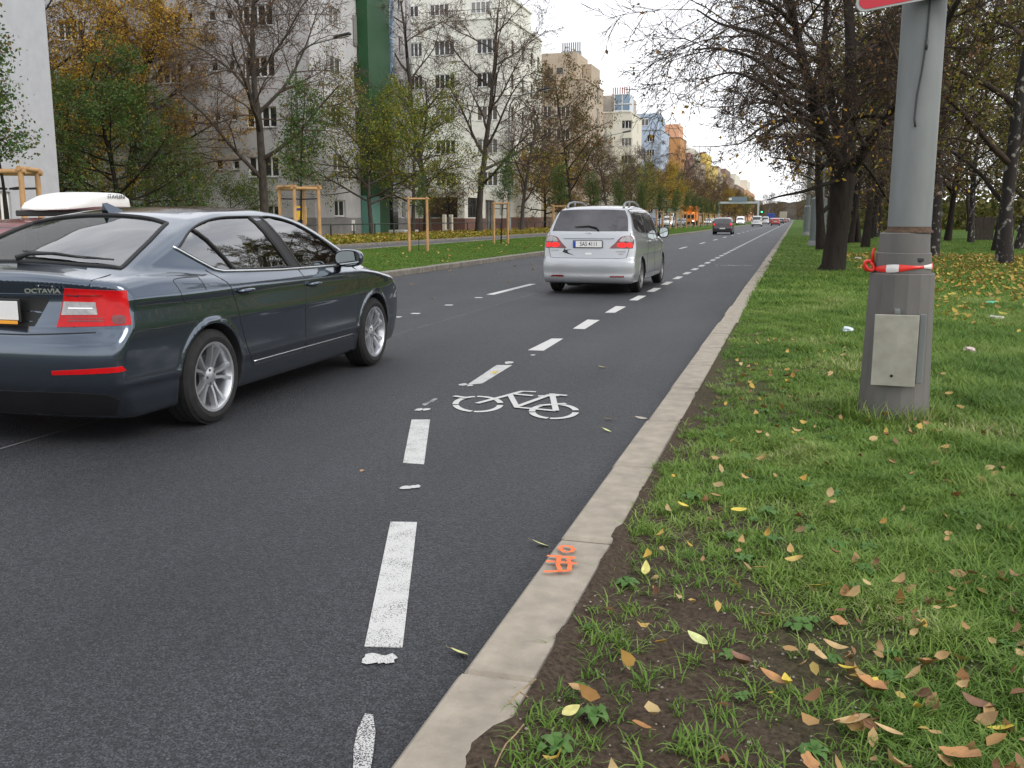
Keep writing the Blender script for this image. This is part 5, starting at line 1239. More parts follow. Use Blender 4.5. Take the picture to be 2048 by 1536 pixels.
# ================================================================ the rest of the traffic
KINDS = {
 'hatch': dict(hw=.85, ya=-1.4, yb=1.3, L=3.9, wb=2.45, plan=[(-2.1, .80), (-1.7, .84), (0, .85), (1.3, .84), (1.9, .70)], section=[(.12, .92), (.3, .98), (.5, 1), (.85, .99), (.98, .95)],
   rear=[(.1, -1.75), (.3, -1.90), (.55, -1.93), (.62, -1.88), (.95, -1.80), (1.3, -1.55)], front=[(.1, 1.8), (.4, 1.93), (.65, 1.88), (.8, 1.7)], deck=[(-2, .98), (-1, .98), (.5, .95), (1, .93), (1.5, .82), (1.95, .62)],
   green=[(-2.1, .8), (-1.8, 1.0), (-1.62, 1.22), (-1.45, 1.38), (-1.1, 1.44), (-.3, 1.46), (.2, 1.42), (.6, 1.22), (1.0, 1.0), (1.4, .8), (2, .4)], win=(1.0, 1.34, -1.45, .75), rw=(.66, .98, .56, 1.34)),
 'van': dict(hw=.87, ya=-1.6, yb=1.4, L=4.1, wb=2.7, plan=[(-2.2, .84), (-1.8, .86), (0, .87), (1.3, .86), (2.0, .72)], section=[(.12, .94), (.3, .99), (.5, 1), (.95, 1.0), (1.1, .98)],
   rear=[(.1, -1.95), (.3, -2.05), (.5, -2.07), (.6, -2.0), (1.1, -1.98), (1.8, -1.90)], front=[(.1, 1.9), (.4, 2.05), (.7, 2.0), (.9, 1.8)], deck=[(-2.2, 1.15), (0, 1.12), (.9, 1.08), (1.5, .98), (2.0, .75)],
   green=[(-2.3, 1.6), (-1.98, 1.74), (-1.7, 1.80), (0, 1.82), (.35, 1.78), (.7, 1.60), (1.2, 1.25), (1.6, 1.0), (2.2, .4)], win=(1.12, 1.62, -1.75, .85), rw=(.68, 1.12, .62, 1.62)),
 'estate': dict(hw=.88, ya=-1.7, yb=1.6, L=4.6, wb=2.7, plan=[(-2.4, .83), (-1.9, .87), (0, .88), (1.5, .87), (2.2, .72)], section=[(.12, .92), (.3, .98), (.5, 1), (.85, .99), (.98, .95)],
   rear=[(.1, -2.15), (.3, -2.27), (.55, -2.3), (.62, -2.25), (.95, -2.2), (1.3, -2.0)], front=[(.1, 2.15), (.4, 2.28), (.65, 2.22), (.8, 2.0)], deck=[(-2.4, 1.0), (-1, .99), (.5, .97), (1.1, .95), (1.8, .84), (2.3, .64)],
   green=[(-2.6, .8), (-2.25, 1.0), (-2.05, 1.22), (-1.9, 1.36), (-1.6, 1.43), (-.4, 1.46), (.2, 1.42), (.7, 1.22), (1.2, 1.0), (1.6, .8), (2.2, .4)], win=(1.0, 1.34, -1.85, .85), rw=(.68, .99, .58, 1.33)),
}
_far = {}
def far_car(kind, paint, col, loc, rz, label, lit=False, front_lit=False, name=None, group=None, plate=True):
    key = (kind, paint, lit, front_lit)
    if key not in _far:
        K = KINDS[kind]; S = Shape(hw=K['hw'], ya=K['ya'], yb=K['yb'], plan=K['plan'], section=K['section'], rear=K['rear'], front=K['front'], deck=K['deck'], green=K['green'],
            gside=[(.7, K['hw']-.01), (1.0, K['hw']-.04), (1.2, K['hw']-.10), (1.4, K['hw']-.19), (1.8, K['hw']-.26)] if kind != 'van' else [(.7, .86), (1.2, .82), (1.7, .74), (1.85, .66)],
            gplan=[(-2.3, .95), (-1, 1), (.6, 1), (1.5, .94)], crown=.07, kd=.05, zb=.2, cr=.05, cr2=.08, cf=.13, cwf=.15, cwr=.06, rc=.03, kg=.05, kb=.04, arch=[])
        if paint not in M: M[paint] = carpaint(paint, col, metal=.1, rough=.35)
        me = skin(S.F, K['ya'], K['yb'], .72, 46, 56, 14); me.materials.append(M[paint]); me.materials.append(M['well']); hwb = K['wb']/2
        cuts = [cyl(s_*hwb, .31, .34, x0, x1, 24) for s_ in (-1, 1) for x0, x1 in ((.56, 1.2), (-1.2, -.56))]
        for c in cuts: c.materials.append(M[paint]); c.materials.append(M['well'])
        me = boolean(me, cuts); shade(me, S)
        root = empty(name or {'hatch': 'hatchback', 'van': 'small_van', 'estate': 'estate_car'}[kind], (0, 0, 0)); link('body', me, None, root)
        z0, z1, y0, y1 = K['win']; a, b0, c, b1 = K['rw']
        patch(S, [(-a, b0), (a, b0), (c, b1), (-c, b1)], 'rear', .003, 1, .12, .008, 'rear_window', M['farglass'], root)
        patch(S, [(-.70, y1+.55), (.70, y1+.55), (.58, y1-.02), (-.58, y1-.02)], 'top', .003, 1, .12, .008, 'windscreen', M['farglass'], root)
        for sg in (1, -1):
            patch(S, [(y0, z0), (y1+.25, z0-.02), (y1-.35, z1), (y0+.12, z1)], 'side', .003, sg, .12, .008, 'side_window', M['farglass'], root)
            zl = .78 if kind != 'van' else .9; yy_ = [(sg*(K['hw']-.06), zl), (sg*(K['hw']-.24), zl), (sg*(K['hw']-.20), zl+.16), (sg*(K['hw']-.06), zl+.20)]
            patch(S, yy_, 'rear', .004, 1, .08, .01, 'tail_light', M['redlamp' if lit else 'darkred'], root)
            patch(S, [(sg*(K['hw']-.12), .60), (sg*(K['hw']-.34), .58), (sg*(K['hw']-.30), .70), (sg*(K['hw']-.14), .74)], 'front', .004, 1, .08, .01, 'headlight', M['headlamp' if front_lit else 'clearlens'], root)
            h = MB(); h.box(sg*(K['hw']+.10)-.09, sg*(K['hw']+.10)+.09, y1-.12, y1-.02, 1.0 if kind != 'van' else 1.05, 1.14 if kind != 'van' else 1.25, bev=.03); h.box(sg*(K['hw']-.02)-.05, sg*(K['hw']-.02)+.05, y1-.08, y1-.03, 1.0, 1.05); h.build('door_mirror', M['blackplastic'], root)
            for s_ in (-1, 1): make_wheel(root, sg*(K['hw']-.11), s_*hwb, .30, .30, .18, sg, 'five', seg=20)
        yr = float(project(S, [(0, .5)], 'rear')[0][1]); plate_obj(root, 0, yr-.02, .52 if kind == 'hatch' else .78, .50, ''); yf = float(project(S, [(0, .45)], 'front')[0][1]); plate_obj(root, 0, yf+.02, .42, .50, '', 0, 1)
        b = MB(); b.box(-K['hw']+.12, K['hw']-.12, yr-.02, yr+.1, .24, .40, bev=.02); b.box(-K['hw']+.16, K['hw']-.16, yf-.1, yf+.02, .24, .36, bev=.02); b.build('bumper_trim', M['blackplastic'], root)
        _far[key] = root; o = root; o['_used'] = 1; del o['_used']
    else: o = copy_tree(_far[key])
    o.location = loc; o.rotation_euler = (0, 0, rz); tag(o, label, 'van' if kind == 'van' else 'car', group); return o
M['headlamp'] = mat('lit_headlamp', (.9, .9, .85), .2, emit=((1, .97, .9), 3.0))
away = 'cars driving away along the avenue'; near_g = 'vehicles on the service road'
def g3(x, y, dx=0, dy=0): p = G(x, y); return (p.x+dx, p.y+dy, 0)
far_car('hatch', 'aubergine_paint', (.040, .022, .026), (-5.95, 86.9, 0), 0, 'dark aubergine hatchback in the left lane beyond the silver car', True, group=away)
far_car('van', 'white_paint', (.75, .75, .74), (-6.3, 174.5, 0), 0, 'small white van just left of the lane line, nearest of the white vehicles ahead', group=away)
far_car('estate', 'white_paint', (.75, .75, .74), (-8.0, 214, 0), 0, 'low white car with red lamps right behind the small white van', True, group=away)
far_car('van', 'white_paint', (.75, .75, .74), (-6.9, 245, 0), 0, 'taller white van beside the red estate far ahead', group=away)
far_car('estate', 'red_paint', (.40, .03, .025), (-3.6, 196, 0), 0, 'bright red car alone in the right lane far ahead', group=away)
far_car('hatch', 'red_paint', (.40, .03, .025), (-6.2, 285, 0), 0, 'small red car between the two white vans far ahead', group=away)
far_car('estate', 'black_paint', (.02, .02, .022), (-3.5, 262, 0), 0, 'black car partly behind the red car in the right lane', group=away)
far_car('hatch', 'red_paint', (.40, .03, .025), (-3.4, 320, 0), 0, 'farther red car beyond the black one in the right lane', group=away)
far_car('estate', 'grey_paint', (.16, .17, .18), (-3.3, 420, 0), 0, 'grey car close to the vanishing point of the road', group=away)
far_car('estate', 'silver_paint2', (.45, .46, .48), (-3.3, 520, 0), 0, 'pale silver car, the farthest one on the road', group=away)
# service road (they come towards the camera or stand parked)
far_car('van', 'white_paint', (.75, .75, .74), (-21.8+2.2, 158, 0), R(180), 'white van facing the camera behind the young trees', front_lit=True, group=near_g)
far_car('estate', 'grey_paint', (.16, .17, .18), (-19.2, 172, 0), R(180), 'grey car facing the camera between the white van and the orange truck', group=near_g)
far_car('hatch', 'blue_paint', (.02, .045, .20), (-20.0, 143, 0), R(180), 'blue car on the service road beside the white van', group=near_g)
far_car('estate', 'blue_paint', (.02, .045, .20), (-23.2, 139, 0), R(90), 'blue car parked across the kerb left of the other blue car', group=near_g)
for k, (yy, t) in enumerate([(226, 'white car with headlamps on, first in the queue behind the orange truck'), (243, 'second white car with headlamps on in the queue behind the orange truck'), (262, 'third white car of the queue behind the orange truck')]):
    far_car('estate', 'white_paint', (.75, .75, .74), (-18.9, yy, 0), R(180), t, front_lit=True, group=near_g)
far_car('van', 'white_paint', (.75, .75, .74), (-10.9+.2, 205, 0), R(180), 'white vehicle facing the camera at the far end of the grass median', front_lit=True, group=near_g)
# red car with a white roof box in the far lane, beside the liftback
red = far_car('estate', 'dark_red_paint', (.16, .012, .014), (-7.75, 10.1, 0), R(0), 'dark red car with a white roof box, mostly hidden behind the liftback', group=away); red.scale = (1, 1, .955)
rb = empty('roof_box', (-7.72, 9.10, 1.385), 0, 'white roof box lettered in grey on top of the dark red car', 'roof box')
secs = [(-.52, .10, .012, .03), (-.47, .30, .012, .055), (-.34, .38, .012, .12), (-.16, .40, .012, .19), (.0, .40, .012, .215), (.36, .40, .012, .215), (.44, .38, .015, .18), (.50, .34, .02, .10)]
vs = []
for (yy, hw_, zb_, zt_) in secs:
    for k in range(20):
        a = 2*math.pi*k/20; cx, cz = math.cos(a), math.sin(a); vs.append((math.copysign(abs(cx)**.5, cx)*hw_, yy, (zb_+zt_)/2+math.copysign(abs(cz)**.5, cz)*(zt_-zb_)/2+.05))
b = MB(); b.add(vs, [(i*20+k, i*20+20+k, i*20+20+(k+1) % 20, i*20+(k+1) % 20) for i in range(7) for k in range(20)]+[tuple(range(20)), tuple(range(140, 160))[::-1]])
M['box_white'] = mat('white_box_shell', (.78, .77, .74), .35, var=.03)
bx = b.build('shell', M['box_white'], rb, ang=40)
M['box_letter'] = mat('grey_lettering', (.12, .12, .13), .5)
TT = Matrix.Translation((.404, .19, .215)) @ Matrix.Rotation(R(90), 4, 'Z') @ FACE_BACK
text_mesh('STAVEBNÍ', .066, .002, M['box_letter'], 'lettering', rb, TT, sx=1.0, bold=0)
b = MB(); b.box(-.5, .5, -.35, -.31, -.0, .065, bev=.01); b.box(-.5, .5, .31, .35, -.0, .065, bev=.01); b.build('roof_bars', M['dark'], rb)
# orange municipal truck and the pale lifting platform behind it
def truck(name, col, loc, rz, label, cab, Ht=3.0, Lb=4.5, cabcol=None, body='body'):
    r = empty(name, loc, rz, label, 'truck', near_g); mcol = col
    b = MB(); b.box(-1.1, 1.1, .6, 2.6, .55, 2.3, bev=.12); c = b.build('cab', M[cabcol or mcol], r, ang=40)
    b = MB(); b.box(-.95, .95, 2.58, 2.62, 1.35, 2.05, bev=.01); b.build('windscreen', M['farglass'], c)
    b = MB(); b.box(-1.12, 1.12, 1.2, 2.3, 1.35, 2.0, bev=.01); b.build('side_window', M['farglass'], c)
    b = MB(); b.box(-1.15, 1.15, -Lb, .45, .95, Ht, bev=.06); b.build('load_body', M[mcol], r, ang=40)
    b = MB()
    for q in np.linspace(-Lb+.4, .1, 6): b.box(-1.18, 1.18, q-.05, q+.05, .93, Ht+.02, bev=.01)
    b.build('body_ribs', M[mcol], r)
    b = MB(); b.box(-.5, .5, -Lb, 2.4, .45, .9); b.build('chassis', M['dark'], r)
    b = MB(); b.box(-1.1, 1.1, 2.55, 2.7, .4, .75, bev=.03); b.build('bumper', M['blackplastic'], r)
    for sg in (1, -1):
        b = MB(); b.box(sg*.85-.14, sg*.85+.14, 2.60, 2.66, .82, 1.0, bev=.02); b.build('headlight', M['headlamp'], r)
        b = MB(); b.box(sg*1.3-.09, sg*1.3+.09, 2.4, 2.46, 1.5, 2.0, bev=.02); b.build('door_mirror', M['blackplastic'], r)
        for yy in (1.9, -Lb+1.2): make_wheel(r, sg*.98, yy, .46, .46, .26, sg, 'five', seg=20)
    return r
M['truck_orange'] = mat('truck_orange', (.75, .20, .02), .5, var=.15, vscale=2); M['truck_blue'] = mat('truck_blue', (.03, .06, .28), .5); M['truck_beige'] = mat('truck_beige', (.35, .32, .25), .6); M['truck_teal'] = mat('truck_teal', (.08, .28, .26), .5)
tr = truck('service_truck', 'truck_orange', (-19.6, 192, 0), R(180), 'orange service truck facing the camera behind the young trees', 0, 3.7)
b = MB()
for sg in (-1, 1): b.box(sg*.8-.15, sg*.8+.15, 2.0, 2.2, 2.35, 2.55, bev=.04)
M['beacon'] = mat('orange_beacon', (.9, .3, .02), .3, emit=((1, .4, .05), 1.5)); b.build('beacon', M['beacon'], tr)
truck('platform_truck', 'truck_teal', (-22.4, 182, 0), R(180), 'teal and white lifting truck left of the orange truck', 0, 4.6, cabcol='white_paint')
t2 = truck('lorry', 'truck_blue', (-7.6, 330, 0), 0, 'blue lorry rising above the white vans far ahead', 0, 3.0); t2['group'] = away
t3 = truck('lorry', 'truck_beige', (-3.9, 345, 0), 0, 'beige lorry above the black car far ahead', 0, 3.6); t3['group'] = away
# cars behind the birches in the park
park = 'cars parked behind the park'
far_car('estate', 'black_paint', (.02, .02, .022), (19.8, 88, .08), R(80), 'black car parked behind the leaning birch in the park', group=park)
far_car('hatch', 'white_paint', (.75, .75, .74), (23.8, 94, .08), R(85), 'white car parked just right of the black one behind the birches', group=park)
far_car('van', 'white_paint', (.75, .75, .74), (27.8, 98, .08), R(95), 'white van parked behind the wooden screen in the park', group=park)
far_car('estate', 'silver_paint2', (.45, .46, .48), (24.5, 84, .08), R(88), 'silver car at the right edge behind the twin stemmed birch', group=park)
# ================================================================ trees
M['bark'] = mat('dark_bark', (.022, .018, .015), .95, var=.35, vscale=9, vz=.25, bump=.9, bscale=22, bdist=.03, spec=.1, col2=(.036, .030, .026))
M['bark_grey'] = mat('grey_brown_bark', (.05, .042, .036), .95, var=.35, vscale=9, vz=.25, bump=.8, bscale=22, bdist=.03, spec=.15, col2=(.11, .095, .08))
M['birch'] = mat('birch_bark', (.035, .03, .028), .9, vscale=7, vz=.8, col2=(.30, .28, .25), thresh=(.57, .66), spec=.2, bump=.4, bscale=30)
M['twig'] = mat('twigs', (.065, .048, .038), .95, var=.3, vscale=3, spec=.1)
M['twig_grey'] = mat('grey_twigs', (.10, .075, .058), .95, var=.3, vscale=3, spec=.1)
LF = {
 'park': leafmat('park_leaves', [(.15, .13, .04), (.21, .16, .06), (.11, .11, .03), (.24, .13, .06), (.17, .17, .05)], trans=.4),
 'gold': leafmat('golden_leaves', [(0.525, 0.300, 0.025), (0.375, 0.188, 0.022), (0.250, 0.200, 0.025), (0.600, 0.375, 0.037), (0.200, 0.106, 0.025)]),
 'green': leafmat('green_leaves', [(0.050, 0.106, 0.022), (0.075, 0.150, 0.031), (0.037, 0.081, 0.020), (0.125, 0.188, 0.037)]),
 'yellowgreen': leafmat('yellow_green_leaves', [(0.138, 0.175, 0.019), (0.250, 0.250, 0.025), (0.088, 0.125, 0.019), (0.375, 0.300, 0.031), (0.062, 0.100, 0.019)]),
 'rust': leafmat('rust_brown_leaves', [(0.250, 0.106, 0.037), (0.163, 0.075, 0.031), (0.350, 0.188, 0.062), (0.112, 0.075, 0.031)]),
 'olive': leafmat('olive_leaves', [(0.088, 0.100, 0.022), (0.138, 0.138, 0.027), (0.062, 0.075, 0.022), (0.213, 0.163, 0.037)]),
 'darkolive': leafmat('dark_olive_leaves', [(0.056, 0.062, 0.018), (0.094, 0.094, 0.022), (0.125, 0.106, 0.025), (0.150, 0.088, 0.037), (0.044, 0.056, 0.018)]),
}
class TreeGen:
    def __init__(s, seed): s.r = np.random.RandomState(seed); s.seg = []; s.tips = []      # seg: (points, radii, level)
    def grow(s, p, d, ln, r0, lv, P):
        """P per level: (child count, child length ratio, angle, wander, tropism, segments)"""
        rnd = s.r; n, ratio, ang, wander, trop, ns = P[lv][:6]
        pts = [p.copy()]; dirs = []; d = d/np.linalg.norm(d)
        for i in range(ns):
            d = d+rnd.normal(0, wander, 3)+np.array([0, 0, trop[0]+(trop[1]-trop[0])*i/ns]); d /= np.linalg.norm(d)
            p = p+d*ln/ns; pts.append(p.copy()); dirs.append(d.copy())
        rad = r0*(1-np.linspace(0, 1, ns+1)*.75); s.seg.append((np.array(pts), rad, lv))
        if lv+1 < len(P):
            for k in range(n):
                t = .18+.82*(k+rnd.rand())/n if lv else P[0][6]+(1-P[0][6])*(k+rnd.rand()*.8)/n
                i = min(ns-1, int(t*ns)); fr = t*ns-i; q = pts[i]*(1-fr)+pts[i+1]*fr; dd = dirs[i]
                u = np.cross(dd, [0, 0, 1.]); u = u/(np.linalg.norm(u)+1e-6) if np.linalg.norm(u) > .1 else np.array([1., 0, 0]); v = np.cross(dd, u)
                a = k*2.4+rnd.rand()*1.2; an = ang*(.75+.5*rnd.rand())
                nd = dd*math.cos(an)+(u*math.cos(a)+v*math.sin(a))*math.sin(an)
                s.grow(q, nd, ln*ratio*(1.15-.55*t)*(.75+.5*rnd.rand()), max(.004, r0*(1-.75*t)*(.62 if lv == 0 else .56)), lv+1, P)
        else: s.tips.append((np.array(pts), lv))
    def limb(s, pts, r0, r1, P, lv=1, n=12, lr=.5, up=.0):
        """limb laid by hand, children grown along it"""
        pts = np.array(pts, float); t = np.linspace(0, len(pts)-1, len(pts)*4); pp = np.stack([np.interp(t, np.arange(len(pts)), pts[:, k]) for k in range(3)], -1)
        k = np.array([.25, .5, .25]); 
        for _ in range(3): pp[1:-1] = pp[:-2]*.25+pp[1:-1]*.5+pp[2:]*.25
        rad = np.linspace(r0, r1, len(pp)); s.seg.append((pp, rad, 0)); L_ = np.linalg.norm(np.diff(pp, axis=0), axis=1).sum()
        for j in range(n):
            f = (.15+.85*(j+s.r.rand())/n)*(len(pp)-1); i = min(len(pp)-2, int(f)); q = pp[i]*(1-f+i)+pp[i+1]*(f-i); d = pp[i+1]-pp[i]; d /= np.linalg.norm(d)
            rv = s.r.normal(0, 1, 3); rv -= d*(rv@d); rv /= np.linalg.norm(rv); nd = d*.55+rv*.85+np.array([0, 0, up])
            s.grow(q, nd, L_*lr*(1.1-.6*f/len(pp))*(.7+.6*s.r.rand()), rad[i]*.5, lv, P)
    def tubes(s, levels, sides):
        V, Fq, off = [], [], 0
        for pts, rad, lv in s.seg:
            if lv not in levels: continue
            n = sides.get(lv, 3); m = len(pts); t = np.gradient(pts, axis=0); t /= np.linalg.norm(t, axis=1, keepdims=True)+1e-9
            ref = np.array([.3, .9, .2]); u = np.cross(t, ref); u /= np.linalg.norm(u, axis=1, keepdims=True)+1e-9; v = np.cross(t, u)
            a = np.arange(n)*2*np.pi/n; ring = pts[:, None]+(u[:, None]*np.cos(a)[None, :, None]+v[:, None]*np.sin(a)[None, :, None])*rad[:, None, None]
            V.append(ring.reshape(-1, 3)); i = np.arange(m-1)[:, None]*n+np.arange(n)[None]; j = np.arange(m-1)[:, None]*n+(np.arange(n)[None]+1) % n
            Fq.append(np.stack([i, j, j+n, i+n], -1).reshape(-1, 4)+off); off += m*n
        return (np.vstack(V), np.vstack(Fq)) if V else (np.zeros((0, 3)), np.zeros((0, 4), int))
    def leaves(s, per, size, spread=.12, tf=(.2, 1.), keep=None, droop=.5):
        """leaf cards (two triangles folded on the midrib) along the last twigs"""
        rnd = s.r; C = []
        for pts, lv in s.tips:
            k = rnd.poisson(per)
            if keep is not None and not keep(pts[-1]): continue
            if not k: continue
            t = (tf[0]+(tf[1]-tf[0])*rnd.rand(k))*(len(pts)-1); i = np.minimum(t.astype(int), len(pts)-2); fr = (t-i)[:, None]
            C.append(pts[i]*(1-fr)+pts[i+1]*fr+rnd.normal(0, spread, (k, 3)))
        if not C: return np.zeros((0, 3)), np.zeros((0, 4), int)
        C = np.vstack(C); n = len(C); a = rnd.normal(0, 1, (n, 3)); a[:, 2] -= droop; a /= np.linalg.norm(a, axis=1, keepdims=True)
        b_ = rnd.normal(0, 1, (n, 3)); b_ -= a*(a*b_).sum(1, keepdims=True); b_ /= np.linalg.norm(b_, axis=1, keepdims=True)
        c = np.cross(a, b_); sz = size*(.6+.8*rnd.rand(n))[:, None]
        V = np.stack([C-a*sz*.5, C+b_*sz*.36+c*sz*.06, C+a*sz*.6, C-b_*sz*.36+c*sz*.06], 1).reshape(-1, 3)
        return V, np.arange(4*n).reshape(-1, 4)
def finish_tree(name, T, root=None, trunk_levels=(0, 1), bark='bark', twig='twig', leafsets=(), sides=None, loc=(0, 0, 0)):
    """leafsets: list of (material key, (V,F))"""
    sides = sides or {0: 9, 1: 6, 2: 4}
    r = root or empty(name, loc)
    mxl = max(q[2] for q in T.seg)
    V, F = T.tubes(trunk_levels, sides); me = mesh_np('trunk', V, F, smooth=True); link('trunk', me, M[bark], r)
    V, F = T.tubes([l_ for l_ in range(mxl+1) if l_ not in trunk_levels], sides); mi = np.zeros(len(F), int); mats = [M[twig]]
    for k, (mk, (v, f)) in enumerate(leafsets):
        if len(v) == 0: continue
        mi = np.concatenate([mi, np.full(len(f), len(mats))]); F = np.vstack([F, f+len(V)]); V = np.vstack([V, v]); mats.append(LF[mk])
    link('crown', mesh_np('crown', V, F, mi), mats, r)
    return r
def lime(seed, H=13, r0=.24, fork=.22, leaf=(), bark='bark', twig='twig', spread=1., dense=1., levels=4, up=.10, drop=-.10, name='lime_tree', tl=(0, 1)):
    """street lime: short bole, ascending limbs, arching side branches with drooping fine twigs"""
    T = TreeGen(seed)
    P = [(int(13*dense), .46*spread, .95, .05, (0, .02), 9, fork), (int(9*dense), .50, .80, .10, (up, drop), 7), (int(8*dense), .52, .70, .13, (.03, drop*1.3), 5), (int(6*dense), .55, .65, .16, (0, -.10), 4), (0, 0, 0, .2, (0, -.12), 3)][:levels+1]
    P[-1] = (0, 0, 0, .18, (0, -.10), 3)
    T.grow(np.array([0, 0, -.1]), np.array([T.r.normal(0, .04), T.r.normal(0, .04), 1.]), H, r0, 0, P)
    for sg_, (pts, rad, lv) in enumerate(T.seg): T.seg[sg_] = (pts, np.maximum(rad, .0075 if lv > 2 else .010), lv)
    # root flare
    p0, rd, _ = T.seg[0]; rd = rd.copy(); rd[0] *= 1.35; T.seg[0] = (p0, rd, 0)
    ls = [(mk, T.leaves(per, size, sp, keep=kp)) for (mk, per, size, sp, kp) in leaf]
    return finish_tree(name, T, bark=bark, twig=twig, leafsets=ls, trunk_levels=tl)
def bushy(seed, H, W, per, size, mk, mk2=None, bark='bark', name='broadleaf_tree', trunk=.3, conic=.6, n1=26, n2=9, n3=7, r0=.16):
    T = TreeGen(seed)
    P = [(n1, W/H, 1.25, .03, (0, 0), 9, trunk), (n2, .5, .8, .10, (.06, .0), 5), (n3, .55, .8, .15, (.0, -.03), 4), (0, 0, 0, .2, (0, -.06), 3)]
    T.grow(np.array([0, 0, -.1]), np.array([0, 0, 1.]), H, r0, 0, P)
    ls = [(mk, T.leaves(per, size, .12))]
    if mk2: ls.append((mk2, T.leaves(per*.4, size, .14)))
    return finish_tree(name, T, bark=bark, leafsets=ls)
def put(o, x, y, z=.08, rz=0, s=1., label=None, cat='tree', group=None, first=False):
    c = o if first else copy_tree(o)
    c.location = (x, y, z); c.rotation_euler = (0, 0, rz); c.scale = (s, s, s) if not hasattr(s, '__len__') else s
    tag(c, label, cat, group); return c
row = 'trees along the far verge'
# --- prototypes
bareA = lime(11, 13.5, .25, .24, [('rust', .45, .09, .12, lambda p: p[2] > 5), ('yellowgreen', 2.2, .11, .15, lambda p: p[2] < 4.8)], bark='bark_grey', twig='twig_grey', spread=1.05, dense=1.15)
bareB = lime(23, 14.5, .24, .20, [('yellowgreen', 1.6, .12, .15, lambda p: p[2] < 5.5), ('rust', .25, .09, .1, None)], bark='bark_grey', twig='twig_grey', spread=.9, dense=1.05)
bareC = lime(37, 11.5, .20, .25, [('gold', .45, .10, .12, lambda p: p[2] < 7), ('rust', .16, .09, .12, None)], twig='twig_grey', spread=.85, bark='bark_grey')
goldT = lime(41, 15, .27, .18, [('gold', 5.0, .11, .16, None), ('rust', 1.5, .10, .15, None)], spread=1.0)
ygT = bushy(51, 8.6, 5.0, 7.0, .105, 'yellowgreen', 'green', bark='bark_grey', trunk=.26)
greenT = bushy(57, 9.5, 4.4, 13.0, .10, 'green', 'olive', trunk=.1, n1=30)
oliveT = bushy(59, 11, 4.8, 5.5, .135, 'darkolive', 'rust', trunk=.2, n1=28)
goldS = bushy(61, 8.5, 4.0, 6.5, .12, 'gold', 'yellowgreen', trunk=.22)
shrub = bushy(67, 3.2, 3.2, 6, .085, 'green', 'yellowgreen', trunk=.03, n1=16, r0=.06, name='shrub')
young = bushy(71, 4.5, .6, 4.6, .055, 'green', 'darkolive', trunk=.48, n1=22, n2=6, n3=5, r0=.035, name='young_tree')
protos = {k: [v, True] for k, v in dict(bareA=bareA, bareB=bareB, bareC=bareC, gold=goldT, yg=ygT, green=greenT, olive=oliveT, goldS=goldS, shrub=shrub, young=young).items()}
def T_(k, x, y, rz, s, label, cat='tree', group=row, z=.08):
    p = protos[k]; o = put(p[0], x, y, z, R(rz), s, label, cat, group, first=p[1]); p[1] = False; return o
def at(px, Y): return PX(px, 440, 1).x if False else (PY(px, 440, Y).x)
# --- nearest of the far verge, left to right in the picture
T_('gold', at(165, 50), 50, 40, 1.05, 'tall golden leaved tree just right of the pale windowless wall')
T_('gold', at(258, 54), 54, 200, 1.0, 'golden leaved tree with a leaning limb, second from the pale wall')
T_('goldS', at(128, 47), 47, 10, 1.1, 'smaller rusty gold tree against the edge of the pale wall')
T_('green', at(240, 40), 40, 0, (.95, .95, .82), 'dense dark green tree behind the roof of the liftback')
T_('shrub', at(352, 47), 47, 20, .95, 'rounded green shrub right of the dense green tree', 'shrub', 'shrubs at the foot of the grey block')
T_('shrub', at(462, 50), 50, 120, .95, 'lighter open shrub below the big bare tree', 'shrub', 'shrubs at the foot of the grey block')
T_('bareA', at(530, 47), 47, 15, 1.06, 'big bare lime with russet twigs in front of the grey block')
T_('bareC', at(330, 58), 56.0, 90, 1.05, 'thin bare tree crossing the windows of the grey block')
T_('yg', at(742, 57), 57, 30, .98, 'leaning yellow green tree in front of the green stair tower')
T_('bareB', at(856, 72), 72, 80, 1.22, 'tall bare lime left of the forked one before the cream block')
T_('yg', at(826, 66), 66, 150, 1.05, 'yellow green tree overlapping the left side of the cream block')
T_('bareB', at(958, 72), 72, 200, 1.15, 'forked bare lime in front of the shop wing')
T_('bareC', at(1043, 80), 80, 60, .92, 'smaller half bare tree with golden tips by the right edge of the cream block')
T_('olive', at(903, 84), 84, 10, .55, 'dark olive shrubby tree behind the garden gate')
T_('goldS', at(1090, 105), 105, 0, 1.0, 'golden tree before the tan block')
T_('olive', at(1143, 95), 95, 0, (1.02, 1.02, 1.38), 'tall narrow olive and brown tree in front of the tan block')
T_('olive', at(1185, 112), 112, 90, .85, 'olive tree right behind the tall narrow one')
T_('bareC', at(1215, 104), 104, 190, .8, 'bare tree between the olive ones and the cream penthouse block')
k = 0
rnd = random.Random(5)
desc = {'bareA': 'bare russet lime', 'bareB': 'bare grey lime', 'bareC': 'half bare tree', 'yg': 'yellow green tree', 'goldS': 'golden tree', 'olive': 'olive brown tree', 'green': 'dark green tree'}
seq = [(1232, 125, 'bareB', .9), (1262, 130, 'yg', 1.2), (1290, 140, 'bareC', 1.3), (1283, 150, 'olive', 1.05), (1318, 150, 'goldS', 1.45), (1334, 165, 'yg', 1.25), (1350, 175, 'bareC', 1.5), (1368, 195, 'bareA', 1.0), (1378, 210, 'bareC', 1.4), (1392, 225, 'olive', 1.15), (1405, 245, 'bareA', 1.0), (1416, 262, 'bareC', 1.5), (1428, 280, 'olive', 1.3), (1437, 300, 'bareB', 1.1), (1446, 318, 'goldS', 1.6), (1455, 340, 'olive', 1.3), (1463, 365, 'bareA', 1.1), (1471, 390, 'olive', 1.3), (1480, 420, 'yg', 1.6), (1488, 455, 'olive', 1.3), (1496, 500, 'bareA', 1.2), (1505, 560, 'olive', 1.5), (1514, 640, 'olive', 1.5), (1522, 740, 'olive', 1.6)]
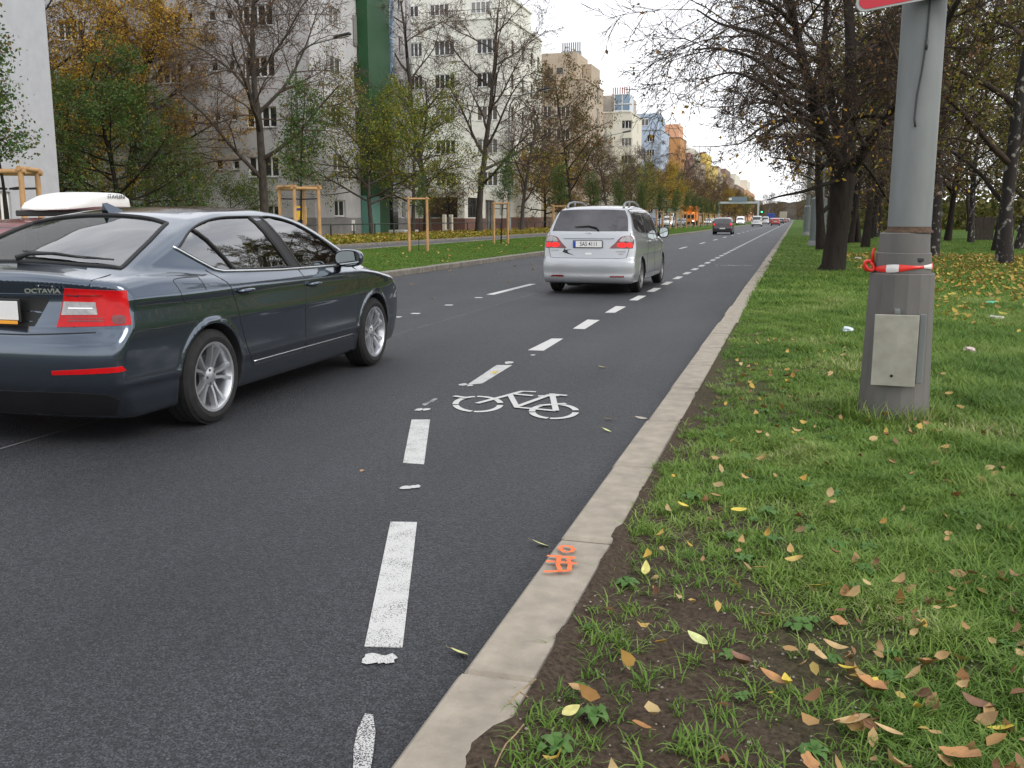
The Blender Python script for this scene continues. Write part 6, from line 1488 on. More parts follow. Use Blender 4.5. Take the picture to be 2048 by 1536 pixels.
ordn = 'nearest second third fourth fifth sixth seventh eighth ninth tenth'.split(); cnt = {}
for (px, Y, kd, s_) in seq:
    i = cnt.get(kd, 0); cnt[kd] = i+1
    s_ *= .74; T_(kd, at(px, Y), Y, rnd.uniform(0, 360), s_, f'{desc[kd]} on the far verge beyond the tan block, {ordn[i]} of its kind')
# hedge of low dark growth along the foot of the far trees
# --- young staked trees on the median
pairs = [(13.1, -12.4), (22.3, -12.1), (35.3, -14.05), (47.2, -14.3), (59.0, -14.1), (70.6, -14.1), (82, -14.1), (94, -14.1), (106, -14.1), (118, -14.1), (130, -14.1), (142, -14.1), (154, -14.1), (166, -14.1), (178, -14.1), (190, -14.1)]
names = ['at the left edge of the picture', 'above the bonnet of the dark liftback', 'between the liftback and the silver car', 'just left of the silver car', 'hidden half behind the silver car', 'right of the silver car', 'second beyond the silver car', 'third beyond the silver car', 'fourth beyond the silver car', 'fifth beyond the silver car', 'sixth beyond the silver car', 'seventh beyond the silver car', 'eighth beyond the silver car', 'ninth beyond the silver car', 'tenth beyond the silver car', 'farthest of the row']
for i, ((y, x), nm) in enumerate(zip([(a, b) for a, b in pairs], names)):
    place_stakes(x, y, 'peeled timber stake frame '+nm, rz=60 if i == 1 else 22-i)
    T_('young', x, y, 47*i, (1.0 if i != 2 else .35, 1.0 if i != 2 else .35, 1.0 if i != 2 else .62), 'young staked tree '+nm, 'young tree', 'young trees on the grass median', .1)
# ================================================================ the big tree of the right verge, limbs laid out by hand
def P3(px, py, Y): q = PY(px, py, Y); return (q.x, q.y, q.z)
def big_tree():
    T = TreeGen(5); Yt = 24.9
    PL = [None, (9, .5, .75, .10, (.03, -.06), 7), (8, .52, .75, .13, (.0, -.12), 5), (6, .5, .7, .16, (0, -.12), 4), (0, 0, 0, .18, (0, -.10), 3)]
    T.seg.append((np.array([P3(1662, 548, Yt), P3(1667, 530, Yt), P3(1674, 470, Yt), P3(1681, 410, Yt), P3(1686, 360, Yt), P3(1689, 330, Yt)]), np.array([.37, .30, .265, .27, .31, .27]), 0))
    L1 = [P3(1683, 350, Yt), P3(1664, 300, Yt-.2), P3(1638, 245, Yt-.5), P3(1618, 180, Yt-.8), P3(1606, 120, Yt-1.2), P3(1590, 50, Yt-1.5), P3(1578, -20, Yt-1.9), P3(1560, -120, Yt-2.3)]
    L2 = [P3(1690, 345, Yt), P3(1692, 280, Yt+.3), P3(1700, 190, Yt+.5), P3(1702, 90, Yt+.7), P3(1696, 0, Yt+.8), P3(1690, -120, Yt+1.0), P3(1700, -240, Yt+1)]
    L3 = [P3(1694, 350, Yt), P3(1722, 310, Yt-.4), P3(1752, 265, Yt-.8), P3(1790, 215, Yt-1.3), P3(1850, 130, Yt-2), P3(1900, 30, Yt-2.6), P3(1950, -60, Yt-3)]
    L4 = [P3(1686, 330, Yt+.1), P3(1670, 240, Yt+1.2), P3(1655, 150, Yt+1.8), P3(1650, 60, Yt+2.2), P3(1655, -60, Yt+2.6)]
    T.limb(L1, .17, .05, PL, 1, 13, .40, .05); T.limb(L2, .19, .07, PL, 1, 11, .34, .05); T.limb(L3, .15, .04, PL, 1, 10, .38, .0); T.limb(L4, .12, .04, PL, 1, 8, .38)
    # long side branches reaching over the road
    side = [([(1608, 130), (1560, 85), (1500, 60), (1440, 50), (1395, 20)], 2.2), ([(1620, 185), (1560, 155), (1500, 110), (1430, 95), (1385, 100)], 2.0), ([(1634, 240), (1580, 215), (1530, 170), (1470, 140), (1400, 160)], 1.8),
            ([(1596, 60), (1550, 10), (1490, -10), (1420, -40)], 2.5), ([(1640, 250), (1600, 235), (1560, 240), (1520, 255), (1488, 282)], 1.3), ([(1655, 290), (1625, 268), (1590, 275), (1550, 272)], 1.0),
            ([(1672, 330), (1640, 330), (1590, 322), (1545, 315)], .8), ([(1676, 360), (1640, 372), (1600, 385), (1560, 392), (1535, 400)], .7), ([(1700, 200), (1740, 150), (1790, 120), (1860, 100)], -1),
            ([(1700, 100), (1745, 60), (1800, 20), (1870, -10)], -1.5), ([(1740, 280), (1790, 300), (1850, 330), (1900, 360)], -1.2), ([(1700, 300), (1740, 340), (1775, 400), (1790, 430)], -.8), ([(1590, 40), (1560, -30), (1500, -70)], 2.0), ([(1690, 240), (1740, 230), (1800, 240), (1860, 215)], 1.5)]
    for pts, dy in side:
        n = len(pts); T.limb([P3(a, b, Yt-dy*(.3+i*.8)) for i, (a, b) in enumerate(pts)], .055, .012, PL, 2, 12, .33, -.05)
    T.seg = [(p, np.maximum(r_, .0050), l_) for p, r_, l_ in T.seg]
    keep = [not (l_ > 0 and p[:, 2].min() < 2.35 and p[:, 0].max() < 1.6) for p, r_, l_ in T.seg]; T.seg = [q for q, k_ in zip(T.seg, keep) if k_]; T.tips = [q for q in T.tips if q[0][:, 2].min() > 2.2 or q[0][:, 0].max() > 1.6]
    base = np.array([T.seg[0][0][0][0], Yt, .08])
    T.seg = [(p-base, r_, l_) for p, r_, l_ in T.seg]; T.tips = [(p-base, l_) for p, l_ in T.tips]
    r = empty('park_tree', tuple(base), 0, 'big dark forked tree nearest the kerb with bare twigs reaching over the road', 'tree')
    return finish_tree('x', T, r, (0,), 'bark', 'twig', [('darkolive', T.leaves(.12, .065, .06)), ('rust', T.leaves(.09, .065, .06)), ('gold', T.leaves(.08, .09, .06, keep=lambda p: p[2] < 3.5))], {0: 12, 1: 6, 2: 4})
big_tree()
# --- park trees
pk = 'trees of the park on the right'
parkA = lime(83, 13, .18, .14, [('park', 1.2, .10, .14, None), ('yellowgreen', 1.1, .11, .14, None), ('rust', .3, .11, .14, None)], bark='bark', twig='twig_grey', spread=1.0, dense=.75, name='park_tree')
parkB = lime(89, 14, .18, .12, [('rust', .5, .11, .14, None), ('park', 1.0, .11, .14, None), ('gold', .10, .13, .1, None)], bark='bark', twig='twig_grey', spread=1.0, dense=.75, name='park_tree')
birchA = lime(97, 14, .17, .16, [('yellowgreen', .9, .10, .12, None), ('park', 1.2, .10, .12, None)], bark='birch', spread=.62, drop=-.22, name='birch', tl=(0,))
protos.update(parkA=[parkA, True], parkB=[parkB, True], birch=[birchA, True])
def pt(kd, px, pyb, rz, s, label, tilt=0):
    g = G(px, pyb, .08); o = T_(kd, g.x, g.y, rz, s, label, 'tree', pk); o.rotation_euler = (0, R(tilt), R(rz)); return o
o = pt('parkB', 1643, 501, 30, 1.0, 'dark trunk right behind the nearest big tree'); o.scale = (1.0, 1.0, .8)
pt('birch', 1864, 516, 0, (1.1, 1.1, 1.0), 'dark leaning birch in front of the parked black car', 9)
pt('birch', 1942, 486, 50, .9, 'slim pale birch between the leaning one and the wooden screen', 6)
pt('birch', 2008, 529, 120, (1.15, 1.15, 1.0), 'white barked leaning birch near the right edge', 9)
pt('birch', 2036, 500, 210, 1.0, 'second stem of birch just behind the white barked one', -4)
pt('birch', 1752, 474, 80, .8, 'slim birch seen just left of the lamp post', 3)
pt('parkA', 1730, 496, 60, .9, 'dark stem with yellow sprouts left of the lamp post')
pt('parkA', 1716, 487, 190, .85, 'dark stem just behind the sprouting one')
pt('parkA', 1895, 483, 200, .95, 'dark curved stem by the parked black car', -10)
import itertools
rnd = random.Random(12); i = 0
far_list = [(2.8, 53, 'parkB'), (3.2, 66, 'parkA'), (3.5, 80, 'parkB'), (3.6, 96, 'parkA'), (3.8, 114, 'parkB'), (4, 136, 'parkA'), (4.2, 162, 'parkB'), (4.4, 195, 'parkA'), (4.6, 235, 'parkB'), (5, 290, 'parkA'), (5, 360, 'parkB'), (5, 450, 'parkA')]
for x, y, kd in far_list: i += 1; T_(kd, x, y, rnd.uniform(0, 360), rnd.uniform(.72, .85), 'tree of the kerbside park row, '+['second', 'third', 'fourth', 'fifth', 'sixth', 'seventh', 'eighth', 'ninth', 'tenth', 'eleventh', 'twelfth', 'last'][i-1]+' from the camera', group='kerbside park row')
grid_ = []
for yy in (34, 44, 54, 66, 78, 92, 110, 132):
    n = int((.26*yy+4)/9.4); 
    for k in range(n): grid_.append((5.6+k*9.6+rnd.uniform(-1.3, 1.3)+(yy % 3), yy+rnd.uniform(-3, 3)))
zone = {34: 'front', 44: 'front', 54: 'middle'}
for j, (x, y) in enumerate(grid_):
    kd = ['parkA', 'parkB', 'birch', 'parkA', 'olive'][j % 5]
    if y < 40 and x < 9 and x > 5.2: continue
    T_(kd, x, y, rnd.uniform(0, 360), rnd.uniform(.85, 1.15), f"{ {'parkA':'olive leaved','parkB':'brown leaved','birch':'slender birch','olive':'dense dark'}[kd] } park tree about {round(y)} metres off, {round(x)} metres right of the kerb", group=pk)
rnd = random.Random(31)
nth = ['first', 'second', 'third', 'fourth', 'fifth', 'sixth', 'seventh', 'eighth', 'ninth', 'tenth', 'eleventh', 'twelfth', 'thirteenth', 'fourteenth']
for j, (px, Y) in enumerate([(1522, 900), (1533, 820), (1541, 940), (1549, 860), (1556, 980), (1562, 900), (1568, 1000), (1596, 900), (1604, 760), (1613, 650), (1624, 560), (1637, 480), (1652, 420), (1668, 380)]):
    T_(['olive', 'bareA', 'parkB', 'parkA'][j % 4], at(px, Y), Y, rnd.uniform(0, 360), rnd.uniform(1.0, 1.7), f'hazy tree closing the far end of the avenue, {nth[j]} of them counted from the left', group='trees closing the avenue')
# dense undergrowth closing the park behind the trees
def thicket():
    rs = np.random.RandomState(9); n = 26000; x = rs.uniform(4, 75, n); y = 118+rs.uniform(0, 22, n)+x*.2; z = rs.uniform(0, 1, n)**1.3*(7.5+2.5*np.sin(x*.5)+2*np.sin(x*1.3+1)); C = np.stack([x, y, z], -1)
    a = rs.normal(0, 1, (n, 3)); a /= np.linalg.norm(a, axis=1, keepdims=True); b_ = np.cross(a, rs.normal(0, 1, (n, 3))); b_ /= np.linalg.norm(b_, axis=1, keepdims=True); s_ = rs.uniform(.15, .42, (n, 1))
    V = np.stack([C-a*s_, C+b_*s_*.7, C+a*s_, C-b_*s_*.7], 1).reshape(-1, 3)
    o = link('undergrowth', mesh_np('undergrowth', V, np.arange(4*n).reshape(-1, 4)), LF['olive']); tag(o, 'dark undergrowth closing the view behind the park trees', 'undergrowth', kind='stuff')
thicket()
# ================================================================ grass, weeds, fallen leaves
def blades(rs, n, h, spread, w_=.0035, curl=.5, seg=3):
    V, F = [], []; o = 0
    for _ in range(n):
        a = rs.uniform(0, 6.283); r_ = spread*math.sqrt(rs.rand()); p = np.array([r_*math.cos(a), r_*math.sin(a), -.01]); la = rs.uniform(0, 6.283); lean = abs(rs.normal(.25, .25)); hh = h*rs.uniform(.45, 1.15); ww = w_*rs.uniform(.7, 1.4)
        d = np.array([math.cos(la), math.sin(la)]); side = np.array([-d[1], d[0], 0])
        for i in range(seg+1):
            t = i/seg; an = lean+curl*rs.uniform(.7, 1.3)*t*1.3 if i else lean
            if i: p = p+np.array([d[0]*math.sin(an), d[1]*math.sin(an), math.cos(an)])*hh/seg
            wd = ww*(1-t**1.6)+.0002
            V += [p-side*wd, p+side*wd]
            if i: F.append((o+2*i-2, o+2*i-1, o+2*i+1, o+2*i))
        o += 2*(seg+1)
    return np.array(V), np.array(F)
def grassmat(name, cols):
    m = leafmat(name, cols, .5, .3); n = m.node_tree.nodes; l = m.node_tree.links.new
    oi = n.new('ShaderNodeObjectInfo'); g = [q for q in n if q.type == 'NEW_GEOMETRY'][0]; r = [q for q in n if q.type == 'VALTORGB'][0]
    a = n.new('ShaderNodeMath'); a.operation = 'ADD'; f = n.new('ShaderNodeMath'); f.operation = 'FRACT'
    h = n.new('ShaderNodeMath'); h.operation = 'MULTIPLY'; h.inputs[1].default_value = .5; l(g.outputs['Random Per Island'], h.inputs[0])
    # meadow patches: greener and yellower drifts a metre or two wide
    pn = n.new('ShaderNodeTexNoise'); pn.inputs['Scale'].default_value = .9; pn.inputs['Detail'].default_value = 3; l(g.outputs['Position'], pn.inputs['Vector'])
    pm = n.new('ShaderNodeMapRange'); pm.inputs['From Min'].default_value = .35; pm.inputs['From Max'].default_value = .65; pm.inputs['To Max'].default_value = .5; l(pn.outputs['Fac'], pm.inputs['Value'])
    l(h.outputs[0], a.inputs[0]); l(pm.outputs[0], a.inputs[1]); l(a.outputs[0], r.inputs[0]); return m
M['grass'] = grassmat('grass_blades', [(.05, .11, .016), (.095, .185, .028), (.145, .24, .04), (.20, .30, .06), (.46, .42, .22)])
M['grass_m'] = grassmat('median_grass', [(.07, .16, .016), (.10, .19, .022), (.13, .22, .03), (.19, .24, .05)])
M['weed'] = leafmat('weed_leaves', [(.05, .12, .025), (.07, .16, .03), (.10, .19, .05)], .5, .2)
M['straw'] = mat('straw', (.28, .20, .10), .8, var=.3, vscale=30)
def tuft_obj(name, V, F, m):
    me = mesh_np(name, V, F); me.materials.append(m); return bpy.data.objects.new(name, me)
def rosette(rs, n=9, L_=.07, w_=.02):
    V, F = [], []; o = 0
    for k in range(n):
        a = 6.283*k/n+rs.uniform(-.3, .3); d = np.array([math.cos(a), math.sin(a), 0]); s_ = np.array([-d[1], d[0], 0]); l_ = L_*rs.uniform(.6, 1.2)
        prof = [(0, .15, .003), (.3, .6, .018), (.6, 1., .025), (.85, .7, .018), (1, .05, .008)]
        for i, (t, ww, zz) in enumerate(prof):
            p = d*l_*t+np.array([0, 0, zz*rs.uniform(.6, 1.6)]); V += [p-s_*w_*ww*rs.uniform(.7, 1.2), p+s_*w_*ww*rs.uniform(.7, 1.2)]
            if i: F.append((o+2*i-2, o+2*i-1, o+2*i+1, o+2*i))
        o += 2*len(prof)
    return np.array(V), np.array(F)
def scatter(name, pts, sc_, tufts, label, seed=0, cat='grass', zlean=0):
    """one mesh of points whose geometry nodes put a tuft on each"""
    n = len(pts); me = bpy.data.meshes.new(name); me.vertices.add(n); me.vertices.foreach_set('co', np.asarray(pts, np.float32).ravel())
    a = me.attributes.new('sc', 'FLOAT', 'POINT'); a.data.foreach_set('value', np.asarray(sc_, np.float32))
    rs = np.random.RandomState(seed); a = me.attributes.new('rz', 'FLOAT', 'POINT'); a.data.foreach_set('value', rs.uniform(0, 6.283, n).astype(np.float32))
    a = me.attributes.new('ix', 'INT', 'POINT'); a.data.foreach_set('value', rs.randint(0, len(tufts), n).astype(np.int32))
    o = bpy.data.objects.new(name, me); COL.objects.link(o)
    c = bpy.data.collections.new(name+'_tufts')
    for t in tufts: c.objects.link(t)
    ng = bpy.data.node_groups.new(name, 'GeometryNodeTree'); ng.interface.new_socket('Geometry', in_out='INPUT', socket_type='NodeSocketGeometry'); ng.interface.new_socket('Geometry', in_out='OUTPUT', socket_type='NodeSocketGeometry')
    nn = ng.nodes.new; l = ng.links.new; gi = nn('NodeGroupInput'); go = nn('NodeGroupOutput'); ip = nn('GeometryNodeInstanceOnPoints'); ci = nn('GeometryNodeCollectionInfo'); mp_ = nn('GeometryNodeMeshToPoints')
    ci.inputs['Collection'].default_value = c; ci.inputs['Separate Children'].default_value = True; ci.inputs['Reset Children'].default_value = True; ip.inputs['Pick Instance'].default_value = True
    def att(nm, ty):
        q = nn('GeometryNodeInputNamedAttribute'); q.data_type = ty; q.inputs['Name'].default_value = nm; return [x for x in q.outputs if x.enabled and x.name == 'Attribute'][0]
    cx = nn('ShaderNodeCombineXYZ'); l(att('rz', 'FLOAT'), cx.inputs['Z'])
    l(gi.outputs[0], mp_.inputs[0]); l(mp_.outputs[0], ip.inputs['Points']); l(ci.outputs[0], ip.inputs['Instance']); l(att('ix', 'INT'), ip.inputs['Instance Index']); l(cx.outputs[0], ip.inputs['Rotation']); l(att('sc', 'FLOAT'), ip.inputs['Scale']); l(ip.outputs[0], go.inputs[0])
    md = o.modifiers.new('scatter', 'NODES'); md.node_group = ng
    tag(o, label, cat, kind='stuff'); return o
rs = np.random.RandomState(77)
def noise2(x, y, s, seed):
    r = np.random.RandomState(seed); g = r.rand(64, 64); u = (x*s) % 63; v = (y*s) % 63; i, j = u.astype(int), v.astype(int); fu, fv = u-i, v-j; fu = fu*fu*(3-2*fu); fv = fv*fv*(3-2*fv)
    return g[i, j]*(1-fu)*(1-fv)+g[i+1, j]*fu*(1-fv)+g[i, j+1]*(1-fu)*fv+g[i+1, j+1]*fu*fv
def verge_z(x, y): return .085+bumpy(x, y)
def in_view(x, y, pad=.7): return x < .235*y+pad
# density: bare soil near the kerb and close to the camera, thick further off
def dens_f(x, y):
    base = np.clip((x+.16*y-.42)/1.0, 0, 1); nz = noise2(x+5, y, 1.7, 1)*.6+noise2(x+9, y+3, 5.3, 2)*.4
    d = np.clip(base*1.25+nz*1.35-.74, .05, 1); d *= np.clip((x-KR1+.03)/.05, 0, 1)*np.clip(.75+.12*(y-3), .75, 1.3)
    return d
M['grass_f'] = M['grass']
short = [tuft_obj('tuft', *blades(rs, 16, .055, .035, .0024, .8), M['grass']) for _ in range(5)]
mid = [tuft_obj('tuft', *blades(rs, 18, .10, .04, .0026, .8), M['grass']) for _ in range(5)]
long_ = [tuft_obj('tuft', *blades(rs, 22, .17, .05, .0030, .9, 4), M['grass']) for _ in range(5)]
N_ = 52000; y = 1.3+(rs.rand(N_)**1.5)*15; x = rs.uniform(KR1, 5.4, N_); k = in_view(x, y, .9) & (rs.rand(N_) < dens_f(x, y)); x, y = x[k], y[k]
hgt = noise2(x, y, 1.1, 7); pts = np.stack([x, y, verge_z(x, y)], -1)
lush = np.clip((x+.10*y-.9)/1.5, 0, 1)*.9+hgt*.5
a = lush < .5; b_ = (lush >= .5) & (lush < .88); c_ = lush >= .88
scatter('grass', pts[a], rs.uniform(.6, 1.25, a.sum()), short, 'thin short grass growing through the soil beside the kerb', 1)
scatter('grass', pts[b_], rs.uniform(.7, 1.25, b_.sum()), mid, 'green lawn grass round the lamp post', 2)
scatter('grass', pts[c_], rs.uniform(.65, 1.1, c_.sum()), long_, 'long lush grass of the verge at the right', 3)
N_ = 42000; y = 1.3+rs.rand(N_)*4.6; x = rs.uniform(KR1, 2.0, N_); k = in_view(x, y, .9) & (rs.rand(N_) < dens_f(x, y)); x, y = x[k], y[k]
j = rs.rand(len(x)) < .58; pts = np.stack([x, y, verge_z(x, y)], -1)
wisp = [tuft_obj('tuft', *blades(rs, 7, .085, .03, .0020, 1.1, 4), M['grass']) for _ in range(6)]
scatter('grass', pts[j], rs.uniform(.5, 1.2, j.sum()), short, 'fine short grass on the bare soil near the camera', 11)
scatter('grass', pts[~j], rs.uniform(.6, 1.3, (~j).sum()), wisp, 'loose arching grass blades on the near verge', 12)
# tall blades round the foot of the post
an = rs.uniform(0, 6.283, 70); rr_ = rs.uniform(.22, .36, 70); scatter('grass', np.stack([LX+rr_*np.cos(an), LY+rr_*np.sin(an), np.full(70, .08)], -1), rs.uniform(.7, 1.2, 70), long_[:3] and [tuft_obj('tuft', *blades(rs, 14, .2, .03, .0034, .6, 4), M['grass']) for _ in range(3)], 'tall blades crowding the foot of the lamp post', 4)
far_t = [tuft_obj('tuft', *blades(rs, 26, .13, .12, .007, .8, 2), M['grass']) for _ in range(4)]
N_ = 60000; y = 15+(rs.rand(N_)**1.4)*55; x = rs.uniform(KR1+.05, 17, N_); k = in_view(x, y, 1.2); x, y = x[k], y[k]
scatter('grass', np.stack([x, y, np.full(len(x), .08)], -1), rs.uniform(.6, 1.2, len(x)), far_t, 'farther park lawn under the trees', 5)
med_t = [tuft_obj('tuft', *blades(rs, 26, .075, .13, .007, .7, 2), M['grass_m']) for _ in range(4)]
N_ = 70000; y = 6+(rs.rand(N_)**1.3)*120; x = rs.uniform(-17.05, KL1-.05, N_); k = (y > -x*1.35-4); x, y = x[k], y[k]
scatter('grass', np.stack([x, y, np.full(len(x), .10)], -1), rs.uniform(.6, 1.1, len(x)), med_t, 'bright green mown grass of the median strip', 6)
# weeds
ros = [tuft_obj('weed', *rosette(rs), M['weed']) for _ in range(4)]
N_ = 190; y = 1.6+rs.rand(N_)**1.3*6; x = rs.uniform(KR1+.05, 2.2, N_); k = in_view(x, y, .5); x, y = x[k], y[k]
scatter('weeds', np.stack([x, y, verge_z(x, y)+.004], -1), rs.uniform(.25, .8, len(x)), ros, 'broad leaved weeds in the thin grass near the kerb', 7, 'weeds')
# low ivy-like ground cover with fallen leaves beyond the service road
def cards(name, n, fx, fy, fz, size, m, label, cat, seed, flat=.35):
    r = np.random.RandomState(seed); x = fx(r, n); y = fy(r, n); z = fz(r, x, y); C = np.stack([x, y, z], -1); nv = r.normal(0, flat, (n, 3)); nv[:, 2] = 1; nv /= np.linalg.norm(nv, axis=1, keepdims=True)
    a = r.normal(0, 1, (n, 3)); a -= nv*(a*nv).sum(1, keepdims=True); a /= np.linalg.norm(a, axis=1, keepdims=True); b_ = np.cross(nv, a); s_ = (size*r.uniform(.55, 1.3, n))[:, None]; cu = nv*s_*r.uniform(.0, .35, n)[:, None]
    cv = nv*s_*r.uniform(.0, .22, n)[:, None]; V = np.stack([C-a*s_*.5+cu, C-a*s_*.2+b_*s_*.30+cv, C+a*s_*.2+b_*s_*.27+cv, C+a*s_*.58+cu*1.4, C+a*s_*.2-b_*s_*.27+cv, C-a*s_*.2-b_*s_*.30+cv, C-a*s_*.1, C+a*s_*.25], 1).reshape(-1, 3)
    q = np.array([[0, 6, 1, 1], [1, 6, 7, 2], [2, 7, 3, 3], [0, 5, 6, 6], [5, 4, 7, 6], [4, 3, 7, 7]]); F_ = [tuple(dict.fromkeys((row_+8*i).tolist())) for i in range(n) for row_ in q]; me_ = mesh_np(name, V, F_, smooth=True); o = link(name, me_, m); tag(o, label, cat, kind='stuff'); return o
M['fall'] = leafmat('fallen_leaf_mix', [(.30, .17, .06), (.42, .27, .12), (.50, .34, .05), (.22, .10, .04), (.12, .06, .03), (.50, .38, .18), (.38, .20, .10)], .6, .1)
M['fall_b'] = leafmat('fallen_brown_mix', [(.36, .24, .10), (.20, .10, .05), (.44, .31, .14), (.30, .15, .06), (.12, .065, .04), (.42, .33, .08)], .6, .1)
M['fall_y'] = leafmat('fallen_yellow_mix', [(.45, .30, .05), (.35, .20, .06), (.5, .4, .08), (.25, .13, .05)], .6, .1)
cards('undergrowth', 16000, lambda r, n: r.uniform(-26.5, -20.9, n), lambda r, n: 28+r.rand(n)**1.2*85, lambda r, x, y: .1+r.rand(len(x))*.28, .16, LF['yellowgreen'], 'low green ground cover along the far verge', 'ground cover', 1, 1.2)
cards('fallen_leaves', 9500, lambda r, n: r.uniform(-28, -20.8, n), lambda r, n: 28+r.rand(n)**1.2*85, lambda r, x, y: .12+r.rand(len(x))*.3, .13, M['fall_y'], 'yellow and orange leaves lying over the far verge', 'fallen leaves', 2, .7)
cards('fallen_leaves', 5200, lambda r, n: 1.6+r.rand(n)*9, lambda r, n: 11+r.rand(n)**.8*26, lambda r, x, y: .12+r.rand(len(x))*.06, .09, M['fall_y'], 'drift of dry leaves on the park lawn behind the lamp post', 'fallen leaves', 3, .5)
cards('fallen_leaves', 620, lambda r, n: KR1+.1+r.rand(n)*3.2, lambda r, n: 1.7+r.rand(n)**1.3*9, lambda r, x, y: verge_z(x, y)+.02+r.rand(len(x))*.025, .05, M['fall'], 'small brown leaves scattered through the near grass', 'fallen leaves', 4, .5)
cards('fallen_leaves', 260, lambda r, n: r.uniform(-17, -9.4, n), lambda r, n: 16+r.rand(n)*60, lambda r, x, y: .15+0*x, .11, M['fall_y'], 'few yellow leaves on the median grass', 'fallen leaves', 5, .4)
cards('fallen_leaves', 60, lambda r, n: -8.8+r.rand(n)**3*3+0*r.rand(n), lambda r, n: 8+r.rand(n)*30, lambda r, x, y: .012+0*x, .09, M['fall_y'], 'pale leaves in the gutter below the median kerb', 'fallen leaves', 6, .1)
cards('fallen_leaves', 230, lambda r, n: .1+r.rand(n)*1.5, lambda r, n: 1.9+r.rand(n)*1.7, lambda r, x, y: verge_z(x, y)+.015+r.rand(len(x))*.03, .047, M['fall_b'], 'curled brown leaves thick in the grass at the bottom right', 'fallen leaves', 14, .7)
# pebbles and crumbs
rs2 = np.random.RandomState(5); b = MB()
for _ in range(420):
    x_, y_ = rs2.uniform(KR1-.02, .7), rs2.uniform(1.5, 3.4); s_ = rs2.uniform(.002, .006); z_ = verge_z(x_, y_)+.002; b.lathe([(s_*.5, -s_*.4), (s_, 0), (s_*.5, s_*.5)], 5, T=Matrix.Translation((x_, y_, z_)))
M['pebble'] = mat('pebbles', (.24, .21, .17), .9, var=.4, vscale=90); tag(b.build('gravel', M['pebble']), 'grit and tiny pebbles on the bare soil by the kerb', 'gravel', kind='stuff')
# the larger leaves that can be told apart
def leaf(px, py, ln, wd, ang, col, label, z=None, curl=.25, lobed=False):
    ground = 'road' in label; kerb_ = 'kerb' in label and not ground
    ln *= .88; wd *= .95; curl *= 1.3
    p = G(px, py, .01 if ground else .112 if kerb_ else .125); n = 14; V = []; F = []
    if not ground and not kerb_: p.z = float(verge_z(p.x, p.y))+.03
    for i in range(n+1):
        t = i/n; w_ = wd*math.sin(math.pi*min(1, t*.98+.02))**.75*(1-.35*t)
        if lobed: w_ *= .72+.42*abs(math.sin(t*7.5))
        zz = curl*ln*(t-.45)**2*1.2; V += [((t-.5)*ln, -w_/2, zz+curl*w_*.35), ((t-.5)*ln, 0, zz), ((t-.5)*ln, w_/2, zz+curl*w_*.45)]
        if i: a = 3*i-3; F += [(a, a+1, a+4, a+3), (a+1, a+2, a+5, a+4)]
    nv = len(V); V += [(v[0], v[1], v[2]-.0012) for v in V]; F += [tuple(q+nv for q in f[::-1]) for f in F]
    me = mesh_np('fallen_leaf', V, F, smooth=True); key = 'leafcol_%d_%d' % (int(col[0]*100), int(col[1]*100))
    if key not in M: M[key] = mat(key, col, .55, var=.25, vscale=35, bump=.3, bscale=60, bdist=.002)
    o = link('fallen_leaf', me, M[key]); o.location = p; o.rotation_euler = (R(random.Random(px).uniform(-26, 26)), R(random.Random(py).uniform(-26, 26)), R(ang)); tag(o, label, 'fallen leaf', 'larger fallen leaves'); s_ = MB(); s_.tube([(ln*.5, 0, .002), (ln*.62, .004, .002), (ln*.75, .002, .004)], .0009, 4); s_.build('leaf_stalk', M['straw'], o); return o
YE, PG, OR, BR, TN = (.55, .42, .05), (.44, .47, .20), (.34, .165, .055), (.17, .085, .045), (.42, .29, .13)
leaf(1394, 1272, .085, .05, 150, PG, 'pale green oval leaf lying flat on bare soil')
leaf(1244, 1388, .085, .05, 170, YE, 'broad yellow leaf among thin grass near the bottom')
leaf(1744, 1354, .075, .05, 60, YE, 'bright yellow leaf on top of a curled orange one')
leaf(1738, 1368, .10, .08, 170, OR, 'large curled orange leaf under a bright yellow one', lobed=True, curl=.6)
leaf(1283, 1438, .06, .05, 20, OR, 'cut looking orange tan leaf near the bottom edge')
leaf(1677, 1232, .085, .07, 90, OR, 'round brown orange leaf beside a dry stalk', curl=.5)
leaf(1574, 1355, .065, .035, 100, YE, 'upright yellow leaf next to a plantain', curl=.8)
leaf(1640, 1312, .065, .045, 100, TN, 'smooth tan leaf standing on its edge', curl=.5)
leaf(1668, 1290, .085, .04, 5, TN, 'long tan leaf with a curled tip', curl=.6)
leaf(1855, 1310, .09, .075, 80, OR, 'wide orange brown leaf in the long grass at the right', lobed=True, curl=.5)
leaf(1530, 1230, .07, .035, 5, TN, 'cream leaf between dark soil and grass', curl=.4)
leaf(1478, 1322, .075, .06, 150, BR, 'curled rust brown leaf on bare soil', curl=.8)
leaf(1284, 1337, .075, .05, 175, TN, 'pinkish tan leaf above the broad yellow one')
leaf(1143, 1422, .06, .045, 40, (.5, .46, .16), 'mottled yellow green leaf near the kerb soil')
leaf(1293, 1128, .08, .04, 95, (.55, .52, .16), 'folded pale yellow leaf in grass by the orange mark', curl=.6)
leaf(1366, 1006, .07, .035, 150, YE, 'clean yellow leaf in the grass farther along')
leaf(1478, 1023, .08, .05, 20, YE, 'yellow leaf resting on a brown one farther along')
leaf(1640, 1165, .09, .025, 175, YE, 'narrow yellow green leaf blade like', curl=.3)
leaf(1590, 1124, .08, .045, 160, (.45, .32, .08), 'ochre leaf with turned edge', curl=.5)
leaf(1700, 1325, .10, .03, 130, YE, 'long narrow yellow leaf right of the tan ones', curl=.3)
leaf(1550, 1470, .085, .075, 60, TN, 'broad buff leaf at the bottom centre', lobed=True)
leaf(1620, 1510, .085, .06, 100, OR, 'orange leaf cut by the bottom edge', lobed=True)
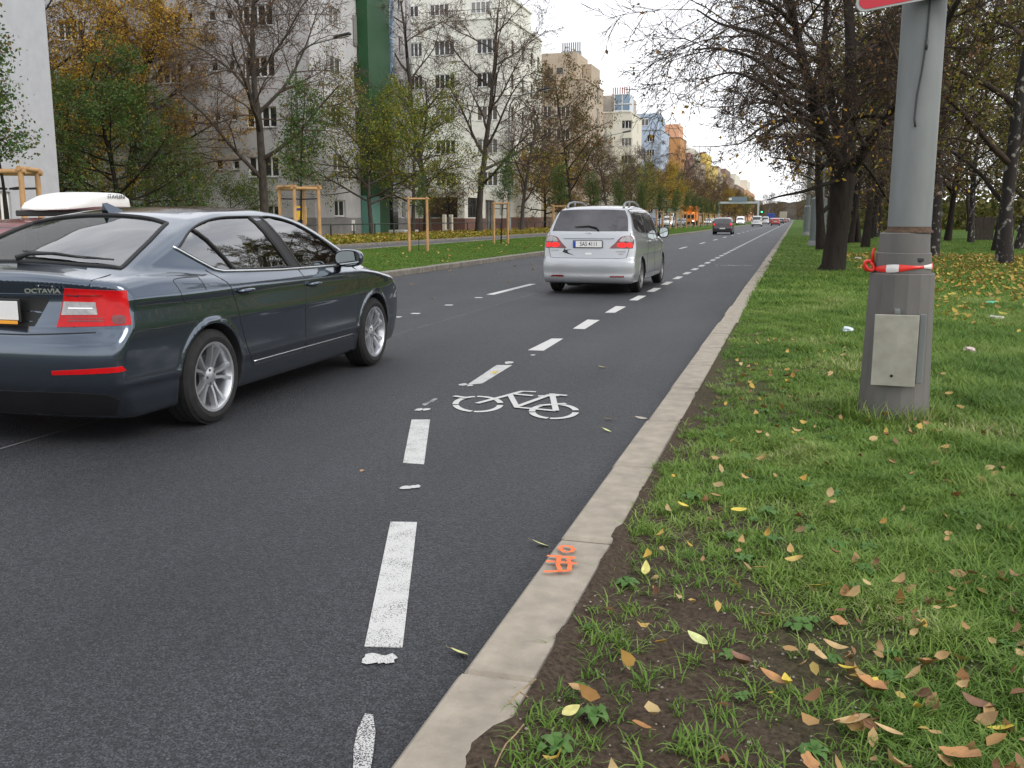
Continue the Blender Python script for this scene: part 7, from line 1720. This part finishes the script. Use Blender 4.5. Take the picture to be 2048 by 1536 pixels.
leaf(1706, 1435, .11, .06, 165, TN, 'wide torn beige leaf near the bottom')
leaf(1776, 1452, .08, .04, 170, TN, 'rounded salmon leaf next to the torn beige one')
leaf(2004, 1438, .075, .04, 160, YE, 'yellow leaf at the right edge of the picture')
leaf(1960, 1395, .11, .05, 130, BR, 'long red brown leaf near the right edge', curl=.7)
leaf(1920, 1515, .12, .09, 140, OR, 'big lobed orange leaf at the bottom right', lobed=True)
leaf(1545, 1345, .09, .04, 170, OR, 'flat orange leaf with a dark rim on soil')
leaf(1080, 1087, .085, .035, 178, (.62, .62, .25), 'pale yellow leaf on the road at the foot of the kerb, beside the orange mark', curl=.15)
leaf(918, 1304, .075, .035, 165, (.62, .62, .25), 'pale yellow leaf on the road touching the kerb, nearest the camera', curl=.15)
leaf(1213, 860, .075, .035, 170, (.55, .58, .25), 'pale green leaf on the road right of the bicycle symbol', curl=.15)
leaf(1218, 838, .08, .035, 0, (.10, .07, .04), 'dark leaf on the road just above the pale green one', curl=.3)
leaf(1282, 836, .10, .03, 175, (.40, .36, .30), 'long grey leaf on the road against the kerb', curl=.2)
leaf(1204, 734, .08, .04, 0, (.58, .50, .15), 'small yellow leaf alone on the road surface', curl=.2)
leaf(990, 745, .09, .05, 10, (.58, .42, .06), 'yellow leaf lying on a white road dash', curl=.2)
leaf(724, 941, .03, .025, 10, (.35, .2, .12), 'tiny brown leaf on the dark road left of the dashes', curl=.2)
# dry stalks on the soil
b = MB(); b.tube([tuple(G(x, y_, .125)) for x, y_ in ((1072, 1358), (1050, 1375), (1030, 1392), (1018, 1408))], .0022, 5); b.tube([tuple(G(x, y_, .125)) for x, y_ in ((1040, 1384), (1052, 1392), (1056, 1394))], .0016, 5); tag(b.build('dry_root', M['straw'], smooth=True), 'short forked dry root on the soil next to the kerb', 'root', 'dry roots on the soil')
b = MB(); b.tube([tuple(G(x, y_, .122)) for x, y_ in ((1048, 1448), (1032, 1468), (1012, 1488), (1000, 1510), (990, 1534))], .0020, 5); tag(b.build('dry_root', M['straw'], smooth=True), 'long thin winding dry root at the bottom edge', 'root', 'dry roots on the soil')
# litter
def crumple(px, py, s_, col, label, name='litter', cat='litter', seed=1, flat=.5):
    r = random.Random(seed); p = G(px, py, .13); bm = bmesh.new(); bmesh.ops.create_icosphere(bm, subdivisions=2, radius=s_)
    for v in bm.verts: v.co *= r.uniform(.55, 1.25); v.co.z *= flat
    me = bpy.data.meshes.new(name); bm.to_mesh(me); bm.free(); key = 'litter%d' % seed; M[key] = mat('litter_%d' % seed, col, .5, var=.15, vscale=20); o = link(name, me, M[key]); o.location = (p.x, p.y, .13+s_*.3); tag(o, label, cat); return o
crumple(1694, 662, .06, (.55, .62, .68), 'crumpled white plastic scrap in the grass left of the post', 'plastic_scrap', 'litter', 1)
crumple(1938, 704, .06, (.55, .42, .40), 'crumpled pinkish wrapper in the grass right of the post', 'wrapper', 'litter', 2)
crumple(1990, 640, .09, (.50, .46, .42), 'pale torn paper beyond the pinkish wrapper', 'paper_scrap', 'litter', 3, .35)
crumple(1982, 609, .09, (.12, .50, .32), 'flattened green plastic bottle in the lawn', 'bottle', 'bottle', 4, .3)
crumple(1715, 518, .10, (.55, .53, .48), 'pale scrap on the leaf drift behind the post', 'paper_scrap', 'litter', 5, .3)
